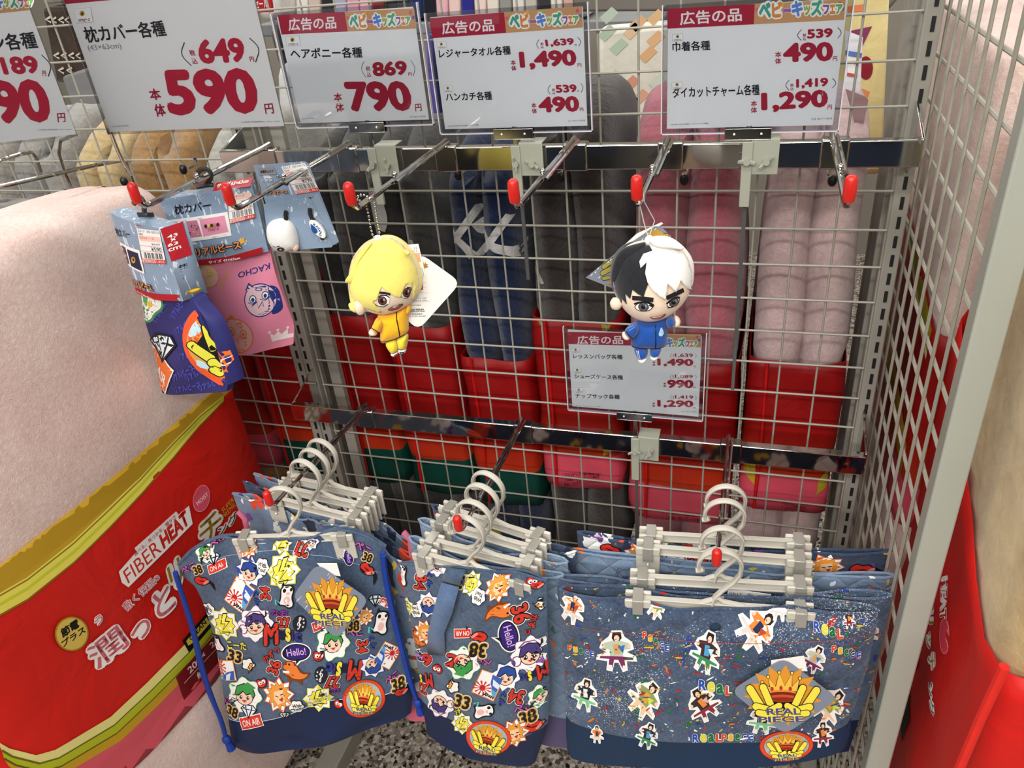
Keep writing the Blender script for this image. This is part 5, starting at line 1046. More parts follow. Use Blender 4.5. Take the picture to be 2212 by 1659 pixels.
def strap(P, Q, mat, name, d):
    g = G(); a = [F.W(*F.uv(*cM(*p)), d + .006 * math.sin(math.pi * i / (len(P) - 1))) for i, p in enumerate(P)]; b = [F.W(*F.uv(*cM(*p)), d + .006 * math.sin(math.pi * i / (len(P) - 1))) for i, p in enumerate(Q)]
    g.add(a + b, [(i, i + 1, len(P) + i + 1, len(P) + i) for i in range(len(P) - 1)]); return obj(name, g, mat, t, solid=.002, smooth=1.2)
strap([(278, 590), (245, 720), (212, 850), (202, 980)], [(372, 615), (345, 740), (300, 850), (298, 985)], hb, 'handle_strap', .022)
strap([(298, 520), (285, 560), (278, 600)], [(405, 530), (385, 575), (372, 620)], D1, 'handle_strap', .018)
strap([(372, 600), (352, 760), (330, 900)], [(385, 600), (380, 760), (368, 905)], D1, 'handle_strap', .012)
patch(t, F, bv, cM, 530, 1418, 124, 88, .18, lambda x, y: (530 + (x - 1350) * .45 - (y - 1090) * .02, 1422 + (y - 1090) * .46 + (x - 1350) * .1))
# --- front lesson bag
cR = crop(1180, 1040, 2.68); F = hframe('R', 3); U = lambda *p: [F.uv(*cR(*q)) for q in p]
rows = [U((78, 622), (240, 648), (460, 655), (620, 680), (760, 708), (900, 702), (1250, 712), (1400, 720), (1540, 728), (1750, 742), (1927, 748)), U((78, 700), (1000, 800), (1915, 830)), U((85, 850), (1890, 930)), U((98, 1050), (1860, 1080)), U((112, 1220), (1810, 1230)),
        U((115, 1358), (400, 1402), (800, 1432), (1240, 1442), (1500, 1440), (1765, 1368)), U((115, 1460), (900, 1510), (1762, 1440)), U((122, 1555), (150, 1576), (600, 1580), (1200, 1562), (1690, 1532), (1748, 1500))]
def fr(u, v, a, b):
    e = math.sin(math.pi * min(1, max(0, u))) ** .4; pin = 1 - .75 * (math.exp(-((u - .24) / .07) ** 2) + math.exp(-((u - .74) / .07) ** 2)) * math.exp(-v / .12)
    return e * (.009 + .016 * (1 - math.exp(-v / .3))) * pin + .002 * e * math.sin(7 * u + 9 * v)
def bk2(u, v, a, b): e = math.sin(math.pi * min(1, max(0, u))) ** .4; return -e * (.008 + .014 * abs(u - .5) * 2)
t = thing('lesson_bag', 'front wide quilted lesson bag with photo cut-outs and paint splashes', 'bag', F.W(0, -.3), 'lesson bags on the right hook')
DS = denim('#50627c', '#2c3a52', 1, 1)
bv, full, (vf, vb, nv) = make_bag(t, F, rows, 48, 6, fr, bk2, DS, TEAL, 5); rim(t, vf, vb, 48, DS)
A = Art(F, bv, d0=.0008, L=.012); A.T = lambda x, y: F.uv(*cR(x, y)); rnd = random.Random(11)
def cutout(A, cx, cy, r, cols, seed, deg=0):
    """white-edged photo cut-out of a seated or jumping figure in bright clothes"""
    R_ = random.Random(seed); c, s_ = math.cos(math.radians(deg)), math.sin(math.radians(deg)); k = R_.uniform(.8, 1.1)
    def f(A):
        A.poly([(-.25, -1), (.25, -1), (.38, -.7), (.75, -.45), (.85, -.1), (.5, .05), (.95, .25), (1, .5), (.5, .5), (.55, .95), (.3, 1.05), (.1, .6), (-.1, .6), (-.2, 1.05), (-.5, 1), (-.45, .55), (-1, .5), (-.95, .25), (-.5, .1), (-.85, -.1), (-.75, -.4), (-.4, -.7)], WT)
        A.poly([(-.12, -.5), (.15, -.5), (.6, -.38), (.68, -.1), (.35, -.05), (.3, .3), (-.32, .3), (-.35, -.05), (-.7, -.1), (-.6, -.38)], cols[0]); A.poly([(-.2, -.3), (.1, -.35), (.2, .15), (-.1, .2)], cols[1])
        A.poly([(-.3, .28), (.3, .28), (.8, .32), (.82, .42), (.38, .45), (.44, .8), (.28, .85), (.08, .45), (-.12, .45), (-.2, .85), (-.4, .82), (-.35, .42), (-.82, .42), (-.8, .3)], cols[2]); A.poly([(.3, .72), (.46, .7), (.48, .92), (.3, .95)], '#e8e6e2'); A.poly([(-.22, .72), (-.4, .7), (-.42, .92), (-.22, .95)], '#e8e6e2')
        A.poly([(-.2, -.92), (.2, -.92), (.24, -.62), (.12, -.48), (-.14, -.48), (-.24, -.62)], '#2a201c'); A.ell(0, -.62, .13, .16, SKIN); A.ell(-.62, -.22, .08, .1, SKIN); A.ell(.6, -.25, .08, .1, SKIN); A.poly([(.05, -.2), (.4, -.3), (.3, .1)], cols[3]); A.line([(-.1, -.58), (.0, -.56)], .0008, '#8a3a30')
    k0 = A.k; A.sub(lambda x, y: (cx + r * (x * c - y * s_) * k, cy + r * (x * s_ + y * c)), f); A.k = k0 + .6
C4 = [('#b9c7b0', '#d8a06a', '#7a2f5a', '#3f6fae'), ('#3f2a2e', '#4fa0c8', '#3f8a5a', '#c8e0ea'), ('#e8863a', '#2a3050', '#d8d0c8', '#b04a3a'), ('#24303e', '#e8e8e4', '#7fc48a', '#1c1c20'), ('#8a9a5a', '#d8a040', '#e8c8a0', '#c8d84a'), ('#3a2a2a', '#e8883a', '#8a2f3f', '#d8b0a0')]
for i, (x, y, r, k, dg) in enumerate([(412, 925, 112, 0, 0), (925, 912, 108, 1, 20), (1215, 800, 108, 2, 60), (232, 1185, 92, 3, 10), (578, 1175, 112, 4, 40), (905, 1190, 100, 5, -30), (1245, 1290, 88, 3, 10), (1632, 1240, 110, 4, 50), (592, 1378, 78, 1, 20), (155, 700, 88, 2, 20), (1540, 960, 80, 0, 30), (1590, 1395, 70, 5, 0), (640, 690, 60, 4, 40), (1745, 765, 45, 5, 0), (300, 1395, 50, 2, 0), (1350, 715, 60, 2, 10)]): cutout(A, x, y, r, C4[k], i, dg)
def paintword(x, y, w_, r=0):
    for ch, dx, c in (('R', 0, '#2f4fa8'), ('e', 1, '#d8d24a'), ('a', 2, '#1f6b3c'), ('L', 3, '#d04a2a')): A.otext(ch, (x + dx * w_, y + dx * r), (x + dx * w_ + w_ * .85, y + dx * r), (x + dx * w_, y - w_ * 1.15 + dx * r), c, WT, .05, .06)
def paintword2(x, y, w_, r=0):
    for ch, dx, c in (('P', 0, '#d04a2a'), ('i', 1, '#d9b43a'), ('e', 2, '#1f6b3c'), ('C', 3, '#23408f'), ('E', 4, '#2f4fa8')): A.otext(ch, (x + dx * w_, y + dx * r), (x + dx * w_ + w_ * .8, y + dx * r), (x + dx * w_, y - w_ * 1.15 + dx * r), c, WT, .05, .06)
paintword(845, 1415, 44); paintword2(1010, 1412, 38); paintword2(560, 850, 32, 16); paintword2(130, 945, 32, 6); paintword(1540, 820, 44, 12); paintword2(1640, 930, 36, 14); paintword(880, 1110, 50, 10)
A.kinc = .03
for i in range(130):
    x, y = rnd.uniform(90, 1880), rnd.uniform(790, 1400); c = rnd.choice(['#c3271f', '#d8702a', '#1f6b3c', '#23408f', '#d9b43a', '#eef0f0', '#b81f1f', '#d9a83a']); a = rnd.uniform(-.9, .4); L_ = rnd.uniform(5, 28); w_ = rnd.uniform(2, 6)
    A.ell(x, y, L_, w_, c, a, 9)
    for k in range(2): A.ell(x + rnd.uniform(-40, 40), y + rnd.uniform(-26, 26), rnd.uniform(2, 7), rnd.uniform(2, 5), c, a, 6)
A.kinc = 1; A.ell(975, 785, 32, 19, '#16202c'); A.ell(975, 781, 28, 16, '#26384a')
A.line([(85, 790), (400, 820), (900, 860), (1400, 865), (1890, 850)], .0006, '#c3573f')
A.done('photo_print', t)
hang_tag(t, F, cR, [(1355, 878), (1662, 1110), (1362, 1318), (1058, 1070)], lambda x, y: (x, y), .036, 'diamond hang tag with crown and hands, REAL PIECE', [(1285, 900), (1470, 872), (1490, 960), (1290, 960)])
patch(t, F, bv, cR, 1380, 1442, 154, 80, 0, lambda x, y: (1380 + (x - 1350) * .56, 1442 + (y - 1092) * .42))
# --- the bags behind: shared builder in hanger frames
def rear_bag(name, label, k, i, x0, x1, h, mat, mbot, gather=0, bottom=.075, seed=0, topw=.028, grp=None, dz=.008):
    F = hframe(k, i); rnd = random.Random(seed); t = thing(name, label, 'bag', F.W((x0 + x1) / 2, -h), grp); ph = rnd.uniform(0, 6)
    n = 9; top = [(x0 + (x1 - x0) * j / n, .006 + dz - gather * (max(0, j / n - .4) * 2) ** 2 * .055 + gather * .006 * math.sin(j * 5 + ph) + (.002 * math.sin(j * 2 + ph)) + (0 if gather else .009 * abs(2 * j / n - 1) ** 3)) for j in range(n + 1)]
    bot = [(x0 + .01, -h + .01), ((x0 + x1) / 2, -h), (x1 - .01, -h + .01)]; mid = [(x0, -h * .4), (x1, -h * .4)]; sm = [(x0 + .006, -h + bottom), (x1 - .006, -h + bottom)]
    rows = [top, [(a, b - .02) for a, b in top], [(a, b - .05) for a, b in top], mid, sm, bot]
    def fr(u, v, a, b):
        e = math.sin(math.pi * min(1, max(0, u))) ** .4; pin = 1 - .8 * (math.exp(-((u - (.25 if k == 'R' else .2)) / .07) ** 2) + math.exp(-((u - .77) / .07) ** 2)) * math.exp(-v / .06)
        return e * topw * .3 * pin * (.7 + .3 * math.exp(-v / .2)) * (1 + (0 if gather else 0.5 * abs(2 * u - 1) ** 4 * math.exp(-v / .15))) + e * (.0018 + .0016 * gather) * math.sin((16 + 30 * gather) * u + ph + 6 * v)
    def bb(u, v, a, b): return -fr(u, v, a, b) * .9 - .001
    bv, full, (vf, vb, nv) = make_bag(t, F, rows, 34, 3, fr, bb, mat, mbot, 4); rim(t, vf, vb, 34, mat, .0017)
    return t, F, bv
LT = denim('#8297b0', '#6a7f99', 2, 1); LTp = denim('#7f93ad', '#64788f', 3, 0); MDm = denim('#5f728d', '#4a5c77', 1, 1); DKq = denim('#3f5069', '#2c3a52', 3, 1); LT3 = denim('#8b9fb6', '#73879f', 1, 1); LT4 = denim('#7b90ab', '#61758f', 3, 0)
LILAC = satin('#5d5478', .3)
GM, GR_, GL = 'shoe bags on the middle hook', 'lesson bags on the right hook', 'drawstring bags on the left hook'
rear_bag('shoe_bag', 'rearmost shoe bag with dark denim ends, against the mesh', 'M', 0, -.103, .125, .34, DKq, LILAC, seed=1, grp=GM)
rear_bag('shoe_bag', 'pale denim shoe bag with red scribbles, third from the front', 'M', 1, -.112, .118, .34, LT3, LILAC, seed=2, grp=GM)
t, F, bv = rear_bag('shoe_bag', 'light blue quilted shoe bag with lilac bottom directly behind the front one', 'M', 2, -.108, .118, .35, LT, LILAC, seed=3, grp=GM)
t1, F1, bv1 = rear_bag('lesson_bag', 'rearmost lesson bag with flame stickers at its right end', 'R', 0, -.19, .203, .28, DKq, NAVY, seed=4, grp=GR_, topw=.018)
A = Art(F1, bv1, d0=.0008, L=.01, eps=.00005); A.T = lambda x, y: (x, -y)
for s_ in (('flame', -.105, .008, .025, 0), ('flame', .128, .006, .024, 0), ('lips', .172, .008, .02, 0), ('lips', -.145, .0, .02, 30), ('blue', .03, .01, .02, 40), ('27', -.03, .01, .02, 0)): stick(A, *s_)
A.done('sticker_print', t1)
t2, F2, bv2 = rear_bag('lesson_bag', 'light blue lesson bag with sketched faces, third from the front', 'R', 1, -.195, .205, .28, LT, NAVY, seed=5, grp=GR_, dz=0, topw=.02)
A = Art(F2, bv2, d0=.0008, L=.01, eps=.00005); A.T = lambda x, y: (x, -y)
def sketch(col, word):
    def f(A):
        A.line([(.8 * math.cos(a), .7 * math.sin(a)) for a in [i * .35 for i in range(18)]], .0006, col, True); A.line([(-.9, -.1), (-.7, -.7), (-.2, -.5), (0, -.85), (.3, -.5), (.8, -.6), (.85, 0)], .0006, col)
        for x in (-.3, .3): A.line([(x + .15 * math.cos(a), .05 + .1 * math.sin(a)) for a in [i * .7 for i in range(9)]], .0006, col, True)
        A.line([(-.2, .4), (.2, .38)], .0006, col)
        if word: A.text(word, (-.6, 1.15), (.6, 1.15), (-.6, .85), col, .01)
    return f
for (x, y, r, c, w_) in ((-.115, .022, .022, '#4a3a6e', 'NAO'), (-.07, .03, .02, '#1f5a52', 'KOPE'), (-.005, .03, .022, '#c8c23a', ''), (.045, .03, .02, '#4a3a6e', 'NAO'), (.095, .02, .02, '#c8c23a', ''), (.15, .035, .022, '#1f5a52', 'KOPE'), (.175, .012, .016, '#1f3a6e', 'KOPE')): stick(A, None, x, y, r, 0, sketch(c, w_))
A.text('REAL', (-.062, .052), (-.03, .046), (-.064, .043), '#dfe6ea', .03); A.text('PIECE', (-.06, .062), (-.022, .055), (-.062, .054), '#dfe6ea', .03)
A.done('sketch_print', t2)
t3, F3, bv3 = rear_bag('lesson_bag', 'splashed denim lesson bag with price ticket, second from the front', 'R', 2, -.2, .196, .29, MDm, NAVY, seed=6, grp=GR_)
A = Art(F3, bv3, d0=.0008, L=.01, eps=.00005); A.T = lambda x, y: (x, -y)
for i, (x, y, r, k, dg) in enumerate([(-.17, .012, .022, 2, 20), (-.1, .015, .02, 1, 0), (.03, .02, .022, 4, 60), (.14, .02, .03, 3, 80), (.175, .04, .02, 2, 10), (-.02, .02, .018, 5, 0)]): cutout(A, x, y, r, C4[k], i, dg)
A.done('photo_print', t3)
obj('price_ticket', G().box(F3.W(.035, .011, .004), (.05, .0006, .016)), plain('#efeeea', .6), t3, smooth=0)
TT = Art(F3, d0=.0048); TT.T = lambda x, y: (x, y); TT.text('BB17   00-0013', (.012, .012), (.056, .013), (.012, .016), '#5a5550', 0); TT.done('ticket_print', t3)
rear_bag('drawstring_bag', 'rearmost gathered drawstring bag with purple cord end', 'L', 0, -.15, .135, .4, LTp, NAVY, 1., seed=7, grp=GL, topw=.016)
rear_bag('drawstring_bag', 'gathered pale denim drawstring bag, third from the front', 'L', 1, -.155, .15, .4, DKq, LILAC, 1., seed=8, grp=GL, topw=.016)
t4, F4, bv4 = rear_bag('drawstring_bag', 'gathered pale drawstring bag with white splashes directly behind the front one', 'L', 2, -.16, .175, .42, LT4, satin('#d9687f', .3), 1.1, seed=9, grp=GL, topw=.026)
PKC = satin('#cf6f8e', .2)
obj('drawcord', G().tube([at(514, 1105, Y=-.3), at(528, 1120, Y=-.3), at(535, 1150, Y=-.3)], .004, 8), PKC, t4, label='rose pink drawcord')
obj('drawcord', G().tube([at(872, 1150, Y=-.29), at(886, 1165, Y=-.29), at(890, 1200, Y=-.29)], .0045, 8), PKC, t4, label='rose pink drawcord')

# ---------------------------------------------------------------- pillowcase packs and the hair tie card
cP = crop(220, 330, 3.071); CARD = card_print()
def sheet_obj(name, parent, F, c, rows, nu, sub, front, back, mat, label=None, thick=True):
    R = [[F.uv(*c(*p)) for p in r] for r in rows]; vf, vb, fs, nv, full = bag_sheet(F, R, nu, sub, front, back, False); W_ = nu + 1
    g = G(); g.add(vf, fs); g.add(vb, [f[::-1] for f in fs]); n0 = len(vf); per = [(0, i) for i in range(W_)] + [(j, nu) for j in range(1, nv + 1)] + [(nv, i) for i in range(nu - 1, -1, -1)] + [(j, 0) for j in range(nv - 1, 0, -1)]
    q = [j * W_ + i for j, i in per]; sd = [(q[i], q[(i + 1) % len(q)], n0 + q[(i + 1) % len(q)], n0 + q[i]) for i in range(len(q))]; g.f += sd; g.mi += [0] * len(sd)
    o = obj(name, g, mat, parent, smooth=.8, label=label); return o, BVHTree.FromPolygons(vf, fs)
def price_label(A, tl, tr, br, bl, price, extra=''):
    L = lambda u, v: tuple((tl[i] * (1 - u) + tr[i] * u) * (1 - v) + (bl[i] * (1 - u) + br[i] * u) * v for i in (0, 1))
    q = lambda u0, v0, u1, v1, c: A.poly([L(u0, v0), L(u1, v0), L(u1, v1), L(u0, v1)], c)
    q(0, 0, 1, 1, '#eceae6'); q(.04, .2, .96, .36, '#efc3b8'); tx = lambda s, u0, u1, v0, v1, c, b=0.: A.text(s, L(u0, v0), L(u1, v0), L(u0, v1), c, b)
    tx('5517  00-5013', .05, .95, .1, .03, '#5a5a5e'); tx('0000', .05, .25, .19, .13, '#5a5a5e'); tx('ピロケース', .08, .7, .3, .22, '#a8443c'); tx('¥' + extra, .55, .9, .46, .4, '#5a5a5e')
    A.line([L(.03, .5), L(.97, .5), L(.97, .66), L(.03, .66)], .0004, '#c8402f', True); tx('¥' + price, .5, .93, .645, .52, '#3a3a40', .01)
    A.kinc = .2
    for i in range(26):
        u = .1 + .033 * i
        if (i * 7) % 5: q(u, .69, u + (.012 if i % 3 else .02), .87, '#1c1c20')
    A.kinc = 1; q(0, .89, 1, 1, '#e8b8b0'); q(.6, .89, 1, 1, '#cf3a34'); tx('612-2375', .08, .56, .985, .91, '#b03a34'); tx('しまむら' if 0 else 'しまむら', .64, .96, .98, .91, '#f6eeee', .01); A.line([L(0, .89), L(1, .89), L(1, 1), L(0, 1)], .0005, '#cf3a34', True)
def plastic_hook(t, pts, r=.0022):
    obj('plastic_hanger', G().tube([tuple(p) for p in smooth_open([tuple(p) for p in pts], 2)], r, 8, flat=.7), plain('#2b2d2e', .4), t)
def rl_logo(A, bl, br, tl): A.otext('リアルピース', bl, br, tl, '#e8945c', '#15151a', .035, .11)
# pack 1, navy
F = yawf((.032, -.31, .07), -21.6); t = thing('pillowcase_pack', 'navy printed pillowcase pack at the tip of the leftmost chrome hook', 'pillowcase', F.P, 'pillowcase packs on the leftmost hook')
W1 = lambda u, v, a, b: .004 + .011 * math.sin(math.pi * u) ** .7 + .004 * math.sin(6 * u + 7 * v); W0 = lambda u, v, a, b: -.004
bo, bv = sheet_obj('pillowcase', t, F, cP, [[(288, 880), (450, 920), (640, 950)], [(315, 1060), (480, 1080), (705, 1080)], [(335, 1230), (540, 1260), (770, 1230)], [(375, 1400), (600, 1420), (845, 1410)], [(425, 1568), (640, 1575), (855, 1570)]], 20, 5, W1, W0, ink('#2b2b66'))
A = Art(F, bv, d0=.0005, L=.012); A.T = lambda x, y: F.uv(*cP(x, y))
for i, (x, y, dg) in enumerate([(420, 1110, -60), (540, 1080, -60), (560, 1180, -35), (600, 1340, -20), (560, 1480, -30), (640, 1480, -25), (700, 1560, -20), (650, 1130, -60), (470, 1540, -40), (560, 1560, -10)]):
    c, s_ = math.cos(math.radians(dg)), math.sin(math.radians(dg)); w_, h = 150, 46; A.text('リアルピース', (x, y), (x + w_ * c, y + w_ * s_), (x + h * s_, y - h * c), '#4f4fb4', .03)
A.poly(smooth_closed([(285, 880), (470, 925), (480, 1010), (420, 1050), (390, 1100), (330, 1110), (312, 1060)], 2), '#3f8a56'); A.poly(smooth_closed([(285, 880), (462, 925), (466, 1000), (410, 1035), (380, 1085), (325, 1095), (308, 1040)], 2), WT)
for p in ([(300, 1000), (325, 960), (350, 1040)], [(320, 1060), (350, 970), (340, 1070)]): A.line(p, .001, BK)
A.poly(star(395, 972, 34, 4, .4, .2), '#e8b83a'); A.poly([(330, 910), (390, 925), (370, 990), (345, 960)], '#4f9a55')
A.poly(smooth_closed([(690, 1000), (640, 1040), (605, 1150), (640, 1300), (720, 1460), (860, 1560), (870, 1400), (800, 1220)], 2), '#e4582c'); A.poly(smooth_closed([(700, 1060), (660, 1120), (640, 1200), (670, 1320), (750, 1440), (840, 1500), (840, 1400), (770, 1200)], 2), '#d9a04a'); A.poly(smooth_closed([(690, 1080), (660, 1120), (650, 1190), (700, 1180), (730, 1120)], 1), '#bfe0ea'); A.poly(smooth_closed([(690, 1330), (740, 1370), (760, 1420), (700, 1390)], 1), '#bfe0ea')
A.poly([(700, 1230), (745, 1140), (790, 1250), (810, 1420), (760, 1360)], BK)
for a, b, w_ in (((670, 1235), (760, 1345), 42), ((728, 1130), (770, 1290), 26), ((770, 1370), (790, 1400), 44), ((775, 1420), (812, 1450), 40)): A.cap(a, b, w_, '#e2e04a', BK, 6)
A.poly([(330, 1250), (440, 1310), (570, 1400), (545, 1450), (490, 1570), (430, 1570), (375, 1420)], '#f3ece0'); A.poly([(332, 1262), (440, 1322), (560, 1404), (538, 1440), (480, 1570), (430, 1570), (380, 1420)], '#e8702c'); A.text('AIR', (385, 1445), (490, 1512), (405, 1385), WT, .02)
stick(A, None, 458, 1255, 128, 2, lambda q: st_gem(q, .0035)); A.done('pillowcase_print', t)
bo2, bv2 = sheet_obj('pillowcase_fold', t, F, cP, [[(645, 930), (670, 940), (700, 990)], [(730, 1080), (760, 1080), (790, 1100)], [(800, 1250), (840, 1240), (860, 1260)], [(840, 1440), (880, 1460), (915, 1440)], [(860, 1490), (880, 1510), (930, 1500)]], 8, 5, lambda u, v, a, b: .002 + .012 * math.sin(math.pi * u), W0, ink('#2b2b66'))
A = Art(F, bv2, d0=.0005, L=.01); A.T = lambda x, y: F.uv(*cP(x, y)); A.poly([(690, 1000), (730, 1060), (790, 1180), (780, 1200), (720, 1090)], WT); A.poly([(800, 1270), (870, 1300), (912, 1425), (835, 1440)], '#e8702c'); A.text('NO', (810, 1390), (900, 1380), (805, 1340), WT, .02); A.done('pillowcase_print', t)
ho, bv = sheet_obj('header_card', t, F, cP, [[(110, 372), (280, 420), (450, 480)], [(205, 640), (370, 680), (525, 700)], [(262, 790), (420, 820), (560, 835)], [(296, 905), (450, 935), (600, 960)]], 16, 5, lambda u, v, a, b: .012 + .006 * math.sin(math.pi * u), lambda u, v, a, b: -.008, CARD)
Q = F.W; sp = [F.uv(*cP(*p)) for p in [(450, 480), (525, 700), (600, 960), (662, 946), (575, 688), (512, 462)]]
g = G(); pts = [Q(*sp[0], .012), Q(*sp[1], .012), Q(*sp[2], .012), Q(*sp[3], -.008), Q(*sp[4], -.008), Q(*sp[5], -.008)]; g.add(pts, [(0, 1, 4, 5), (1, 2, 3, 4)]); obj('header_side', g, CARD, t, solid=.001)
def quadtext(A, s_, bl, br, tl, c, b): A.text(s_, bl, br, tl, c, b)
sd = BVHTree.FromPolygons(pts, [(0, 1, 4, 5), (1, 2, 3, 4)]); A = Art(F, sd, d0=.0012, L=.02); A.T = lambda x, y: F.uv(*cP(x, y))
A.poly([(453, 482), (508, 466), (571, 686), (526, 697)], '#b0202c'); [A.text(s_, (x, y), (x + w_, y - 5), (x - 5, y - 20), WT, .02) for s_, x, y, w_ in (('43', 486, 552, 26), ('×', 500, 576, 12), ('63', 498, 604, 26), ('cm', 506, 634, 30))]
[A.text(ch, (552 + i * 8, 752 + i * 24), (572 + i * 8, 748 + i * 24), (548 + i * 8, 732 + i * 24), '#1a1a20', .02) for i, ch in enumerate('枕カバー')]; A.ell(622, 910, 20, 14, '#8a6a1c'); A.ell(622, 908, 14, 8, '#d9b83a'); A.done('side_print', t)
A = Art(F, bv, d0=.0008, L=.012); A.T = lambda x, y: F.uv(*cP(x, y))
A.text('枕カバー', (166, 528), (288, 536), (148, 472), '#141826', .02); A.poly([(160, 562), (345, 612), (378, 768), (228, 722)], '#efeeea'); A.poly([(247, 608), (334, 630), (364, 752), (268, 722)], '#2a2440'); A.poly([(170, 575), (235, 600), (256, 715), (232, 705)], '#5a3f5a')
for k in range(7): A.ell(200 + 6 * k, 600 + 15 * k, 9, 9, ['#b0707a', '#c8b04a', '#8a6aa8'][k % 3])
A.ell(298, 678, 18, 22, '#c8a83a', .2); A.ell(300, 675, 9, 11, '#3a2c14'); price_label(A, (330, 466), (452, 492), (502, 706), (372, 688), '590', '649'); rl_logo(A, (283, 858), (438, 882), (262, 806)); A.poly([(286, 864), (450, 893), (597, 912), (602, 956), (450, 934), (300, 904)], '#a81a26'); A.text('サイズ43×63cm', (307, 900), (436, 934), (300, 884), WT, .02)
A.poly([(300, 420), (450, 470), (452, 484), (312, 440)], '#b0202c'); A.done('header_print', t)
P_ = [F.W(*F.uv(*cP(*p)), -.0) for p in [(235, 330), (240, 300), (262, 284), (290, 300), (305, 340), (300, 385), (318, 412)]]; plastic_hook(t, [p + F.n * .004 for p in P_], .0036)
obj('plastic_hanger', G().box(F.W(*F.uv(*cP(290, 410)), 0), (.022, .002, .005)), plain('#2b2d2e', .4), t)
# pack 2, pink
F = yawf((.052, -.225, .07), 20); t = thing('pillowcase_pack', 'pink printed pillowcase pack with upside-down KACHO lettering behind the navy one', 'pillowcase', F.P, 'pillowcase packs on the leftmost hook')
bo, bv = sheet_obj('pillowcase', t, F, cP, [[(598, 712), (860, 680), (1116, 630)], [(650, 860), (900, 850), (1165, 810)], [(730, 1030), (1000, 1040), (1240, 1030)], [(810, 1180), (1050, 1190), (1278, 1150)], [(872, 1322), (1080, 1290), (1275, 1255)]], 20, 5, W1, W0, ink('#e78ba6'))
A = Art(F, bv, d0=.0005, L=.012); A.T = lambda x, y: F.uv(*cP(x, y)); NV = '#22357e'
A.text('KACHO', (1122, 714), (916, 772), (1126, 752), NV, .015)
def doodle(c, fill, hair):
    def f(A):
        A.ell(0, 0, 1, .98, c, 0, 30); A.ell(0, 0, .94, .92, fill, 0, 30)
        if hair: A.poly(smooth_closed([(.35, -.9), (1, -.75), (1.25, .1), (1.35, .75), (.6, .95), (.85, .3), (.6, -.1)], 2), c)
        A.poly([(-.95, -.5), (-.75, -1), (-.4, -.75)], c); A.poly([(-.86, -.5), (-.72, -.86), (-.45, -.7)], fill)
        for x, y in ((-.45, -.05), (.3, -.3)):
            A.ell(x, y, .22, .24, c); A.ell(x, y, .17, .19, WT if hair else fill); A.ell(x, y + .03, .1, .12, c); A.line([(x - .3, y + .22), (x, y + .3), (x + .28, y + .1)], .0009, c)
        A.line([(-.5, .35), (-.2, .1), (-.1, .45), (.15, .05), (.2, .35)], .001, c); A.ell(-.1, -.65, .22, .1, c); A.ell(-.1, -.65, .16, .06, fill)
    return f
stick(A, None, 1068, 945, 108, 0, doodle(NV, '#e3bfc4', True)); stick(A, None, 712, 790, 84, 0, doodle('#d6b43a', '#e3b2a4', False)); stick(A, None, 915, 1185, 112, 20, doodle('#dc7434', '#e3a5a0', False))
for i, ch in enumerate('KOTA'): A.text(ch, (862 - i * 12, 760 + i * 34), (838 - i * 12, 752 + i * 34), (856 - i * 12, 784 + i * 34), '#d6b43a', .02)
A.poly([(1130, 1165), (1155, 1185), (1180, 1160), (1200, 1185), (1238, 1155), (1240, 1190), (1272, 1190), (1276, 1212), (1140, 1228)], '#f1e1df'); [A.ell(x, y, 9, 9, '#f1e1df') for x, y in ((1128, 1158), (1178, 1152), (1238, 1148))]; A.done('pillowcase_print', t)
ho, bv = sheet_obj('header_card', t, F, cP, [[(398, 290), (700, 245), (1008, 196)], [(480, 480), (770, 430), (1060, 380)], [(592, 725), (860, 690), (1118, 632)]], 18, 8, lambda u, v, a, b: .012 + .004 * math.sin(math.pi * u), lambda u, v, a, b: -.008, CARD)
A = Art(F, bv, d0=.0008, L=.012); A.T = lambda x, y: F.uv(*cP(x, y))
A.text('枕カバー', (508, 388), (750, 350), (500, 325), '#141826', .02); A.poly([(468, 424), (856, 364), (882, 520), (520, 578)], '#eeede8'); A.poly([(490, 442), (655, 418), (690, 526), (518, 552)], '#c87a92'); A.poly([(670, 414), (836, 388), (862, 496), (698, 526)], '#e191aa'); rnd = random.Random(5)
for i in range(34): A.ell(rnd.uniform(515, 665), rnd.uniform(450, 520), 4, 4, rnd.choice(['#3a3a6a', '#d8a05a', '#eec2cf', '#7a3a52']))
for i in range(5): A.ell(715 + 20 * i, 455 - 3 * i, 9, 12, ['#2a2020', '#d8c04a', '#3a2a3a', '#c87a4a', '#2a2a3a'][i])
A.text('リアルピース', (732, 490), (800, 478), (730, 472), '#8a3a20', .04); A.text('※製品イメージです。', (757, 532), (855, 514), (755, 524), '#5a5a5e', 0); A.text('FRONT', (486, 438), (528, 432), (485, 431), '#5a5a5e', 0); A.text('BACK', (664, 410), (694, 405), (663, 403), '#5a5a5e', 0)
price_label(A, (852, 212), (1002, 194), (1034, 402), (874, 436), '590', '649'); rl_logo(A, (655, 655), (950, 600), (640, 602)); A.poly([(930, 545), (965, 530), (970, 560), (945, 572)], '#e8a83a'); A.poly([(584, 688), (860, 652), (1112, 588), (1119, 634), (860, 688), (594, 725)], '#a81a26'); A.text('サイズ 43×63cm', (735, 702), (942, 670), (732, 682), WT, .02); A.done('header_print', t)
tf = [F.uv(*cP(*p)) for p in [(752, 238), (1000, 200), (1002, 168), (755, 205)]]; o = obj('top_flap', G().add([F.W(*tf[0], .014), F.W(*tf[1], .014), F.W(*tf[2], -.004), F.W(*tf[3], -.004)], [(0, 1, 2, 3)]), plain('#b0202c', .4), t, solid=.001, smooth=0)
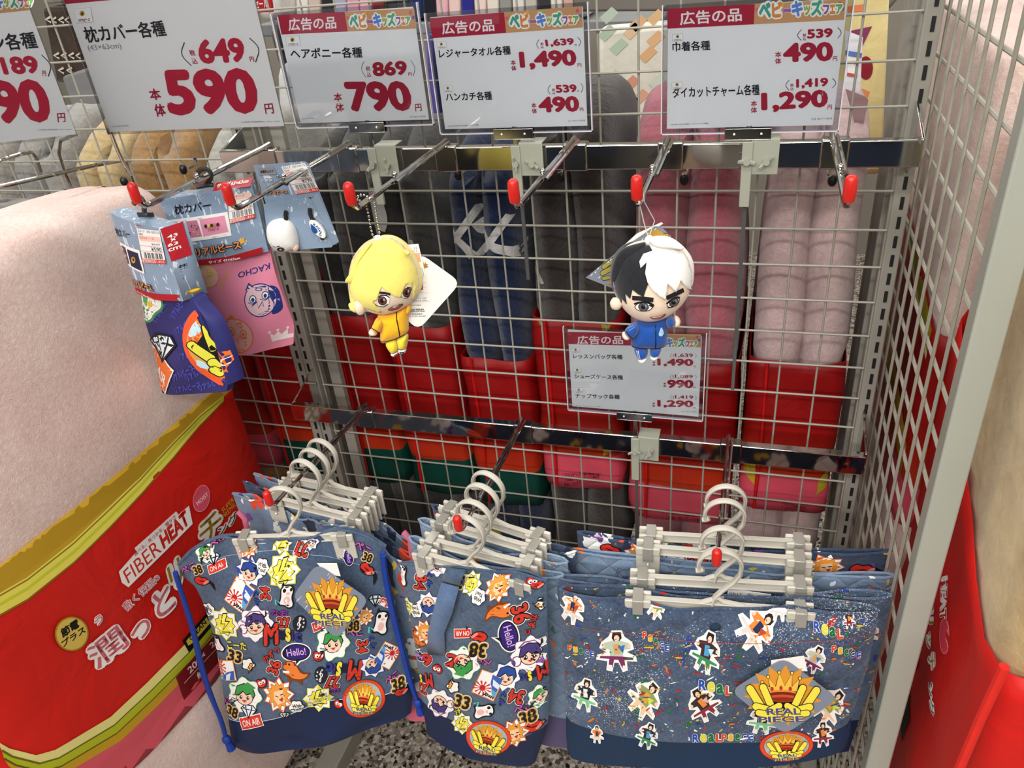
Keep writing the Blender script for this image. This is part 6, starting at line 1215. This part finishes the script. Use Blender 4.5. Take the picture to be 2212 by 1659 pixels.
A = Art(F, BVHTree.FromPolygons([F.W(*tf[0], .0145), F.W(*tf[1], .0145), F.W(*tf[2], -.0035), F.W(*tf[3], -.0035)], [(0, 1, 2, 3)]), d0=.0012); A.T = lambda x, y: F.uv(*cP(x, y)); A.text('サイズ43×63cm', (768, 222), (978, 188), (768, 206), WT, .03); A.done('flap_print', t)
P_ = [F.W(*F.uv(*cP(*p)), -.0) for p in [(632, 148), (640, 120), (680, 104), (715, 118), (728, 155), (712, 190), (690, 212)]]; plastic_hook(t, P_, .003)
obj('plastic_hanger', G().tube([F.W(*F.uv(*cP(630, 228)), 0), F.W(*F.uv(*cP(690, 214)), 0), F.W(*F.uv(*cP(738, 214)), 0)], .0028, 8), plain('#2b2d2e', .4), t)
# hair tie card
F = yawf((.15, -.205, .1), 8.8); t = thing('hair_tie_card', 'blue hair tie card with white plush head and KACHO charm on the second hook', 'hair tie', F.P)
PP = lambda *p: [F.uv(*cP(*q)) for q in p]
obj('backing_card', G().prism(F, PP((1005, 84), (1348, 57), (1372, 74), (1445, 262), (1574, 588), (1556, 608), (1530, 612), (1410, 290), (1090, 340)), -.0004, .0004), CARD, t, smooth=0)
obj('folded_card', G().prism(F, PP((1086, 330), (1150, 318), (1375, 285), (1402, 298), (1545, 600), (1535, 614), (1150, 640), (1108, 500)), .006, .0068), CARD, t, smooth=0)
g = G(); e = [PP((1402, 298), (1432, 262)), PP((1545, 600), (1572, 590))]; g.add([F.W(*e[0][0], .0064), F.W(*e[0][1], .0006), F.W(*e[1][1], .0006), F.W(*e[1][0], .0064)], [(0, 1, 2, 3)]); obj('card_side', g, CARD, t, solid=.0006, smooth=0)
A = Art(F, d0=.0008); A.T = lambda x, y: F.uv(*cP(x, y)); price_label(A, (1190, 92), (1348, 66), (1446, 250), (1290, 272), '790', '869'); A.poly([(1035, 100), (1140, 92), (1165, 140), (1050, 148)], '#8d8a90'); A.text('盗難防止タグ', (1056, 134), (1144, 130), (1054, 114), '#1c1c22', .03)
A.otext('ヘアゴ', (1066, 196), (1140, 188), (1060, 166), '#2a3a5a', WT, .02, .08); A.ell(1215, 192, 30, 17, '#16181c', .5); A.otext('リアルピース', (1092, 280), (1238, 268), (1085, 252), '#e8945c', '#15151a', .03, .1); A.done('card_print', t)
PLW = fur('#f0efec', '#d9d8d6', 160., .25); PSK = fur('#f0d3ba', '#e2c0a6', 160., .25)
g = G(); g.puff(F, PP((1118, 450), (1180, 418), (1250, 422), (1300, 470), (1325, 560), (1322, 615), (1260, 640), (1180, 630), (1130, 580), (1112, 510)), .016, .006, 6, .008); obj('plush_head', g, PLW, t, smooth=1.2); bv = g.bvh()
A = Art(F, bv, d0=.0008, L=.004); A.T = lambda x, y: F.uv(*cP(x, y)); A.poly([(1160, 555), (1188, 600), (1220, 572), (1262, 600), (1285, 580), (1290, 618), (1250, 634), (1185, 626), (1150, 596)], PSK); A.ell(1228, 602, 26, 19, BK, -.3); A.ell(1232, 604, 18, 14, '#4a4e56', -.3); A.ell(1228, 600, 7, 6, '#d8dce0'); A.line([(1180, 575), (1200, 585)], .001, BK); A.line([(1205, 580), (1228, 572)], .001, BK); A.done('face_print', t)
obj('plush_ear', G().ell(F.W(*F.uv(*cP(1305, 600)), .012), (.005, .005, .006), 10, 8), PSK, t)
for P in ([(1240, 372), (1236, 395), (1240, 430)], [(1396, 355), (1398, 385), (1410, 420), (1425, 440)], [(1478, 540), (1478, 556)]): obj('elastic_band', G().tube([F.W(*F.uv(*cP(*p)), .009) for p in P], .0026, 8), plain('#1b1718', .7), t)
g = G(); c_ = F.uv(*cP(1452, 484)); pl = [F.uv(*cP(1452 + 50 * math.cos(a) * math.cos(.35) - 64 * math.sin(a) * math.sin(-.45), 484 + 50 * math.cos(a) * math.sin(.35) + 64 * math.sin(a) * math.cos(-.45))) for a in [i * .3142 for i in range(20)]]; g.prism(F, pl, .0085, .013); obj('charm', g, plain('#efefea', .3), t, bevel=.001)
A = Art(F, d0=.0133); A.T = lambda x, y: F.uv(*cP(x, y)); A.poly(smooth_closed([(1408, 445), (1412, 480), (1425, 508), (1450, 512), (1458, 492), (1440, 470), (1415, 450)], 2), '#1f4f96'); [A.text(ch, (x, y), (x + 13, y + 9 + i * 2), (x + 8, y - 13), '#1f4f96', .03) for i, (ch, x, y) in enumerate(zip('KACHO', (1424, 1440, 1453, 1462, 1462), (455, 466, 480, 497, 516)))]; A.done('charm_print', t)
obj('tag_pin', G().ell(F.W(*F.uv(*cP(1175, 150)), .004), (.002, .002, .002), 8, 6), STEEL, t)

# ---------------------------------------------------------------- plush dolls
def plush(F, c, t, name, pts, tf, tb, mat, off=0, label=None, K=7):
    g = G(); g.puff(F, [F.uv(*c(*p)) for p in pts], tf, tb, K, off); o = obj(name, g, mat, t, smooth=1.4, label=label); return g.bvh(), g
def hair_sheet(F, c, t, bv, name, pts, mat, d=.0012, label=None):
    """felt hair piece laid over the head: even triangles, edge wraps round the side of the head"""
    q = [Vector(F.uv(*c(*p))) for p in pts]; n = len(q); P = []
    for i in range(n):
        a, b = q[i], q[(i + 1) % n]; m_ = max(1, int((b - a).length / .003)); P += [a.lerp(b, k / m_) for k in range(m_)]
    nb = len(P); x0 = min(p.x for p in P); x1 = max(p.x for p in P); y0 = min(p.y for p in P); y1 = max(p.y for p in P); st = .0028; r = 0; y = y0
    while y < y1:
        x = x0 + (st / 2 if r % 2 else 0)
        while x < x1: P.append(Vector((x, y))); x += st
        y += st * .87; r += 1
    vo, eo, fo, *_ = delaunay_2d_cdt(P, [(i, (i + 1) % nb) for i in range(nb)], [list(range(nb))], 1, 1e-6)
    vs = []
    for p in vo:
        w_ = F.W(p.x, p.y, .2); h = bv.ray_cast(w_, -F.n); k = bv.find_nearest(F.W(p.x, p.y, .004)); pt = h[0] if h[0] else k[0]
        vs.append(pt + (F.n if h[0] else (F.W(p.x, p.y, .004) - k[0]).normalized()) * d)
    g = G().add(vs, [tuple(f) for f in fo if len(f) >= 3]); return obj(name, g, mat, t, smooth=1.4, solid=.0024, label=label)
def pupil(A, x, y, rx, ry, c, rot=0, sc=1.):
    A.ell(x, y, rx * 1.0, ry * 1.0, '#20181a', rot); A.ell(x, y, rx * .86, ry * .88, c, rot); A.ell(x - rx * .05, y, rx * .45, ry * .5, '#1a1416', rot); A.ell(x + rx * .4, y - ry * .25, rx * .18, ry * .3, '#c8a8a0' if sc == 1 else '#8f9298', rot)
cY = crop(700, 460, 4.879)
F = yawf(at(850, 620, Y=-.318), 18, 14); t = thing('plush_doll', 'yellow haired plush doll in a yellow tracksuit on a ball chain', 'plush doll', F.P, 'plush dolls hanging from the chrome hooks')
HY = fur('#f3e57c', '#e6d566', 150., .2); PS = fur('#f3dcc4', '#e8ccb2', 150., .2); TY = fur('#f2b822', '#e0a31a', 150., .25); TP = fur('#e8cf35', '#d9bf2a', 150., .25); PW = fur('#f3f1ec', '#dddad4', 150., .2)
HO = [(560, 262), (640, 236), (740, 250), (850, 320), (940, 430), (1000, 560), (1028, 700), (1015, 820), (965, 900), (880, 985), (760, 1045), (620, 1075), (480, 1040), (380, 990), (300, 900), (268, 780), (258, 650), (290, 500), (370, 380), (450, 305)]
hb_, _ = plush(F, cY, t, 'back_hair', [(560, 252), (640, 228), (745, 240), (860, 312), (950, 425), (1012, 555), (1040, 700), (1028, 800), (975, 880), (900, 900), (700, 920), (450, 960), (350, 1030), (290, 1000), (262, 900), (245, 720), (262, 600), (285, 490), (365, 370), (450, 295)], .021, .03, HY, -.003)
bv, _ = plush(F, cY, t, 'head', HO, .03, .02, PS)
hair_sheet(F, cY, t, bv, 'fringe', [(560, 275), (640, 250), (735, 262), (845, 332), (930, 440), (988, 570), (1012, 700), (1004, 800), (985, 860), (935, 905), (955, 850), (972, 740), (958, 690), (948, 770), (915, 705), (895, 715), (862, 790), (845, 852), (800, 840), (735, 800), (690, 765), (652, 728), (625, 800), (608, 862), (555, 890), (600, 950), (636, 1022), (570, 1010), (470, 975), (415, 955), (375, 905), (348, 915), (340, 960), (318, 900), (288, 800), (274, 650), (305, 505), (380, 392), (460, 318)], HY)
A = Art(F, hb_, d0=.002); plush(F, cY, t, 'hair_tuft', [(330, 600), (380, 430), (450, 330), (520, 285), (540, 300), (440, 420), (375, 560), (350, 712), (238, 712), (285, 640)], .006, .004, HY, .017)
plush(F, cY, t, 'hair_tuft', [(270, 930), (350, 930), (375, 1000), (352, 1042), (318, 1020), (300, 1010), (278, 980)], .006, .004, HY, .008)
plush(F, cY, t, 'hair_tuft', [(860, 350), (950, 395), (905, 430), (880, 400)], .004, .004, HY, .02)
obj('ear', G().ell(F.W(*F.uv(*cY(400, 968)), .014), (.006, .006, .009), 12, 8), PS, t)
A = Art(F, bv, d0=.0006, L=.004); A.T = lambda x, y: F.uv(*cY(x, y))
A.poly([(600, 870), (640, 815), (700, 800), (735, 830), (720, 910), (660, 945), (612, 930)], '#f6f4f0'); A.poly([(850, 830), (880, 760), (920, 735), (945, 780), (925, 850), (875, 862)], '#f6f4f0')
pupil(A, 655, 878, 46, 50, '#6a3f35'); pupil(A, 900, 800, 37, 54, '#6a3f35', .2)
A.line([(612, 838), (650, 815), (700, 818), (728, 842)], .0012, BK); A.line([(612, 938), (660, 945), (706, 915)], .0008, BK); A.line([(558, 900), (585, 925), (606, 938)], .001, BK); A.line([(905, 742), (938, 755), (944, 785)], .001, BK); A.line([(866, 860), (900, 860), (925, 835)], .0008, BK)
A.line([(630, 788), (680, 790), (738, 808)], .0026, '#3a1e1a'); A.poly([(700, 978), (750, 945), (800, 930), (856, 918), (850, 945), (800, 985), (740, 1000), (705, 992)], '#5a1e20'); A.poly([(708, 978), (750, 952), (800, 940), (846, 928), (838, 948), (795, 978), (740, 992), (712, 988)], '#b5605c'); A.poly([(745, 952), (815, 928), (800, 950), (765, 962)], '#eee6e0'); A.done('face_embroidery', t)
jb, _ = plush(F, cY, t, 'jacket', [(560, 1065), (700, 1060), (820, 1010), (875, 970), (890, 1060), (885, 1160), (893, 1262), (800, 1322), (690, 1358), (592, 1390), (584, 1280), (600, 1180), (560, 1120)], .016, .014, TY, -.004)
sb, _ = plush(F, cY, t, 'sleeve', [(560, 1085), (610, 1100), (640, 1120), (628, 1190), (596, 1262), (500, 1215), (522, 1170)], .012, .01, TY, .004)
plush(F, cY, t, 'sleeve', [(870, 965), (905, 960), (922, 1000), (912, 1050), (880, 1078), (860, 1040)], .01, .008, TY, -.002)
plush(F, cY, t, 'hand', [(485, 1225), (510, 1210), (560, 1235), (570, 1270), (540, 1285), (495, 1275), (478, 1250)], .009, .008, PS, .004)
lb, _ = plush(F, cY, t, 'leg', [(632, 1375), (690, 1345), (760, 1330), (785, 1400), (775, 1460), (745, 1488), (700, 1485)], .012, .01, TP, -.003)
lb2, _ = plush(F, cY, t, 'leg', [(762, 1325), (830, 1300), (888, 1270), (880, 1370), (862, 1450), (785, 1450), (775, 1400)], .012, .01, TP, -.003)
s1_, _ = plush(F, cY, t, 'shoe', [(698, 1478), (740, 1470), (778, 1455), (780, 1485), (750, 1508), (712, 1500)], .01, .008, PW, -.001)
s2_, _ = plush(F, cY, t, 'shoe', [(780, 1430), (830, 1435), (866, 1420), (864, 1465), (830, 1488), (786, 1478)], .01, .008, PW, -.001)
def trim_lines(bv, segs, c, col=BK, w_=.0011, name='piping'):
    A = Art(F, bv, d0=.0006, L=.004); A.T = lambda x, y: F.uv(*c(x, y)); [A.line(smooth_open(s_, 2), w_, col) for s_ in segs]; return A.done(name, t)
trim_lines(jb, [[(770, 1035), (778, 1090), (798, 1180), (808, 1260), (802, 1312)], [(592, 1348), (680, 1346), (760, 1322), (885, 1262)]], cY); trim_lines(sb, [[(512, 1184), (560, 1200), (592, 1238)]], cY); trim_lines(lb, [[(700, 1478), (740, 1472), (778, 1448)]], cY); trim_lines(lb2, [[(782, 1425), (830, 1436), (864, 1424)]], cY)
trim_lines(s2_, [[(808, 1450), (850, 1446), (842, 1468), (812, 1464), (808, 1450)]], cY); trim_lines(s1_, [[(750, 1482), (774, 1474)]], cY)
obj('tag', G().prism(F, [F.uv(*cY(*p)) for p in rdiamond([(1000, 425), (1440, 740), (985, 1250), (640, 900)], 110)], -.0052, -.0046), plain('#e6e3dc', .55), t, smooth=0, label='white diamond swing tag')
obj('price_label', G().prism(F, [F.uv(*cY(*p)) for p in [(880, 340), (990, 330), (1070, 680), (1036, 684), (1040, 832), (960, 830)]], -.0042, -.0038), plain('#efece6', .6), t, smooth=0)
A = Art(F, d0=-.0036); A.T = lambda x, y: F.uv(*cY(x, y)); A.poly([(928, 430), (1002, 425), (1018, 520), (945, 522)], '#e8ad92'); A.text('23', (940, 388), (975, 384), (938, 368), '#4a4a4a', .0); A.text('211', (925, 418), (972, 414), (924, 400), '#4a4a4a', 0); A.line([(1018, 592), (1032, 592), (1048, 670), (1034, 672)], .0004, '#5a5a5a'); A.poly([(1008, 750), (1036, 748), (1040, 815), (1015, 818)], '#c93a2c'); A.done('label_print', t)
A = Art(F, d0=-.0044); A.T = lambda x, y: F.uv(*cY(x, y)); A.poly([(1040, 522), (1058, 548), (1062, 522), (1074, 545), (1096, 545), (1080, 562), (1098, 575), (1075, 585), (1050, 592)], '#a8742c')
for s_, x0, y0, x1, h, b in (('ポリエステル 100%', 900, 915, 1075, 15, 0), ('ポリエステル 100%', 890, 940, 1078, 15, 0), ('MADE IN CHINA', 880, 990, 1016, 14, 0), ('KOSHISHA', 880, 1040, 1052, 22, .03), ('CORPORATION', 890, 1056, 1056, 13, .03), ('お客様相談室', 900, 1084, 1032, 16, 0), ('TEL:0120-104-401', 878, 1106, 1066, 14, 0)): A.text(s_, (x0, y0), (x1, y0 - 4), (x0, y0 - h), '#3c3c40', b)
[A.line([(900, y), (1090 + (y - 850) * .2, y - 4)], .0002, '#9a9a98') for y in (745, 790, 852, 940)]; A.done('tag_print', t)
def chain(pts, name='ball_chain', r=.0014):
    p = resample2([Vector(q) for q in pts], .0038); g = G()
    for q in p: g.ell(q, (r, r, r), 8, 5)
    o = obj(name, g, chrome('#d9d7d0', .12), t, kind=None); o['kind'] = 'stuff'; return o
def resample2(P, step):
    out = [P[0]]; acc = 0
    for a, b in zip(P, P[1:]):
        L_ = (b - a).length; d = step - acc
        while d < L_: out.append(a.lerp(b, d / L_)); d += step
        acc = (L_ - (d - step))
    return out
cK = crop(560, 380, 5.53); HX = .3148
ring = [Vector((HX + .0095 * math.sin(a), -.3225 + .002 * math.cos(a), .0905 + .0085 * math.cos(a) - .001)) for a in [-1.6, -1.0, -.4, 0, .4, 1., 1.6]]
e1 = [F.W(*F.uv(*cK(*p)), .006) for p in [(1285, 330), (1318, 460), (1340, 600), (1368, 715), (1400, 745)]]; e2 = [F.W(*F.uv(*cK(*p)), .004) for p in [(1375, 260), (1395, 400), (1420, 560), (1448, 700), (1430, 740)]]
chain([ring[1]] + [ring[2], ring[3], ring[4], ring[5]]); chain([ring[1], *e1]); chain([ring[5], *e2])
obj('loop', G().ell(F.W(*F.uv(*cY(572, 268)), .004), (.0055, .004, .004), 12, 8), PW, t)
# doll 2
cW = crop(1220, 460, 3.606)
F = yawf(at(1410, 640, Y=-.318), 8, 14); t = thing('plush_doll', 'plush doll with half black half white hair in a blue tracksuit', 'plush doll', F.P, 'plush dolls hanging from the chrome hooks')
HB = fur('#2b2c30', '#1b1c20', 150., .2); TB = fur('#1d4d9b', '#163f85', 150., .25)
plush(F, cW, t, 'back_hair', [(470, 235), (600, 212), (700, 230), (700, 500), (600, 650), (430, 690), (380, 620), (355, 560), (348, 470), (375, 330)], .014, .02, HB, -.003, 'black hair half')
plush(F, cW, t, 'back_hair', [(660, 200), (700, 178), (820, 182), (930, 260), (1008, 370), (1010, 500), (992, 600), (850, 640), (650, 500), (640, 300)], .014, .02, PW, -.003, 'white hair half')
bv, _ = plush(F, cW, t, 'head', [(500, 236), (640, 205), (780, 200), (890, 240), (965, 330), (998, 460), (985, 600), (935, 690), (865, 765), (760, 832), (645, 852), (530, 815), (445, 735), (400, 660), (372, 560), (372, 420), (420, 300)], .028, .018, PS)
hair_sheet(F, cW, t, bv, 'black_hair', [(505, 250), (600, 225), (670, 240), (700, 300), (640, 345), (628, 430), (652, 505), (630, 560), (614, 612), (570, 590), (528, 558), (512, 632), (470, 594), (484, 680), (445, 640), (442, 706), (415, 660), (385, 580), (378, 420), (428, 310)], HB, label='short black fringe')
hair_sheet(F, cW, t, bv, 'white_hair', [(655, 225), (770, 214), (880, 250), (950, 335), (985, 450), (980, 600), (955, 565), (895, 488), (880, 545), (862, 580), (830, 545), (796, 508), (788, 570), (782, 636), (730, 600), (680, 555), (645, 500), (626, 430), (638, 345), (592, 392), (582, 345), (612, 292), (685, 268)], PW, .0036, label='white swept fringe')
plush(F, cW, t, 'white_tuft', [(650, 190), (690, 185), (830, 186), (905, 232), (930, 272), (850, 262), (760, 262), (670, 240)], .008, .006, PW, .016)
plush(F, cW, t, 'black_tuft', [(440, 265), (520, 235), (650, 205), (600, 250), (480, 300), (420, 400), (372, 560), (358, 470), (385, 340)], .007, .006, HB, .012)
plush(F, cW, t, 'white_tuft', [(345, 700), (385, 640), (400, 700), (385, 745), (365, 748), (372, 700)], .003, .003, PW, .002)
obj('ear', G().ell(F.W(*F.uv(*cW(402, 690)), .011), (.006, .005, .0066), 12, 8), PS, t)
A = Art(F, bv, d0=.0006, L=.004); A.T = lambda x, y: F.uv(*cW(x, y))
for P in ([(540, 695), (570, 662), (620, 650), (665, 665), (690, 690), (660, 725), (600, 732), (560, 720)], [(785, 672), (820, 640), (870, 620), (895, 645), (880, 680), (835, 700), (800, 705)]): A.poly(smooth_closed(P, 2), BK); q = [(x * .9 + sum(a for a, b in P) / len(P) * .1, y * .86 + sum(b for a, b in P) / len(P) * .14) for x, y in P]; A.poly(smooth_closed(q, 2), '#f6f4f0')
pupil(A, 614, 692, 40, 37, '#5c5d63', 0, 2); pupil(A, 845, 662, 38, 38, '#5c5d63', -.3, 2)
A.line(smooth_open([(542, 672), (580, 655), (630, 648), (672, 662), (692, 680)], 1), .0018, BK); A.line(smooth_open([(788, 668), (820, 640), (865, 618), (890, 630)], 1), .0018, BK); A.line([(655, 675), (688, 690)], .0012, BK); A.line([(795, 705), (840, 700)], .0009, BK)
A.line([(528, 622), (600, 624), (688, 634)], .0046, '#201e22'); A.line([(788, 622), (850, 596), (920, 570)], .0046, '#201e22')
A.poly([(658, 775), (720, 772), (788, 752), (770, 785), (730, 803), (685, 798)], '#7a1f28'); A.poly([(668, 779), (722, 777), (776, 760), (762, 782), (728, 796), (688, 792)], '#cf7a7a'); A.poly([(670, 778), (722, 774), (765, 763), (730, 780), (690, 784)], '#eee6e0'); A.done('face_embroidery', t)
jb, _ = plush(F, cW, t, 'jacket', [(552, 832), (640, 856), (760, 826), (800, 805), (800, 920), (803, 1048), (700, 1066), (600, 1062), (512, 1058), (518, 980), (540, 900)], .015, .012, TB, -.004)
sb, _ = plush(F, cW, t, 'sleeve', [(545, 840), (585, 870), (570, 930), (520, 985), (455, 920), (500, 870)], .012, .009, TB, .003)
sb2, _ = plush(F, cW, t, 'sleeve', [(785, 815), (840, 795), (862, 850), (842, 885), (790, 890)], .011, .009, TB, .002)
plush(F, cW, t, 'hand', [(445, 930), (462, 915), (505, 950), (512, 975), (480, 985), (448, 960)], .009, .007, PS, .003); plush(F, cW, t, 'hand', [(850, 795), (880, 798), (905, 835), (890, 885), (845, 886), (860, 850)], .009, .007, PS, .002)
lb, _ = plush(F, cW, t, 'leg', [(530, 1050), (600, 1052), (652, 1062), (645, 1125), (600, 1150), (562, 1140)], .011, .009, TB, -.003); plush(F, cW, t, 'leg', [(660, 1062), (710, 1060), (758, 1050), (742, 1100), (720, 1128), (664, 1125)], .011, .009, TB, -.003)
plush(F, cW, t, 'shoe', [(566, 1140), (610, 1130), (640, 1122), (636, 1145), (605, 1165), (580, 1160)], .009, .007, PW, 0); plush(F, cW, t, 'shoe', [(662, 1112), (700, 1116), (732, 1106), (722, 1132), (690, 1142), (665, 1132)], .009, .007, PW, 0)
trim_lines(jb, [[(706, 862), (708, 960), (706, 1064)], [(515, 1030), (600, 1048), (700, 1052), (802, 1036)]], cW, '#10244e'); trim_lines(sb, [[(474, 900), (505, 930), (530, 965)]], cW, '#10244e'); trim_lines(sb, [[(490, 885), (545, 850)], [(500, 893), (556, 858)]], cW, '#5f86c8', .0007, 'sleeve_stripe'); trim_lines(lb, [[(560, 1062), (578, 1135)], [(572, 1062), (590, 1138)]], cW, '#b9c8e2', .0007, 'leg_stripe')
A = Art(F, jb, d0=.001, L=.004); A.T = lambda x, y: F.uv(*cW(x, y)); A.poly(smooth_closed([(750, 868), (768, 905), (772, 930), (750, 948), (728, 932), (736, 905)], 1), '#a9cfe4'); A.done('drop_emblem', t)
TG = [(158, 515), (400, 318), (700, 112), (750, 112), (832, 190), (640, 420), (385, 600), (350, 592), (240, 548)]
obj('tag', G().prism(F, [F.uv(*cW(*p)) for p in TG], -.0092, -.0086), plain('#70757f', .35), t, smooth=0, label='grey printed diamond swing tag behind the head')
obj('tag_back', G().prism(F, [F.uv(*cW(*p)) for p in [(470, 252), (560, 170), (755, 80), (768, 92), (600, 200)]], -.0104, -.0098), plain('#dedbd2', .6), t, smooth=0)
A = Art(F, d0=-.0084); A.T = lambda x, y: F.uv(*cW(x, y))
for a, b, w_ in (((385, 370), (300, 430), 34), ((400, 420), (290, 480), 34), ((360, 510), (300, 522), 26), ((800, 180), (720, 185), 24)): A.cap(a, b, w_, '#8f8438', '#23221c', 5)
A.poly([(640, 160), (720, 130), (800, 190), (700, 240), (660, 200)], '#a8812c'); A.line([(330, 560), (380, 545)], .002, '#b07a30'); [A.line([(x, y), (x + 12, y - 14)], .0008, '#d0d3da') for x, y in ((200, 500), (230, 480), (260, 520), (330, 400), (350, 380), (560, 260), (600, 220), (640, 180), (700, 140), (250, 450))]; A.done('tag_print', t)
A = None
obj('string', G().tube([Vector((.6, -.306, .0945)), Vector((.6005, -.308, .088)), F.W(*F.uv(*cW(700, 60)), 0), F.W(*F.uv(*cW(655, 190)), 0)], .0005, 5), plain('#c9c7c2', .3), t)
obj('string', G().tube([Vector((.594, -.306, .0945)), F.W(*F.uv(*cW(618, 80)), 0), F.W(*F.uv(*cW(650, 190)), 0)], .0005, 5), plain('#c9c7c2', .3), t)
obj('loop', G().ell(F.W(*F.uv(*cW(660, 205)), .012), (.005, .004, .0055), 12, 8), PW, t)
